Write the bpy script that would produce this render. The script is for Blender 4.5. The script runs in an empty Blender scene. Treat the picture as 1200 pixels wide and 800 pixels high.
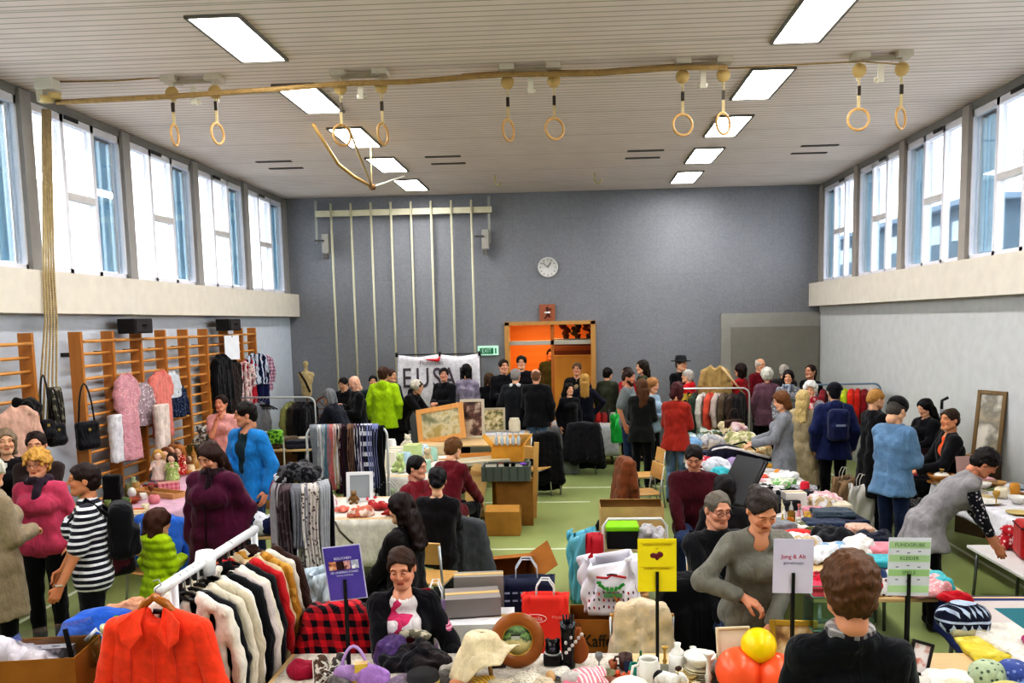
import bpy, bmesh, math, random
import numpy as np
from mathutils import Vector, Matrix, Euler

random.seed(7)
SC = bpy.context.scene
COL = SC.collection
PI = math.pi
def rad(d): return d * PI / 180.0

# ------------------------------------------------------------------ camera model (pixels of the 1200x800 frame -> points in the hall)
EYE = Vector((0.0, 0.0, 2.8)); FPX = 1000.0; CX, CY = 623.08, 482.52
YAW, PITCH, ROLL = -0.048, -0.106, -0.020
def _axes():
 f = Vector((math.sin(YAW) * math.cos(PITCH), math.cos(YAW) * math.cos(PITCH), math.sin(PITCH)))
 r = Vector((math.cos(YAW), -math.sin(YAW), 0)); u = r.cross(f)
 return r * math.cos(ROLL) + u * math.sin(ROLL), -r * math.sin(ROLL) + u * math.cos(ROLL), f
AR, AU, AF = _axes()
def ray(px, py): return AR * ((px - CX) / FPX) - AU * ((py - CY) / FPX) + AF
def at_y(px, py, y):
 d = ray(px, py); return EYE + d * (y / d.y)
def at_z(px, py, z):
 d = ray(px, py); return EYE + d * ((z - EYE.z) / d.z)
def at_x(px, py, x):
 d = ray(px, py); return EYE + d * (x / d.x)
HALL_L, HALL_R, HALL_D, HALL_H = -6.27, 5.38, 18.9, 5.58

def make_camera():
 cd = bpy.data.cameras.new('camera'); cam = bpy.data.objects.new('camera', cd); COL.objects.link(cam)
 M = Matrix((AR, AU, -AF)).transposed().to_4x4(); M.translation = EYE
 cam.matrix_world = M
 cd.sensor_fit = 'HORIZONTAL'; cd.sensor_width = 36.0; cd.lens = 36.0 * FPX / 1200.0
 cd.shift_x = -(CX - 600.0) / 1200.0; cd.shift_y = (CY - 400.0) / 1200.0
 cd.clip_start = 0.05; cd.clip_end = 300
 SC.camera = cam

# ------------------------------------------------------------------ materials
_mats = {}
def srgb(h):
 if isinstance(h, str):
  h = h.lstrip('#'); c = [int(h[i:i + 2], 16) / 255 for i in (0, 2, 4)]
 else: c = h
 return tuple(x / 12.92 if x <= 0.04045 else ((x + 0.055) / 1.055) ** 2.4 for x in c) + (1.0,)
def _new(name):
 m = bpy.data.materials.new(name); m.use_nodes = True
 nt = m.node_tree; return m, nt, nt.nodes['Principled BSDF']
def _n(nt, t, **kw):
 n = nt.nodes.new(t)
 for k, v in kw.items():
  if k in n.inputs: n.inputs[k].default_value = v
  else: setattr(n, k, v)
 return n
def plain(col, rough=0.5, metal=0.0, spec=0.5, emit=0.0):
 key = ('p', col, rough, metal, spec, emit)
 if key in _mats: return _mats[key]
 m, nt, b = _new('plain'); c = srgb(col)
 nz = _n(nt, 'ShaderNodeTexNoise', Scale=6.0, Detail=3.0); tc = _n(nt, 'ShaderNodeTexCoord'); nt.links.new(tc.outputs['Object'], nz.inputs['Vector'])
 mx = _n(nt, 'ShaderNodeMix', data_type='RGBA'); mx.inputs[6].default_value = tuple(x * .88 for x in c[:3]) + (1,); mx.inputs[7].default_value = tuple(min(1, x * 1.08) for x in c[:3]) + (1,)
 nt.links.new(nz.outputs['Fac'], mx.inputs[0]); nt.links.new(mx.outputs[2], b.inputs['Base Color'])
 b.inputs['Roughness'].default_value = rough; b.inputs['Metallic'].default_value = metal; b.inputs['Specular IOR Level'].default_value = spec
 if emit: b.inputs['Emission Color'].default_value = c; b.inputs['Emission Strength'].default_value = emit
 _mats[key] = m; return m
def _mathn(nt, op, a, b=None):
 n = nt.nodes.new('ShaderNodeMath'); n.operation = op
 for i, v in enumerate((a, b)):
  if v is None: continue
  if isinstance(v, (int, float)): n.inputs[i].default_value = v
  else: nt.links.new(v, n.inputs[i])
 return n.outputs[0]
def cloth(col, pat=None, col2='#ffffff', sc=1.0, rough=0.9, bump=0.25):
 """fabric: a fine weave and soft blotches over a colour, with a printed or knitted pattern if asked for"""
 key = ('c', col, pat, col2, sc, rough, bump)
 if key in _mats: return _mats[key]
 m, nt, b = _new('fabric'); L = nt.links.new
 tc = _n(nt, 'ShaderNodeTexCoord'); P = tc.outputs['Object']
 sep = _n(nt, 'ShaderNodeSeparateXYZ'); L(P, sep.inputs[0]); X, Y, Z = sep.outputs
 A, B = srgb(col), srgb(col2)
 fac = None
 if pat == 'stripe':
  fac = _mathn(nt, 'LESS_THAN', _mathn(nt, 'FRACT', _mathn(nt, 'MULTIPLY', Z, 22.0 * sc)), 0.42)
 elif pat == 'vstripe':
  fac = _mathn(nt, 'LESS_THAN', _mathn(nt, 'FRACT', _mathn(nt, 'MULTIPLY', _mathn(nt, 'ADD', X, Y), 22.0 * sc)), 0.42)
 elif pat == 'plaid':
  w1 = _mathn(nt, 'LESS_THAN', _mathn(nt, 'FRACT', _mathn(nt, 'MULTIPLY', Z, 10.0 * sc)), 0.5)
  w2 = _mathn(nt, 'LESS_THAN', _mathn(nt, 'FRACT', _mathn(nt, 'MULTIPLY', _mathn(nt, 'ADD', X, Y), 10.0 * sc)), 0.5)
  fac = _mathn(nt, 'MULTIPLY', _mathn(nt, 'ADD', w1, w2), 0.5)
 elif pat == 'floral':
  v = _n(nt, 'ShaderNodeTexVoronoi', Scale=24.0 * sc); L(P, v.inputs['Vector']); fac = _mathn(nt, 'LESS_THAN', v.outputs['Distance'], 0.33)
 elif pat == 'dots':
  v = _n(nt, 'ShaderNodeTexVoronoi', Scale=18.0 * sc, Randomness=0.35); L(P, v.inputs['Vector']); fac = _mathn(nt, 'LESS_THAN', v.outputs['Distance'], 0.26)
 elif pat == 'nordic':
  z1 = _mathn(nt, 'FRACT', _mathn(nt, 'MULTIPLY', Z, 9.0 * sc)); x1 = _mathn(nt, 'PINGPONG', _mathn(nt, 'MULTIPLY', _mathn(nt, 'ADD', X, Y), 18.0 * sc), 0.5)
  dia = _mathn(nt, 'LESS_THAN', _mathn(nt, 'ADD', x1, _mathn(nt, 'ABSOLUTE', _mathn(nt, 'SUBTRACT', z1, 0.5))), 0.33)
  fac = _mathn(nt, 'MAXIMUM', dia, _mathn(nt, 'GREATER_THAN', z1, 0.86))
 elif pat == 'blotch':
  v = _n(nt, 'ShaderNodeTexNoise', Scale=9.0 * sc, Detail=2.0); L(P, v.inputs['Vector']); fac = _mathn(nt, 'GREATER_THAN', v.outputs['Fac'], 0.52)
 elif pat == 'fade':
  v = _n(nt, 'ShaderNodeTexNoise', Scale=5.0 * sc, Detail=4.0); L(P, v.inputs['Vector']); fac = v.outputs['Fac']
 nz = _n(nt, 'ShaderNodeTexNoise', Scale=14.0, Detail=5.0, Roughness=0.6); L(P, nz.inputs['Vector'])
 base = None
 if fac is not None:
  mx = _n(nt, 'ShaderNodeMix', data_type='RGBA'); mx.inputs[6].default_value = A; mx.inputs[7].default_value = B
  L(fac, mx.inputs[0]); base = mx.outputs[2]
 sh = _n(nt, 'ShaderNodeMix', data_type='RGBA', blend_type='MULTIPLY'); sh.inputs[0].default_value = 1.0
 rmp = _n(nt, 'ShaderNodeMapRange'); rmp.inputs[1].default_value = .25; rmp.inputs[2].default_value = .75; rmp.inputs[3].default_value = .74; rmp.inputs[4].default_value = 1.12
 L(nz.outputs['Fac'], rmp.inputs[0]); L(rmp.outputs[0], sh.inputs[7])
 if base is None: sh.inputs[6].default_value = A
 else: L(base, sh.inputs[6])
 L(sh.outputs[2], b.inputs['Base Color'])
 b.inputs['Roughness'].default_value = rough; b.inputs['Specular IOR Level'].default_value = 0.25
 b.inputs['Sheen Weight'].default_value = 0.15
 hz = _n(nt, 'ShaderNodeTexNoise', Scale=38.0 if pat != 'knit' else 75.0, Detail=3.0); L(P, hz.inputs['Vector'])
 bp = _n(nt, 'ShaderNodeBump', Strength=bump, Distance=0.007 if pat != 'knit' else .03); L(hz.outputs['Fac'], bp.inputs['Height'])
 mp = _n(nt, 'ShaderNodeMapping'); mp.inputs['Scale'].default_value = (7, 7, 2.4); mp.inputs['Rotation'].default_value = (.25, .35, 0); L(P, mp.inputs[0])
 fz = _n(nt, 'ShaderNodeTexNoise', Scale=1.0, Detail=2.5, Distortion=1.1); L(mp.outputs[0], fz.inputs['Vector']); rg = _mathn(nt, 'POWER', _mathn(nt, 'ABSOLUTE', _mathn(nt, 'SUBTRACT', fz.outputs['Fac'], .5)), .7)
 b2 = _n(nt, 'ShaderNodeBump', Strength=min(1.0, bump * 2.2), Distance=.04); L(rg, b2.inputs['Height']); L(bp.outputs[0], b2.inputs['Normal']); L(b2.outputs[0], b.inputs['Normal'])
 _mats[key] = m; return m
def hairmat(col):
 key = ('h', col)
 if key in _mats: return _mats[key]
 m, nt, b = _new('hair'); L = nt.links.new; A = srgb(col)
 tc = _n(nt, 'ShaderNodeTexCoord'); mp = _n(nt, 'ShaderNodeMapping'); mp.inputs['Scale'].default_value = (90, 90, 14); L(tc.outputs['Object'], mp.inputs[0])
 nz = _n(nt, 'ShaderNodeTexNoise', Scale=1.0, Detail=3.0); L(mp.outputs[0], nz.inputs['Vector'])
 mx = _n(nt, 'ShaderNodeMix', data_type='RGBA'); mx.inputs[6].default_value = tuple(x * .45 for x in A[:3]) + (1,); mx.inputs[7].default_value = tuple(min(1, x * 1.5) for x in A[:3]) + (1,)
 L(nz.outputs['Fac'], mx.inputs[0]); L(mx.outputs[2], b.inputs['Base Color'])
 bp = _n(nt, 'ShaderNodeBump', Strength=0.6, Distance=0.01); L(nz.outputs['Fac'], bp.inputs['Height']); L(bp.outputs[0], b.inputs['Normal'])
 b.inputs['Roughness'].default_value = 0.5; b.inputs['Specular IOR Level'].default_value = .3
 _mats[key] = m; return m
def skinmat(col):
 key = ('s', col)
 if key in _mats: return _mats[key]
 m, nt, b = _new('skin'); L = nt.links.new
 at = _n(nt, 'ShaderNodeAttribute', attribute_name='Col')
 mx = _n(nt, 'ShaderNodeMix', data_type='RGBA', blend_type='MULTIPLY'); mx.inputs[0].default_value = 1; mx.inputs[6].default_value = srgb(col); L(at.outputs['Color'], mx.inputs[7])
 L(mx.outputs[2], b.inputs['Base Color']); b.inputs['Roughness'].default_value = 0.5; b.inputs['Specular IOR Level'].default_value = .35
 b.inputs['Subsurface Weight'].default_value = 0.0
 _mats[key] = m; return m
def wood(col, col2, sc=1.0, rough=0.45, axis='Z'):
 key = ('w', col, col2, sc, rough, axis)
 if key in _mats: return _mats[key]
 m, nt, b = _new('wood'); L = nt.links.new
 tc = _n(nt, 'ShaderNodeTexCoord'); mp = _n(nt, 'ShaderNodeMapping'); s = [26 * sc] * 3; s['XYZ'.index(axis)] = 1.6 * sc; mp.inputs['Scale'].default_value = s; L(tc.outputs['Object'], mp.inputs[0])
 nz = _n(nt, 'ShaderNodeTexNoise', Scale=1.0, Detail=5.0, Distortion=0.6); L(mp.outputs[0], nz.inputs['Vector'])
 mx = _n(nt, 'ShaderNodeMix', data_type='RGBA'); mx.inputs[6].default_value = srgb(col); mx.inputs[7].default_value = srgb(col2); L(nz.outputs['Fac'], mx.inputs[0]); L(mx.outputs[2], b.inputs['Base Color'])
 b.inputs['Roughness'].default_value = rough; _mats[key] = m; return m
def card(col='#b98a52'):
 """corrugated board: fine vertical flutes and scuffs"""
 key = ('card', col)
 if key in _mats: return _mats[key]
 m, nt, b = _new('cardboard'); L = nt.links.new
 tc = _n(nt, 'ShaderNodeTexCoord'); nz = _n(nt, 'ShaderNodeTexNoise', Scale=7.0, Detail=6.0); L(tc.outputs['Object'], nz.inputs['Vector'])
 A = srgb(col); mx = _n(nt, 'ShaderNodeMix', data_type='RGBA'); mx.inputs[6].default_value = tuple(x * .72 for x in A[:3]) + (1,); mx.inputs[7].default_value = tuple(min(1, x * 1.18) for x in A[:3]) + (1,)
 L(nz.outputs['Fac'], mx.inputs[0]); L(mx.outputs[2], b.inputs['Base Color']); b.inputs['Roughness'].default_value = .85; b.inputs['Specular IOR Level'].default_value = .2
 _mats[key] = m; return m
def thin_glass(tint=(1, 1, 1), refl=0.08, name='glass'):
 key = ('g', tint, refl)
 if key in _mats: return _mats[key]
 m = bpy.data.materials.new(name); m.use_nodes = True; nt = m.node_tree; nt.nodes.clear(); L = nt.links.new
 o = nt.nodes.new('ShaderNodeOutputMaterial'); t = nt.nodes.new('ShaderNodeBsdfTransparent'); g = nt.nodes.new('ShaderNodeBsdfGlossy'); mx = nt.nodes.new('ShaderNodeMixShader')
 t.inputs[0].default_value = tint + (1,); g.inputs['Roughness'].default_value = .03
 fr = _n(nt, 'ShaderNodeFresnel', IOR=1.4); mu = _mathn(nt, 'ADD', _mathn(nt, 'MULTIPLY', fr.outputs[0], .7), refl * .4)
 L(mu, mx.inputs[0]); L(t.outputs[0], mx.inputs[1]); L(g.outputs[0], mx.inputs[2]); L(mx.outputs[0], o.inputs[0])
 _mats[key] = m; return m
def emission(col, strength):
 key = ('em', col, strength)
 if key in _mats: return _mats[key]
 m, nt, b = _new('lamp_diffuser'); b.inputs['Base Color'].default_value = (.9, .9, .9, 1); b.inputs['Emission Color'].default_value = srgb(col); b.inputs['Emission Strength'].default_value = strength
 _mats[key] = m; return m
METAL = lambda c='#c8c8c8': plain(c, .3, .85)
WHITE_METAL = lambda: plain('#e4e4e2', .35)

# ------------------------------------------------------------------ object helpers
def mesh_np(name, V, Q, mat=None, parent=None, smooth=True, col=None, T=None):
 """mesh from numpy arrays: V (n,3), Q (m,4) quads; T extra triangles"""
 me = bpy.data.meshes.new(name); V = np.asarray(V, np.float32); Q = np.asarray(Q, np.int32).reshape(-1, 4)
 nT = 0 if T is None else len(T); nl = Q.size + nT * 3
 me.vertices.add(len(V)); me.vertices.foreach_set('co', V.ravel())
 me.loops.add(nl); li = Q.ravel() if nT == 0 else np.concatenate([Q.ravel(), np.asarray(T, np.int32).ravel()])
 me.loops.foreach_set('vertex_index', li.astype(np.int32))
 me.polygons.add(len(Q) + nT)
 st = np.arange(len(Q)) * 4
 if nT: st = np.concatenate([st, Q.size + np.arange(nT) * 3])
 me.polygons.foreach_set('loop_start', st.astype(np.int32))
 me.polygons.foreach_set('use_smooth', np.full(len(Q) + nT, smooth))
 me.update(calc_edges=True)
 if col is not None:
  a = me.color_attributes.new('Col', 'FLOAT_COLOR', 'POINT'); a.data.foreach_set('color', np.c_[col, np.ones(len(col))].astype(np.float32).ravel())
 if mat: me.materials.append(mat)
 return link(name, me, parent)
def link(name, data, parent=None):
 o = bpy.data.objects.new(name, data); COL.objects.link(o)
 if parent is not None: o.parent = parent
 return o
def bm_obj(name, bm, mat, parent=None, smooth=False, loc=None):
 me = bpy.data.meshes.new(name); bm.normal_update(); bm.to_mesh(me); bm.free()
 if smooth: me.polygons.foreach_set('use_smooth', [True] * len(me.polygons))
 for m in (mat if isinstance(mat, (list, tuple)) else [mat]): me.materials.append(m)
 o = link(name, me, parent)
 if loc is not None: o.location = loc
 return o
def tag(o, label, cat, group=None, kind=None):
 if label: o['label'] = label
 if cat: o['category'] = cat
 if group: o['group'] = group
 if kind: o['kind'] = kind
 return o
def thing(name, label, cat, loc=(0, 0, 0), rz=0.0, group=None, rot=None):
 o = bpy.data.objects.new(name, None); COL.objects.link(o); o.empty_display_size = .1
 o.location = loc; o.rotation_euler = rot if rot else (0, 0, rz); return tag(o, label, cat, group)
def struct(o): o['kind'] = 'structure'; return o
_kids = None
def copy_tree(o, label=None, loc=None, rz=None, group=None):
 c = o.copy(); COL.objects.link(c)
 if loc is not None: c.location = loc
 if rz is not None: c.rotation_euler = (0, 0, rz)
 if label: c['label'] = label
 if group: c['group'] = group
 for ch in o.children:
  d = ch.copy(); COL.objects.link(d); d.parent = c
  for g in ch.children:
   e = g.copy(); COL.objects.link(e); e.parent = d
 return c
# --- bmesh pieces
def b_box(bm, c, s, rot=None, bev=0.0):
 r = bmesh.ops.create_cube(bm, size=1.0); vs = r['verts']
 M = Matrix.Translation(c) @ (rot.to_4x4() if rot is not None else Matrix.Identity(4)) @ Matrix.Diagonal((s[0], s[1], s[2], 1))
 bmesh.ops.transform(bm, matrix=M, verts=vs)
 if bev > 0:
  es = list({e for v in vs for e in v.link_edges}); bmesh.ops.bevel(bm, geom=es, offset=bev, segments=2, affect='EDGES', profile=.5)
def box(name, c, s, mat, parent=None, rot=None, bev=0.0, smooth=False):
 bm = bmesh.new(); b_box(bm, (0, 0, 0), s, None, bev); o = bm_obj(name, bm, mat, parent, smooth)
 o.location = c
 if rot is not None: o.rotation_euler = rot
 return o
def b_tube(bm, pts, r, seg=8, closed=False, caps=True):
 pts = [Vector(p) for p in pts]; n = len(pts); rs = r if isinstance(r, (list, tuple)) else [r] * n
 rings = []; up = None
 for i, p in enumerate(pts):
  if closed: t = pts[(i + 1) % n] - pts[i - 1]
  else: t = pts[min(i + 1, n - 1)] - pts[max(i - 1, 0)]
  t.normalize()
  if up is None: up = Vector((0, 0, 1)) if abs(t.z) < .9 else Vector((1, 0, 0))
  a = t.cross(up)
  if a.length < 1e-6: a = t.cross(Vector((0, 1, 0)))
  a.normalize(); b = a.cross(t); up = b
  rings.append([bm.verts.new(p + (a * math.cos(2 * PI * k / seg) + b * math.sin(2 * PI * k / seg)) * rs[i]) for k in range(seg)])
 for i in range(n if closed else n - 1):
  A, B = rings[i], rings[(i + 1) % n]
  for k in range(seg): bm.faces.new((A[k], A[(k + 1) % seg], B[(k + 1) % seg], B[k]))
 if not closed and caps:
  bm.faces.new(rings[0][::-1]); bm.faces.new(rings[-1])
def tube(name, pts, r, mat, parent=None, seg=8, closed=False, smooth=True):
 bm = bmesh.new(); b_tube(bm, pts, r, seg, closed); bmesh.ops.recalc_face_normals(bm, faces=bm.faces); return bm_obj(name, bm, mat, parent, smooth)
def b_lathe(bm, prof, seg=20, c=(0, 0, 0), sx=1.0, sy=1.0):
 """prof: list of (radius, z)"""
 rings = []
 for r, z in prof:
  if r <= 1e-5: rings.append([bm.verts.new((c[0], c[1], c[2] + z))])
  else: rings.append([bm.verts.new((c[0] + sx * r * math.cos(2 * PI * k / seg), c[1] + sy * r * math.sin(2 * PI * k / seg), c[2] + z)) for k in range(seg)])
 for A, B in zip(rings, rings[1:]):
  if len(A) == 1 and len(B) == 1: continue
  for k in range(seg):
   k2 = (k + 1) % seg
   if len(A) == 1: bm.faces.new((A[0], B[k], B[k2])) if False else bm.faces.new((A[0], B[k2], B[k]))
   elif len(B) == 1: bm.faces.new((A[k], A[k2], B[0]))
   else: bm.faces.new((A[k], A[k2], B[k2], B[k]))
def lathe(name, prof, mat, parent=None, seg=20, loc=None, sx=1, sy=1):
 bm = bmesh.new(); b_lathe(bm, prof, seg, sx=sx, sy=sy); bmesh.ops.recalc_face_normals(bm, faces=bm.faces); return bm_obj(name, bm, mat, parent, True, loc)
def grid_obj(name, nu, nv, f, mat, parent=None, thick=0.0, closed_u=False):
 """surface f(u,v)->(x,y,z) with u,v in 0..1; thick adds a Solidify"""
 U = np.linspace(0, 1, nu, endpoint=not closed_u); Vv = np.linspace(0, 1, nv)
 P = np.array([[f(u, v) for v in Vv] for u in U], float).reshape(-1, 3)
 i = np.arange(nu if closed_u else nu - 1)[:, None]; j = np.arange(nv - 1)[None, :]
 i2 = (i + 1) % nu
 Q = np.stack([i * nv + j, i2 * nv + j, i2 * nv + j + 1, i * nv + j + 1], -1).reshape(-1, 4)
 o = mesh_np(name, P, Q, mat, parent)
 if thick:
  s = o.modifiers.new('solidify', 'SOLIDIFY'); s.thickness = thick; s.offset = 0
 return o
def text(name, body, size, mat, parent, loc, rot=(PI / 2, 0, 0), align='CENTER', ext=0.001, sx=1.0, bold=0.0):
 cu = bpy.data.curves.new(name, 'FONT'); cu.body = body; cu.size = size; cu.align_x = align; cu.align_y = 'CENTER'; cu.extrude = ext; cu.offset = bold; cu.resolution_u = 3
 tmp = bpy.data.objects.new('tmp', cu); COL.objects.link(tmp); dg = bpy.context.evaluated_depsgraph_get(); dg.update()
 me = bpy.data.meshes.new_from_object(tmp.evaluated_get(dg)); bpy.data.objects.remove(tmp); bpy.data.curves.remove(cu); me.name = name; me.materials.clear(); me.materials.append(mat)
 o = link(name, me, parent); o.location = loc; o.rotation_euler = rot; o.scale = (sx, 1, 1); return o

# ------------------------------------------------------------------ implicit surfaces: smooth unions of capsules and ellipsoids meshed with surface nets
def V3(*a): return np.array(a, float)
def wrinkle(P, amp, fr, seed):
 r = np.random.RandomState(seed); d = 0
 for i in range(4):
  w = r.normal(size=3); w *= fr * (1 + .5 * i) / np.linalg.norm(w)
  d = d + np.sin(P @ w + r.uniform(0, 6.28) + 1.3 * np.sin(P @ (w[[1, 2, 0]] * .55))) / (1 + .4 * i)
 return amp * d * .45
def sdf_mesh(prims, res, k=0.03, wr=None, band=None):
 los, his = [], []
 for p in prims:
  if p[0] == 'c': r = max(p[3], p[4]); los.append(np.minimum(p[1], p[2]) - r); his.append(np.maximum(p[1], p[2]) + r)
  elif p[0] == 'b': r = p[2] + p[3]; los.append(p[1] - r); his.append(p[1] + r)
  elif p[0] == 'e': r = np.max(p[2]); los.append(p[1] - r); his.append(p[1] + r)
 lo = np.min(los, 0) - 2.5 * res - k * .3; hi = np.max(his, 0) + 2.5 * res + k * .3
 n = np.ceil((hi - lo) / res).astype(int) + 1
 F = np.full(n, 1.0, np.float32)
 ax = [lo[i] + res * np.arange(n[i]) for i in range(3)]
 mg = k + 2.5 * res
 def sub(l, h):
  a = np.clip(np.floor((l - mg - lo) / res).astype(int), 0, n); b = np.clip(np.ceil((h + mg - lo) / res).astype(int) + 1, 0, n)
  sl = tuple(slice(a[i], b[i]) for i in range(3))
  P = np.stack(np.meshgrid(ax[0][sl[0]], ax[1][sl[1]], ax[2][sl[2]], indexing='ij'), -1)
  return sl, P
 for p in prims:
  t = p[0].lstrip('-'); neg = p[0][0] == '-'; kk = k
  if t == 'c':
   a, b, ra, rb = p[1:5]; r = max(ra, rb); sl, P = sub(np.minimum(a, b) - r, np.maximum(a, b) + r)
   if P.size == 0: continue
   ab = b - a; h = np.clip(((P - a) @ ab) / max(ab @ ab, 1e-9), 0, 1); d = np.linalg.norm(P - a - h[..., None] * ab, axis=-1) - (ra + (rb - ra) * h)
   if len(p) > 5: kk = p[5]
  elif t == 'e':
   c, rd = p[1], np.asarray(p[2], float); r = rd.max(); sl, P = sub(c - r, c + r)
   if P.size == 0: continue
   Q = P - c
   if len(p) > 3 and p[3] is not None: Q = Q @ p[3]
   k0 = np.linalg.norm(Q / rd, axis=-1); k1 = np.linalg.norm(Q / (rd * rd), axis=-1); d = k0 * (k0 - 1) / np.maximum(k1, 1e-6)
   if len(p) > 4: kk = p[4]
  elif t == 'p':
   P = np.stack(np.meshgrid(*ax, indexing='ij'), -1); F = np.maximum(F, ((P - p[1]) @ p[2]).astype(np.float32)); continue
  elif t == 'b':
   c, hs = p[1], np.asarray(p[2], float); rr = p[3] if len(p) > 3 else 0; sl, P = sub(c - hs - rr, c + hs + rr)
   if P.size == 0: continue
   q = np.abs(P - c) - hs; d = np.linalg.norm(np.maximum(q, 0), axis=-1) + np.minimum(q.max(-1), 0) - rr
  f = F[sl]
  if neg: d = -d; h = np.clip(.5 - .5 * (f - d) / kk, 0, 1); F[sl] = f + (d - f) * h + kk * h * (1 - h)
  else: h = np.clip(.5 + .5 * (f - d) / kk, 0, 1); F[sl] = f + (d - f) * h - kk * h * (1 - h)
 if wr:
  P = np.stack(np.meshgrid(*ax, indexing='ij'), -1); F = F + wrinkle(P.reshape(-1, 3), *wr).reshape(F.shape)
 if band:
  F = F + (band[0] * np.abs(np.sin((ax[2] - band[2]) * PI / band[1])) * -1)[None, None, :]
 for i in range(3):
  s = [slice(None)] * 3
  s[i] = 0; F[tuple(s)] = np.maximum(F[tuple(s)], 1e-3); s[i] = -1; F[tuple(s)] = np.maximum(F[tuple(s)], 1e-3)
 return nets(F, lo, res)
def nets(F, lo, res):
 S = F < 0; n = np.array(F.shape); cn = n - 1
 acc = np.zeros(tuple(cn) + (3,)); cnt = np.zeros(tuple(cn))
 edges = []
 for a in range(3):
  s0 = [slice(None)] * 3; s1 = [slice(None)] * 3; s0[a] = slice(0, -1); s1[a] = slice(1, None)
  A, B = F[tuple(s0)], F[tuple(s1)]; X = S[tuple(s0)] != S[tuple(s1)]
  I = np.argwhere(X)
  if len(I) == 0: edges.append((a, I, None)); continue
  fa, fb = A[X], B[X]; t = fa / (fa - fb); P = I.astype(float); P[:, a] += t
  edges.append((a, I, S[tuple(s0)][X]))
  o = [i for i in range(3) if i != a]
  for du in (-1, 0):
   for dv in (-1, 0):
    C = I.copy(); C[:, o[0]] += du; C[:, o[1]] += dv
    ok = np.all((C >= 0) & (C < cn), 1); C = C[ok]; ix = (C[:, 0], C[:, 1], C[:, 2])
    np.add.at(acc, ix, P[ok]); np.add.at(cnt, ix, 1)
 m = cnt > 0; idx = np.full(tuple(cn), -1); idx[m] = np.arange(m.sum())
 V = acc[m] / cnt[m][:, None] * res + lo
 Q = []
 for a, I, sg in edges:
  if len(I) == 0: continue
  u, v = (a + 1) % 3, (a + 2) % 3
  def cell(du, dv):
   C = I.copy(); C[:, u] += du; C[:, v] += dv; return C
  Cs = [cell(-1, -1), cell(0, -1), cell(0, 0), cell(-1, 0)]
  ok = np.all([np.all((C >= 0) & (C < cn), 1) for C in Cs], 0)
  q = np.stack([idx[C[ok][:, 0], C[ok][:, 1], C[ok][:, 2]] for C in Cs], 1)
  s = sg[ok]; q[~s] = q[~s][:, ::-1]; Q.append(q)
 return V, (np.concatenate(Q) if Q else np.zeros((0, 4), int))
def sdf_obj(name, prims, res, mat, parent=None, k=.03, wr=None, band=None):
 V, Q = sdf_mesh(prims, res, k, wr, band); return mesh_np(name, V, Q, mat, parent)
def cap(a, b, ra, rb=None, *k): return ('c', np.asarray(a, float), np.asarray(b, float), ra, ra if rb is None else rb) + tuple(k)
def ell(c, r, R=None, *k): return ('e', np.asarray(c, float), np.asarray(r, float), R) + tuple(k)
def cut(p, n): n = np.asarray(n, float); return ('p', np.asarray(p, float), n / np.linalg.norm(n))
def rbox(c, h, r): return ('b', np.asarray(c, float), np.asarray(h, float) - r, r)
def neg(p): return ('-' + p[0],) + tuple(p[1:])
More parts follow.
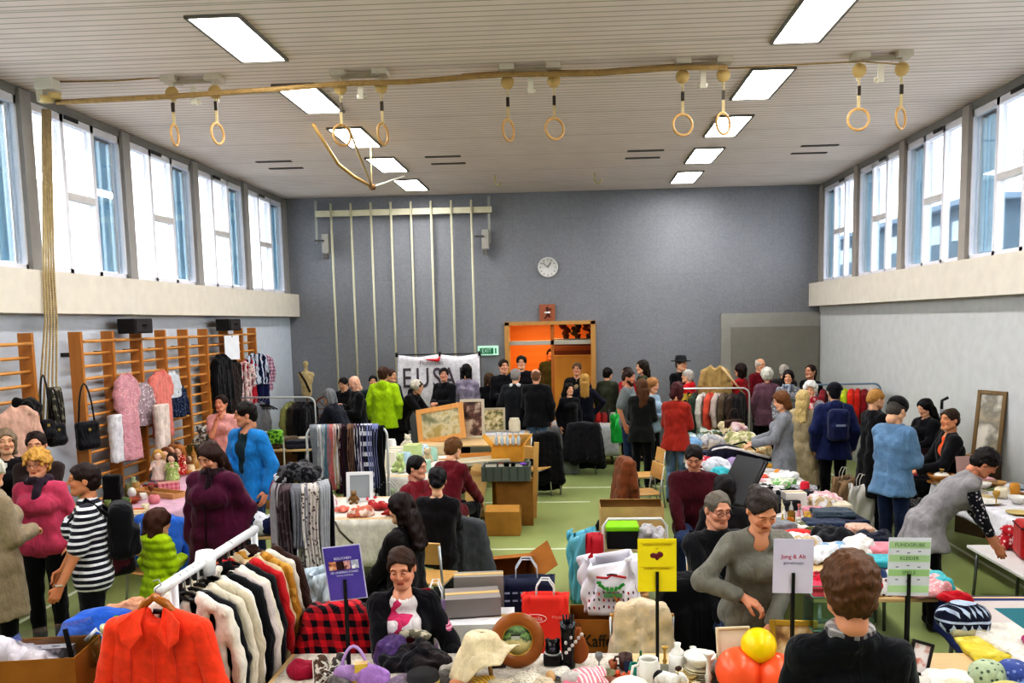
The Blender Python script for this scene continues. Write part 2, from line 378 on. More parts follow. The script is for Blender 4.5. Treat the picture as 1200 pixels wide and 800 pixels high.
# ------------------------------------------------------------------ people: one continuous body per person, clothes and hair as children
def uv_sphere(c, r, nu=12, nv=8):
 V, Q = [], []
 for j in range(nv + 1):
  th = PI * j / nv
  for i in range(nu): V.append((c[0] + r * math.sin(th) * math.cos(2 * PI * i / nu), c[1] + r * math.sin(th) * math.sin(2 * PI * i / nu), c[2] + r * math.cos(th)))
 for j in range(nv):
  for i in range(nu): Q.append((j * nu + i, (j + 1) * nu + i, (j + 1) * nu + (i + 1) % nu, j * nu + (i + 1) % nu))
 return np.array(V), np.array(Q)
_heads = {}
def head_template(res, male, open_mouth=False):
 """head facing -Y, origin at its centre; returns vertices, quads, colours"""
 key = (res, male)
 if key in _heads: return _heads[key]
 j = 1.0 if male else .9
 pr = [ell((0, .012, .035), (.074, .094, .082)), cap((0, .02, -.02), (0, .03, -.02), .066), ell((0, -.03, -.03), (.058, .055, .075)),
  cap((-.022 * j, -.06, -.085), (.022 * j, -.06, -.085), .024 * j), cap((-.05 * j, -.0, -.06), (-.018, -.06, -.088), .024 * j), cap((.05 * j, -.0, -.06), (.018, -.06, -.088), .024 * j),
  ell((-.038, -.062, -.022), (.022, .02, .02)), ell((.038, -.062, -.022), (.022, .02, .02)),
  cap((-.04, -.076, .036), (.04, -.076, .036), .011, None, .014),
  neg(ell((-.031, -.097, .014), (.017, .014, .011), None, .012)), neg(ell((.031, -.097, .014), (.017, .014, .011), None, .012)),
  cap((0, -.084, .022), (0, -.104, -.016), .0075, .0105, .010), cap((-.011, -.092, -.02), (.011, -.092, -.02), .0085, None, .008),
  cap((-.016, -.081, -.05), (.016, -.081, -.05), .0072, None, .006), cap((-.014, -.079, -.0615), (.014, -.079, -.0615), .0075, None, .006),
  neg(cap((-.02, -.09, -.0555), (.02, -.09, -.0555), .0022, None, .004)),
  ell((-.077, .012, -.004), (.010, .020, .031), None, .008), ell((.077, .012, -.004), (.010, .020, .031), None, .008),
  cap((0, .025, -.05), (0, .04, -.115), .052 if male else .045, .050 if male else .043)]
 V, Q = sdf_mesh(pr, res, .022)
 C = np.ones((len(V), 3)); x, y, z = V.T
 ax = np.abs(x); fr = y < -.04
 def blend(m, c): C[m] = C[m] * 0 + np.array(c)
 ck = np.exp(-((ax - .042) ** 2 + (z + .028) ** 2) / .0005) * fr; C *= 1 - ck[:, None] * np.array([.0, .20, .20])
 nt = np.exp(-(ax ** 2 + (z + .016) ** 2) / .0002) * fr; C *= 1 - nt[:, None] * np.array([.02, .15, .15])
 lip = fr & (ax < .021) & (z < -.0455 + .0) & (z > -.067 + ax * .25); blend(lip, (.86, .58, .55) if male else (.82, .44, .44))
 mo = fr & (ax < .019) & (np.abs(z + .0556) < .0017); blend(mo, (.35, .14, .13))
 br = fr & (ax > .012) & (ax < .047) & (np.abs(z - (.037 + .004 * np.sin((ax - .012) / .035 * 3))) < (.0042 if male else .003)); blend(br, (.25, .17, .12))
 eyes = fr & (((ax - .031) / .0165) ** 2 + ((z - .014) / .0075) ** 2 < 1) & (y > -.092); blend(eyes, (.62, .45, .40))
 es = []
 for sx in (-1, 1):
  v, q = uv_sphere((sx * .031, -.0755, .0135), .0125); c = np.full((len(v), 3), 1.0) * np.array([1.05, 1.15, 1.25])
  d = np.hypot(v[:, 0] - sx * .031, v[:, 2] - .0125); c[(d < .0068) & (v[:, 1] < -.078)] = (.13, .09, .08)
  v[:, 2] = .0135 + (v[:, 2] - .0135) * .62
  es.append((v, q, c))
 for v, q, c in es: Q = np.concatenate([Q, q + len(V)]); V = np.concatenate([V, v]); C = np.concatenate([C, c])
 _heads[key] = (V, Q, C); return _heads[key]
_hands = {}
def hand_template(res, curl):
 """left hand in (d fingers, n palm, t thumb) axes, wrist at the origin"""
 key = (res, curl)
 if key in _hands: return _hands[key]
 pr = [cap((-.03, 0, 0), (.01, 0, 0), .026, .025)]
 for t, d, ln, r in ((.030, .088, (.040, .025, .020), .0095), (.010, .094, (.044, .028, .021), .0098), (-.010, .089, (.041, .026, .020), .0094), (-.028, .079, (.032, .020, .018), .0083)):
  p = V3(d, 0, t); pr.append(cap((.012, 0, t * .55), p, .017, .0125, .012))
  a = .0
  for i, l in enumerate(ln):
   a += rad(curl * (.65 if i == 0 else 1.0)); q = p + V3(math.cos(a) * l, math.sin(a) * l, t * .06); pr.append(cap(p, q, r * (1 - .07 * i), r * (.93 - .08 * i), .005)); p = q
 p0, p1, p2, p3 = V3(.02, .005, .022), V3(.05, .014, .050), V3(.078, .024 + curl * .0004, .060 - curl * .0003), V3(.100, .034 + curl * .0006, .060 - curl * .0006)
 pr += [cap(p0, p1, .017, .0125, .01), cap(p1, p2, .0118, .0105, .005), cap(p2, p3, .0105, .0085, .005)]
 V, Q = sdf_mesh(pr, res, .006)
 _hands[key] = (V, Q); return _hands[key]
def ik(S, T, l1, l2, hint):
 d = T - S; L = np.linalg.norm(d); mx = (l1 + l2) * .995
 if L > mx: T = S + d * mx / L; d = T - S; L = mx
 a = (l1 * l1 - l2 * l2 + L * L) / (2 * L); h = math.sqrt(max(l1 * l1 - a * a, 0)); u = d / L
 p = hint - u * (hint @ u); p = p / (np.linalg.norm(p) + 1e-9); return S + u * a + p * h, T
def rotx(a): c, s = math.cos(a), math.sin(a); return np.array([[1, 0, 0], [0, c, -s], [0, s, c]])
def roty(a): c, s = math.cos(a), math.sin(a); return np.array([[c, 0, s], [0, 1, 0], [-s, 0, c]])
def rotz(a): c, s = math.cos(a), math.sin(a); return np.array([[c, -s, 0], [s, c, 0], [0, 0, 1]])

def hair_prims(style):
 big = dict(short=.010, crop=.004, bob=.018, long=.016, curly=.028, bun=.008, pony=.008, ring=.008, perm=.034, tousled=.016, updo=.01)[style]
 P = [ell((0, .014, .038), (.078 + big, .096 + big, .083 + big))]
 if style in ('short', 'crop', 'tousled', 'ring', 'curly', 'perm'): P += [ell((0, .05, -.02), (.066 + big * .7, .06 + big * .7, .07))]
 if style in ('bob', 'long'): P += [cap((-.066, .02, .02), (-.072, .022, -.10), .03, .026), cap((.066, .02, .02), (.072, .022, -.10), .03, .026), cap((-.04, .07, .0), (-.045, .07, -.10), .045, .04), cap((.04, .07, .0), (.045, .07, -.10), .045, .04)]
 if style == 'long': P += [cap((-.04, .085, -.06), (-.05, .11, -.30), .05, .035), cap((.04, .085, -.06), (.05, .11, -.30), .05, .035), cap((0, .09, -.06), (0, .12, -.32), .05, .03)]
 if style in ('bun', 'updo'): P += [ell((0, .05, -.01), (.066, .06, .06)), ell((0, .12, .03) if style == 'bun' else (0, .09, -.01), (.042, .036, .042) if style == 'bun' else (.05, .05, .05))]
 if style == 'pony': P += [ell((0, .05, -.01), (.066, .06, .06)), cap((0, .11, .05), (0, .15, -.0), .028, .032), cap((0, .15, 0), (0, .13, -.18), .034, .018)]
 # leave the face open
 low = {'ring': .075}.get(style)
 P += [neg(('e', V3(0, -.105, -.042), V3(.068 if style in ('bob', 'long') else .085, .088, .134 if style in ('updo', 'bun', 'pony', 'crop', 'ring') else .119), None, .012))]
 if style in ('short', 'crop', 'tousled', 'ring', 'perm', 'curly'):
  P += [neg(ell((-.085, -.045, -.06), (.05, .07, .07), None, .01)), neg(ell((.085, -.045, -.06), (.05, .07, .07), None, .01)), cut((0, .06, -.085), (0, .25, -1))]
 elif style in ('bun', 'pony', 'updo'): P += [neg(ell((-.085, -.03, -.06), (.05, .06, .07), None, .01)), neg(ell((.085, -.03, -.06), (.05, .06, .07), None, .01))]
 if low: P += [neg(ell((0, -.02, .10), (.09, .12, .075), None, .01))]
 return P
PRESET = dict(down=(.07, .02, -.02, 12), fwd=(-.03, .36, .17, 22), hold=(-.10, .27, .22, 40), low=(-.02, .40, .02, 25), fold=(-.24, .20, .22, 40), hip=(.05, -.01, .10, 60), up=(.0, .42, .52, 30), phone=(-.12, .25, .34, 45), lap=(-.06, .32, .06, 25), back=(-.1, -.12, .02, 40), chin=(-.13, .19, .50, 60), reach=(.02, .48, .30, 15), pocket=(.05, .03, .02, 40), high=(-.02, .30, .75, 30))

def person(label, px, py, H=1.70, rz=0.0, pose='stand', male=True, skin='#e2b394', hair='short', hairc='#3a2a20', top=None, bot=None, R='down', Lh='down',
  lean=0.0, side=0.0, yaw=0.0, nod=0.0, seat=.46, res=None, wide=1.0, shoes='#1d1a1a', beard=None, glasses=False, hat=None, extra=None, group=None, knees=1.0, name='person', legs=True, z0=0.0, tilt=0.0, stride=0.0, inner=None, curl=None, belly=0.0, name_hair='hair', shift=None, ymax=16.9, _again=0):
 """px,py: pixel of the crown of the head. rz degrees, 0 faces the camera side. top/bot: dicts describing clothes"""
 _args = dict(locals()); PS = 1.075; H = H * PS; seat = seat * PS; s = H / 1.75; lean, side_, yaw, nod, tilt = rad(lean), rad(side), rad(yaw), rad(nod), rad(tilt)
 F = V3(0, -1, 0)
 sit = pose == 'sit'
 hz = (seat + .085) if sit else .93 * s
 if pose == 'squat': hz = .42 * s
 pel = V3(0, 0, hz)
 def u_dir(a): return rotx(a) @ (roty(side_) @ V3(0, 0, 1))   # +a leans forward (-Y)
 u1, u2 = u_dir(lean * .65), u_dir(lean)
 waist = pel + u1 * .17 * s; chest = waist + u2 * .20 * s; nb = chest + u2 * .17 * s
 if lean > rad(30): pel = pel + V3(0, math.sin(lean) * .10 * s, 0); waist = pel + u1 * .17 * s; chest = waist + u2 * .2 * s; nb = chest + u2 * .17 * s
 sw = (.168 if male else .148) * s * (1 + (wide - 1) * .5)
 shl = nb - u2 * .055 * s
 Rt = rotx(lean) @ roty(side_)
 SL, SR = shl + Rt @ V3(sw, 0, 0), shl + Rt @ V3(-sw, 0, 0)
 Rh = rotx(lean * .45 + nod) @ rotz(yaw) @ roty(tilt); hs = s if H > 1.4 else s * 1.22
 if H < 1.4: hs = 1.0
 hc = nb + (u2 * .055 + (rotx(lean * .45 + nod * .5) @ V3(0, -.012, .10))) * (s if H > 1.4 else .75)
 hc = hc + V3(0, 0, .02)
 # arms
 la, lf = .285 * s, .255 * s
 def arm(sg, S, spec):
  if isinstance(spec, str): o, f, z, cl = PRESET[spec]; T = V3(sg * (sw + o * s), -f * s, hz + z * s + .0); off = (S - V3(sg * sw, 0, hz + .485 * s)); T = T + off * V3(1, 1, .55 if spec not in ('high', 'up', 'chin', 'phone') else 1)
  else: o, f, z = spec[:3]; cl = spec[3] if len(spec) > 3 else 25; T = V3(sg * o, -f, z)
  hint = V3(sg * .55, .55, -.55) if spec != 'hip' and (isinstance(spec, str) or len(spec) < 5) else V3(sg * 1, .25, 0)
  E, W = ik(S, T, la, lf, hint); return E, W, cl
 EL, WL, cL = arm(1, SL, Lh); ER, WR, cR = arm(-1, SR, R)
 if curl is not None: cL = cR = curl
 # legs
 hw = .088 * s * wide ** .5
 HL, HR = pel + V3(hw, 0, -.01), pel + V3(-hw, 0, -.01)
 if sit:
  KL, KR = V3(.11 * knees, -.42 * s, hz + .0), V3(-.11 * knees, -.42 * s, hz + .0); AL, AR_ = V3(.10, -.40 * s, .08), V3(-.10, -.38 * s, .08)
 elif pose == 'squat':
  KL, KR = V3(.14, -.34 * s, .50 * s), V3(-.14, -.34 * s, .5 * s); AL, AR_ = V3(.11, -.04, .08), V3(-.11, -.04, .08)
 else:
  st = stride * s; AL, AR_ = V3(.10 * s, -st, .085 * s), V3(-.10 * s, st, .085 * s)
  KL = (HL + AL) / 2 + V3(0, -.025, .0); KR = (HR + AR_) / 2 + V3(0, -.025, 0)
 loc0 = hc + Rh @ V3(0, .01, .122 * hs)     # crown
 cz = math.cos(rad(rz)); sz = math.sin(rad(rz))
 tgt = at_z(px, py, loc0[2] + z0)
 if tgt.y > ymax and _again < 4 and pose == 'stand':
  zz = at_y(px, py, ymax).z - z0; H2 = H * zz / loc0[2]
  kw = dict(_args); kw.update(H=min(H2, 2.06) / PS, _again=_again + 1, ymax=ymax + .02 + (.4 if H2 > 2.06 else 0)); return person(**kw)
 loc = Vector((tgt.x - (cz * loc0[0] - sz * loc0[1]), tgt.y - (sz * loc0[0] + cz * loc0[1]), z0))
 if shift: loc += Vector(shift)
 dist = tgt.y
 if res is None: res = .012 if dist < 6.2 else (.015 if dist < 9 else (.019 if dist < 12 else .024))
 root = thing(name, label, 'person', loc, rad(rz), group)
 g = wide * s; gm = g * (1.0 if male else .9)
 T_ = {}
 bw = .0 if male else .0
 torso = lambda t: [cap(pel + V3(-.07 * g, .01, .0), pel + V3(.07 * g, .01, 0), (.105 if male else .112) * g + t), cap(waist + Rt @ V3(-.052 * gm, 0, 0), waist + Rt @ V3(.052 * gm, 0, 0), .098 * gm + t),
     cap(chest + Rt @ V3(-.072 * gm, 0, 0), chest + Rt @ V3(.072 * gm, 0, 0), .100 * gm + t), cap(shl + u2 * .02, SL, .070 * g + t, .046 * s + t), cap(shl + u2 * .02, SR, .070 * g + t, .046 * s + t)] + [cap(pel + Rt @ V3(q * .062 * g, .01, .03), chest + Rt @ V3(q * .07 * gm, .01, 0), .098 * gm + t, .097 * gm + t) for q in (-1, 1)] + \
  ([] if male else [cap(chest + Rt @ V3(-.065 * g, -.085 * g, -.0), chest + Rt @ V3(.065 * g, -.085 * g, 0), .062 * g + t)]) + ([cap(waist + Rt @ V3(-.03, -.06 - belly * .5, -.03), waist + Rt @ V3(.03, -.06 - belly * .5, -.03), .09 * g + belly * .5 + t)] if belly else [])
 ra = (.047 if male else .042) * s * wide ** .5
 def arms(t, fa=1.0, flare=0.0):
  out = []
  for S, E, W in ((SL, EL, WL), (SR, ER, WR)):
   out.append(cap(S, E, ra + t + .006, ra * .84 + t));
   if fa > 0: out.append(cap(E, E + (W - E) * fa, ra * .84 + t, (ra * .84 + (.028 * s - ra * .84) * fa) + t + flare))
  return out
 def legp(t, flare=0.0, full=1.0):
  out = []
  for Hh, K, A in ((HL, KL, AL), (HR, KR, AR_)):
   out += [cap(Hh, K, .083 * g + t, .058 * s + t)]
   if full > 0: out += [cap(K, K + (A - K) * full, .056 * s + t, .040 * s + t + flare)]
  return out
 neck = [cap(nb - u2 * .05 * s, nb + (hc - nb) * .62 + Rh @ V3(0, .028, -.0), (.056 if male else .049) * s, (.051 if male else .044) * s)]
 body = torso(0) + neck + arms(0) + legp(0) + [cap(AL, AL + V3(0, -.10 * s, -.045 * s), .036 * s, .03 * s), cap(AR_, AR_ + V3(0, -.10 * s, -.045 * s), .036 * s, .03 * s)]
 V, Q = sdf_mesh(body, max(res, .016), .03); C = np.ones((len(V), 3))
 hv, hq, hcl = head_template(.005 if dist < 8.5 else .0075, male)
 hv2 = (hv * hs) @ Rh.T + hc
 Q = np.concatenate([Q, hq + len(V)]); V = np.concatenate([V, hv2]); C = np.concatenate([C, hcl])
 for sg, E, W, cl in ((1, EL, WL, cL), (-1, ER, WR, cR)):
  v, q = hand_template(.0042 if dist < 7 else .0065, cl)
  d = W - E; d = d / np.linalg.norm(d); d = d + V3(0, 0, -.12) if abs(d[2]) < .6 else d; d /= np.linalg.norm(d)
  pn = V3(-sg, 0, 0) if d[2] < -.75 else V3(-sg * .35, 0, -1); pn = pn - d * (pn @ d); pn /= np.linalg.norm(pn)
  th = np.cross(d, pn); th = th / np.linalg.norm(th)
  fwd = V3(-sg * .6, -1, .3)
  if th @ fwd < 0: th = -th
  M = np.stack([d, pn, th], 0); hsz = (1.0 if male else .92) * min(s, 1.05)
  v2 = (v * hsz) @ M + W
  if np.linalg.det(M) < 0: q = q[:, ::-1]
  Q = np.concatenate([Q, q + len(V)]); V = np.concatenate([V, v2]); C = np.concatenate([C, np.ones((len(v2), 3)) * np.array([1, .93, .92])])
 mesh_np('body', V, Q, skinmat(skin), root, col=C)
 # shoes
 if legs:
  for A in (AL, AR_):
   sdf_obj('shoe', [cap(A + V3(0, .02, -.035 * s), A + V3(0, -.12 * s, -.05 * s), .046 * s, .042 * s), cap(A, A + V3(0, 0, -.02), .045 * s), cut((0, 0, max(.0, A[2] - .085 * s)), (0, 0, -1))], max(res, .014), plain(shoes, .5), root, .02)
 # trousers or skirt
 sd = abs(hash(label)) % 9999 if False else sum(ord(c) * (i + 1) for i, c in enumerate(label)) % 9999
 if bot:
  t = bot.get('t', .009); kind = bot.get('k', 'trousers')
  if kind == 'skirt':
   hm = bot.get('len', .45); pr = [cap(pel + V3(-.07 * g, .01, .02), pel + V3(.07 * g, .01, .02), .118 * g + t)]
   if sit: pr += [cap(pel, (KL + KR) / 2, .14 * g, .13 * g), cap((KL + KR) / 2, (KL + KR) / 2 + V3(0, .02, -.2), .13, .13)]
   else: pr += [cap(pel + V3(-.05, 0, 0), pel + V3(-.07, 0, -hm), .12 * g, .14 * g), cap(pel + V3(.05, 0, 0), pel + V3(.07, 0, -hm), .12 * g, .14 * g), cut(pel + V3(0, 0, -hm), (0, 0, -1))]
   sdf_obj('skirt', pr + [cut(pel + u1 * .12, u1)], res, bot['m'], root, .05, (.008, 26, sd))
  else:
   pr = [cap(pel + V3(-.068 * g, .01, .0), pel + V3(.068 * g, .01, 0), (.103 if male else .110) * g + min(t, .006))] + legp(t, bot.get('flare', .012), bot.get('full', .97)) + [cut(pel + u1 * .13 * s, u1)]
   sdf_obj('shorts' if bot.get('full', 1) < .5 else 'trousers', pr, res, bot['m'], root, .02, (.0045, 34, sd))
 if inner:
  sdf_obj('shirt', torso(.007)[1:] + [neg(cap(nb + V3(0, 0, .0), nb + (hc - nb) * .8, .062 * s))] + [cut(pel - u1 * .02, -u1)], max(res, .015), inner, root, .03)
 # upper garment
 if top:
  t = top.get('t', .016); sl = top.get('sleeve', 1.0); hem = top.get('hem', .08)
  pr = torso(t) + ([cap(SL, SL + (EL - SL) * top['short'], ra + t + .012, ra + t + .014), cap(SR, SR + (ER - SR) * top['short'], ra + t + .012, ra + t + .014)] if top.get('short') else (arms(t, .94 * sl, top.get('flare', .006)) if sl > 0 else []))
  if hem > .12:
   if sit or pose == 'squat': pr += [cap(HL, HL + (KL - HL) * min(1, hem / .45), .10 * g + t, .085 + t), cap(HR, HR + (KR - HR) * min(1, hem / .45), .10 * g + t, .085 + t)]
   else:
    w = top.get('wide', .03); pr += [cap(pel + V3(sx * .06 * g, sy, .0), pel + V3(sx * (.06 * g + w), sy * 1.6, -hem), .10 * g + t, .10 * g + t + w * .5) for sx in (-1, 1) for sy in (-.01, .03)]
  hb = V3(0, 0, 1) if hem > .12 else u1
  if not (sit and hem > .12): pr += [cut(pel - hb * hem, -hb)]
  if top.get('hood'): pr += [ell(nb + Rt @ V3(0, .085, .0), (.10 * s, .055 * s, .085 * s)), cap(nb + Rt @ V3(-.075, .03, .02), nb + Rt @ V3(.075, .03, .02), .04)]
  if top.get('collar'):
   rc = .062 * s; pr += [cap(nb + Rt @ V3(rc * math.cos(a), rc * math.sin(a), .012), nb + Rt @ V3(rc * math.cos(a + .8), rc * math.sin(a + .8), .012), .022 * top['collar']) for a in np.arange(0, 6.2, .78)]
  pr += [neg(cap(nb + (0 if top.get('collar') else 1) * Rt @ V3(0, -.01, .0), nb + (hc - nb) * .9, .056 * s * top.get('neck', 1.0), .06 * s, .012))]
  if top.get('neckdrop'): pr += [neg(ell(nb + Rt @ V3(0, -.09, .0), (.055, .05, top['neckdrop']), None, .012))]
  if top.get('open'):
   o = top['open']; a = nb + Rt @ V3(0, -.13 * g, .06); b = pel + Rt @ V3(0, -.19 * g - belly * .6, -.02)
   pr += [neg(cap(a, waist + Rt @ V3(0, -.165 * g - belly, 0), .045 + o * .5, .03 + o * .3, .01)), neg(cap(waist + Rt @ V3(0, -.165 * g - belly, 0), b + V3(0, -.04, -hem), .03 + o * .3, .035 + o * .6, .01))]
  sdf_obj(top.get('n', 'jacket'), pr, res, top['m'], root, top.get('kk', .035), (top.get('wr', .0065), 36, sd), (.016, .075, 0) if top.get('quilt') else None)
  if top.get('scarf'):
   rc = .072 * s; sdf_obj('scarf', [cap(nb + Rt @ V3(rc * math.cos(a), rc * math.sin(a) - .005, .03 + .012 * math.sin(3 * a)), nb + Rt @ V3(rc * math.cos(a + .7), rc * math.sin(a + .7) - .005, .03 + .012 * math.sin(3 * a + 2)), .036) for a in np.arange(0, 6.28, .7)] + [cap(nb + Rt @ V3(.03, -.09, .02), chest + Rt @ V3(.02, -.135, .05), .035, .035)], res, top['scarf'], root, .02, (.012, 40, sd))
  if top.get('zip'): tube('zip', [tuple(nb + Rt @ V3(0, -.09 * g, -.01)), tuple(chest + Rt @ V3(0, -.125 * g - t * 1.2, 0)), tuple(waist + Rt @ V3(0, -.105 * g - t * 1.2 - belly, 0)), tuple(pel + Rt @ V3(0, -.115 * g - t * 1.3 - belly * .6, -.06))], .006, plain(top['zip'], .4), root, 6)
 # hair, hat, beard, glasses: built in the head frame
 Hm = Matrix([list(Rh[i] * hs) + [float(hc[i])] for i in range(3)] + [[0, 0, 0, 1]])
 def in_head(o): o.matrix_local = Hm; return o
 if hair and hair != 'bald':
  in_head(sdf_obj(name_hair, hair_prims(hair), .0065 if dist < 7 else (.009 if dist < 11 else .012), hairmat(hairc), root, .02, {'curly': (.016, 95, sd), 'perm': (.014, 80, sd), 'tousled': (.007, 105, sd)}.get(hair, (.006, 60, sd))))
 if beard: in_head(sdf_obj('beard', [cap((-.05, -.01, -.055), (-.018, -.066, -.094), .026, .03), cap((.05, -.01, -.055), (.018, -.066, -.094), .026, .03), cap((-.02, -.068, -.095), (.02, -.068, -.095), .032), neg(ell((0, -.10, -.052), (.026, .03, .02), None, .008)), cut((0, 0, -.035), (0, -.3, 1))], .008, hairmat(beard), root, .012, (.006, 90, sd)))
 if glasses:
  bm = bmesh.new()
  for sx in (-1, 1):
   b_tube(bm, [(sx * .031 + .021 * math.cos(a), -.102, .012 + .017 * math.sin(a)) for a in np.linspace(0, 2 * PI, 15)[:-1]], .0016, 5, True); b_tube(bm, [(sx * .052, -.1, .016), (sx * .074, -.05, .016), (sx * .08, .01, .012)], .0015, 5)
  b_tube(bm, [(-.01, -.104, .015), (0, -.108, .018), (.01, -.104, .015)], .0015, 5)
  in_head(bm_obj('glasses', bm, plain('#20202a', .3), root, True))
 if hat:
  hk, hcx = hat[0], hat[1]
  if hk == 'beanie': o = sdf_obj('knitted_hat', [ell((0, .016, .055), (.094, .112, .088)), cap((-.05, .02, .03), (.05, .02, .03), .06), cut((0, 0, .028), (0, .12, -1))], .009, hcx, root, .03, (.003, 60, 3))
  elif hk == 'fedora':
   bm = bmesh.new(); b_lathe(bm, [(.0, .15), (.05, .152), (.078, .142), (.088, .10), (.094, .062), (.15, .052), (.158, .058), (.156, .05), (.094, .046), (.09, .046)], 28, (0, .012, 0), 1, 1.15); bmesh.ops.recalc_face_normals(bm, faces=bm.faces); o = bm_obj('hat', bm, hcx, root, True)
  else:
   o = sdf_obj('cap', [ell((0, .014, .05), (.088, .105, .082)), cut((0, 0, .04), (0, .05, -1)), cap((-.03, -.10, .045), (.03, -.10, .045), .012), cap((-.025, -.15, .035), (.025, -.15, .035), .010)], .009, hcx, root, .03)
  in_head(o)
 if extra:
  extra(dict(root=root, nb=nb, chest=chest, waist=waist, pel=pel, SL=SL, SR=SR, EL=EL, ER=ER, WL=WL, WR=WR, Rt=Rt, g=g, hc=hc, s=s, res=res, in_head=in_head, sw=sw, HL=HL, KL=KL))
 return root
# ------------------------------------------------------------------ the hall
def blind_mat(k):
 key = ('blind', k)
 if key in _mats: return _mats[key]
 m, nt, b = _new('blind_fabric'); c = srgb('#b4d0de' if k else '#dcebf2'); b.inputs['Base Color'].default_value = c; b.inputs['Roughness'].default_value = .9
 tr = nt.nodes.new('ShaderNodeBsdfTranslucent'); tr.inputs[0].default_value = c; mx = nt.nodes.new('ShaderNodeMixShader'); mx.inputs[0].default_value = .45
 nt.links.new(b.outputs[0], mx.inputs[1]); nt.links.new(tr.outputs[0], mx.inputs[2]); nt.links.new(mx.outputs[0], nt.nodes['Material Output'].inputs[0]); _mats[key] = m; return m
Y0 = -3.2   # the wall behind the camera
def room():
 # floor
 m, nt, b = _new('sports_floor'); L = nt.links.new
 tc = _n(nt, 'ShaderNodeTexCoord'); nz = _n(nt, 'ShaderNodeTexNoise', Scale=1.1, Detail=5.0); L(tc.outputs['Object'], nz.inputs['Vector'])
 n2 = _n(nt, 'ShaderNodeTexNoise', Scale=60.0, Detail=2.0); L(tc.outputs['Object'], n2.inputs['Vector'])
 mx = _n(nt, 'ShaderNodeMix', data_type='RGBA'); mx.inputs[6].default_value = srgb('#86935a'); mx.inputs[7].default_value = srgb('#abb57e'); L(_mathn(nt, 'ADD', _mathn(nt, 'MULTIPLY', nz.outputs['Fac'], .75), _mathn(nt, 'MULTIPLY', n2.outputs['Fac'], .25)), mx.inputs[0])
 L(mx.outputs[2], b.inputs['Base Color']); b.inputs['Roughness'].default_value = .42; b.inputs['Specular IOR Level'].default_value = .45
 ly = HALL_D - Y0; cy = (HALL_D + Y0) / 2; cx = (HALL_L + HALL_R) / 2; lx = HALL_R - HALL_L
 struct(box('floor', (cx, cy, -.1), (lx + .6, ly + .6, .2), m))
 wl = plain('#dfe3cf', .5)
 for i, (x0, y0, x1, y1) in enumerate(((-5.4, 14.15, 4.6, 14.2), (-5.4, 13.0, .25, 13.05), (-5.4, 10.27, .4, 10.32), (-5.4, 6.2, -5.35, 17.4), (4.55, 3, 4.6, 17.4), (-5.4, 17.4, 4.6, 17.45))):
  struct(box('trim_%d' % (i + 1), ((x0 + x1) / 2, (y0 + y1) / 2, .001), (abs(x1 - x0), abs(y1 - y0), .003), wl))
 # ceiling: narrow boards running across the hall
 m, nt, b = _new('ceiling_boards'); L = nt.links.new
 tc = _n(nt, 'ShaderNodeTexCoord'); sp = _n(nt, 'ShaderNodeSeparateXYZ'); L(tc.outputs['Object'], sp.inputs[0])
 g = _mathn(nt, 'FRACT', _mathn(nt, 'MULTIPLY', sp.outputs[1], 7.7)); gap = _mathn(nt, 'LESS_THAN', g, .16)
 joint = _mathn(nt, 'LESS_THAN', _mathn(nt, 'FRACT', _mathn(nt, 'MULTIPLY', _mathn(nt, 'ADD', sp.outputs[1], .3), .7)), .012); gap = _mathn(nt, 'MAXIMUM', gap, joint)
 nz = _n(nt, 'ShaderNodeTexNoise', Scale=2.0, Detail=4.0); L(tc.outputs['Object'], nz.inputs['Vector'])
 c1 = _n(nt, 'ShaderNodeMix', data_type='RGBA'); c1.inputs[6].default_value = srgb('#dccdc6'); c1.inputs[7].default_value = srgb('#eee1da'); L(nz.outputs['Fac'], c1.inputs[0])
 mx = _n(nt, 'ShaderNodeMix', data_type='RGBA'); mx.inputs[7].default_value = srgb('#b5aaa1'); L(c1.outputs[2], mx.inputs[6]); L(gap, mx.inputs[0]); L(mx.outputs[2], b.inputs['Base Color'])
 bp = _n(nt, 'ShaderNodeBump', Strength=.6, Distance=.02, invert=True); L(gap, bp.inputs['Height']); L(bp.outputs[0], b.inputs['Normal']); b.inputs['Roughness'].default_value = .6
 struct(box('ceiling', (cx, cy, HALL_H + .1), (lx + .6, ly + .6, .2), m))
 # back wall: grey blue felt panels, built round the entrance opening
 m, nt, b = _new('felt_panels'); L = nt.links.new
 tc = _n(nt, 'ShaderNodeTexCoord'); sp = _n(nt, 'ShaderNodeSeparateXYZ'); geo = _n(nt, 'ShaderNodeNewGeometry'); L(geo.outputs['Position'], sp.inputs[0])
 nz = _n(nt, 'ShaderNodeTexNoise', Scale=26.0, Detail=6.0, Roughness=.7); L(geo.outputs['Position'], nz.inputs['Vector'])
 n2 = _n(nt, 'ShaderNodeTexNoise', Scale=.8, Detail=3.0); L(geo.outputs['Position'], n2.inputs['Vector'])
 c1 = _n(nt, 'ShaderNodeMix', data_type='RGBA'); c1.inputs[6].default_value = srgb('#6a6c73'); c1.inputs[7].default_value = srgb('#a9a9ad'); L(_mathn(nt, 'ADD', _mathn(nt, 'MULTIPLY', nz.outputs['Fac'], .7), _mathn(nt, 'MULTIPLY', n2.outputs['Fac'], .3)), c1.inputs[0])
 jt = _mathn(nt, 'MAXIMUM', _mathn(nt, 'LESS_THAN', _mathn(nt, 'FRACT', _mathn(nt, 'MULTIPLY', sp.outputs[0], 1.6)), .014), _mathn(nt, 'LESS_THAN', _mathn(nt, 'FRACT', _mathn(nt, 'MULTIPLY', sp.outputs[2], .8)), .008))
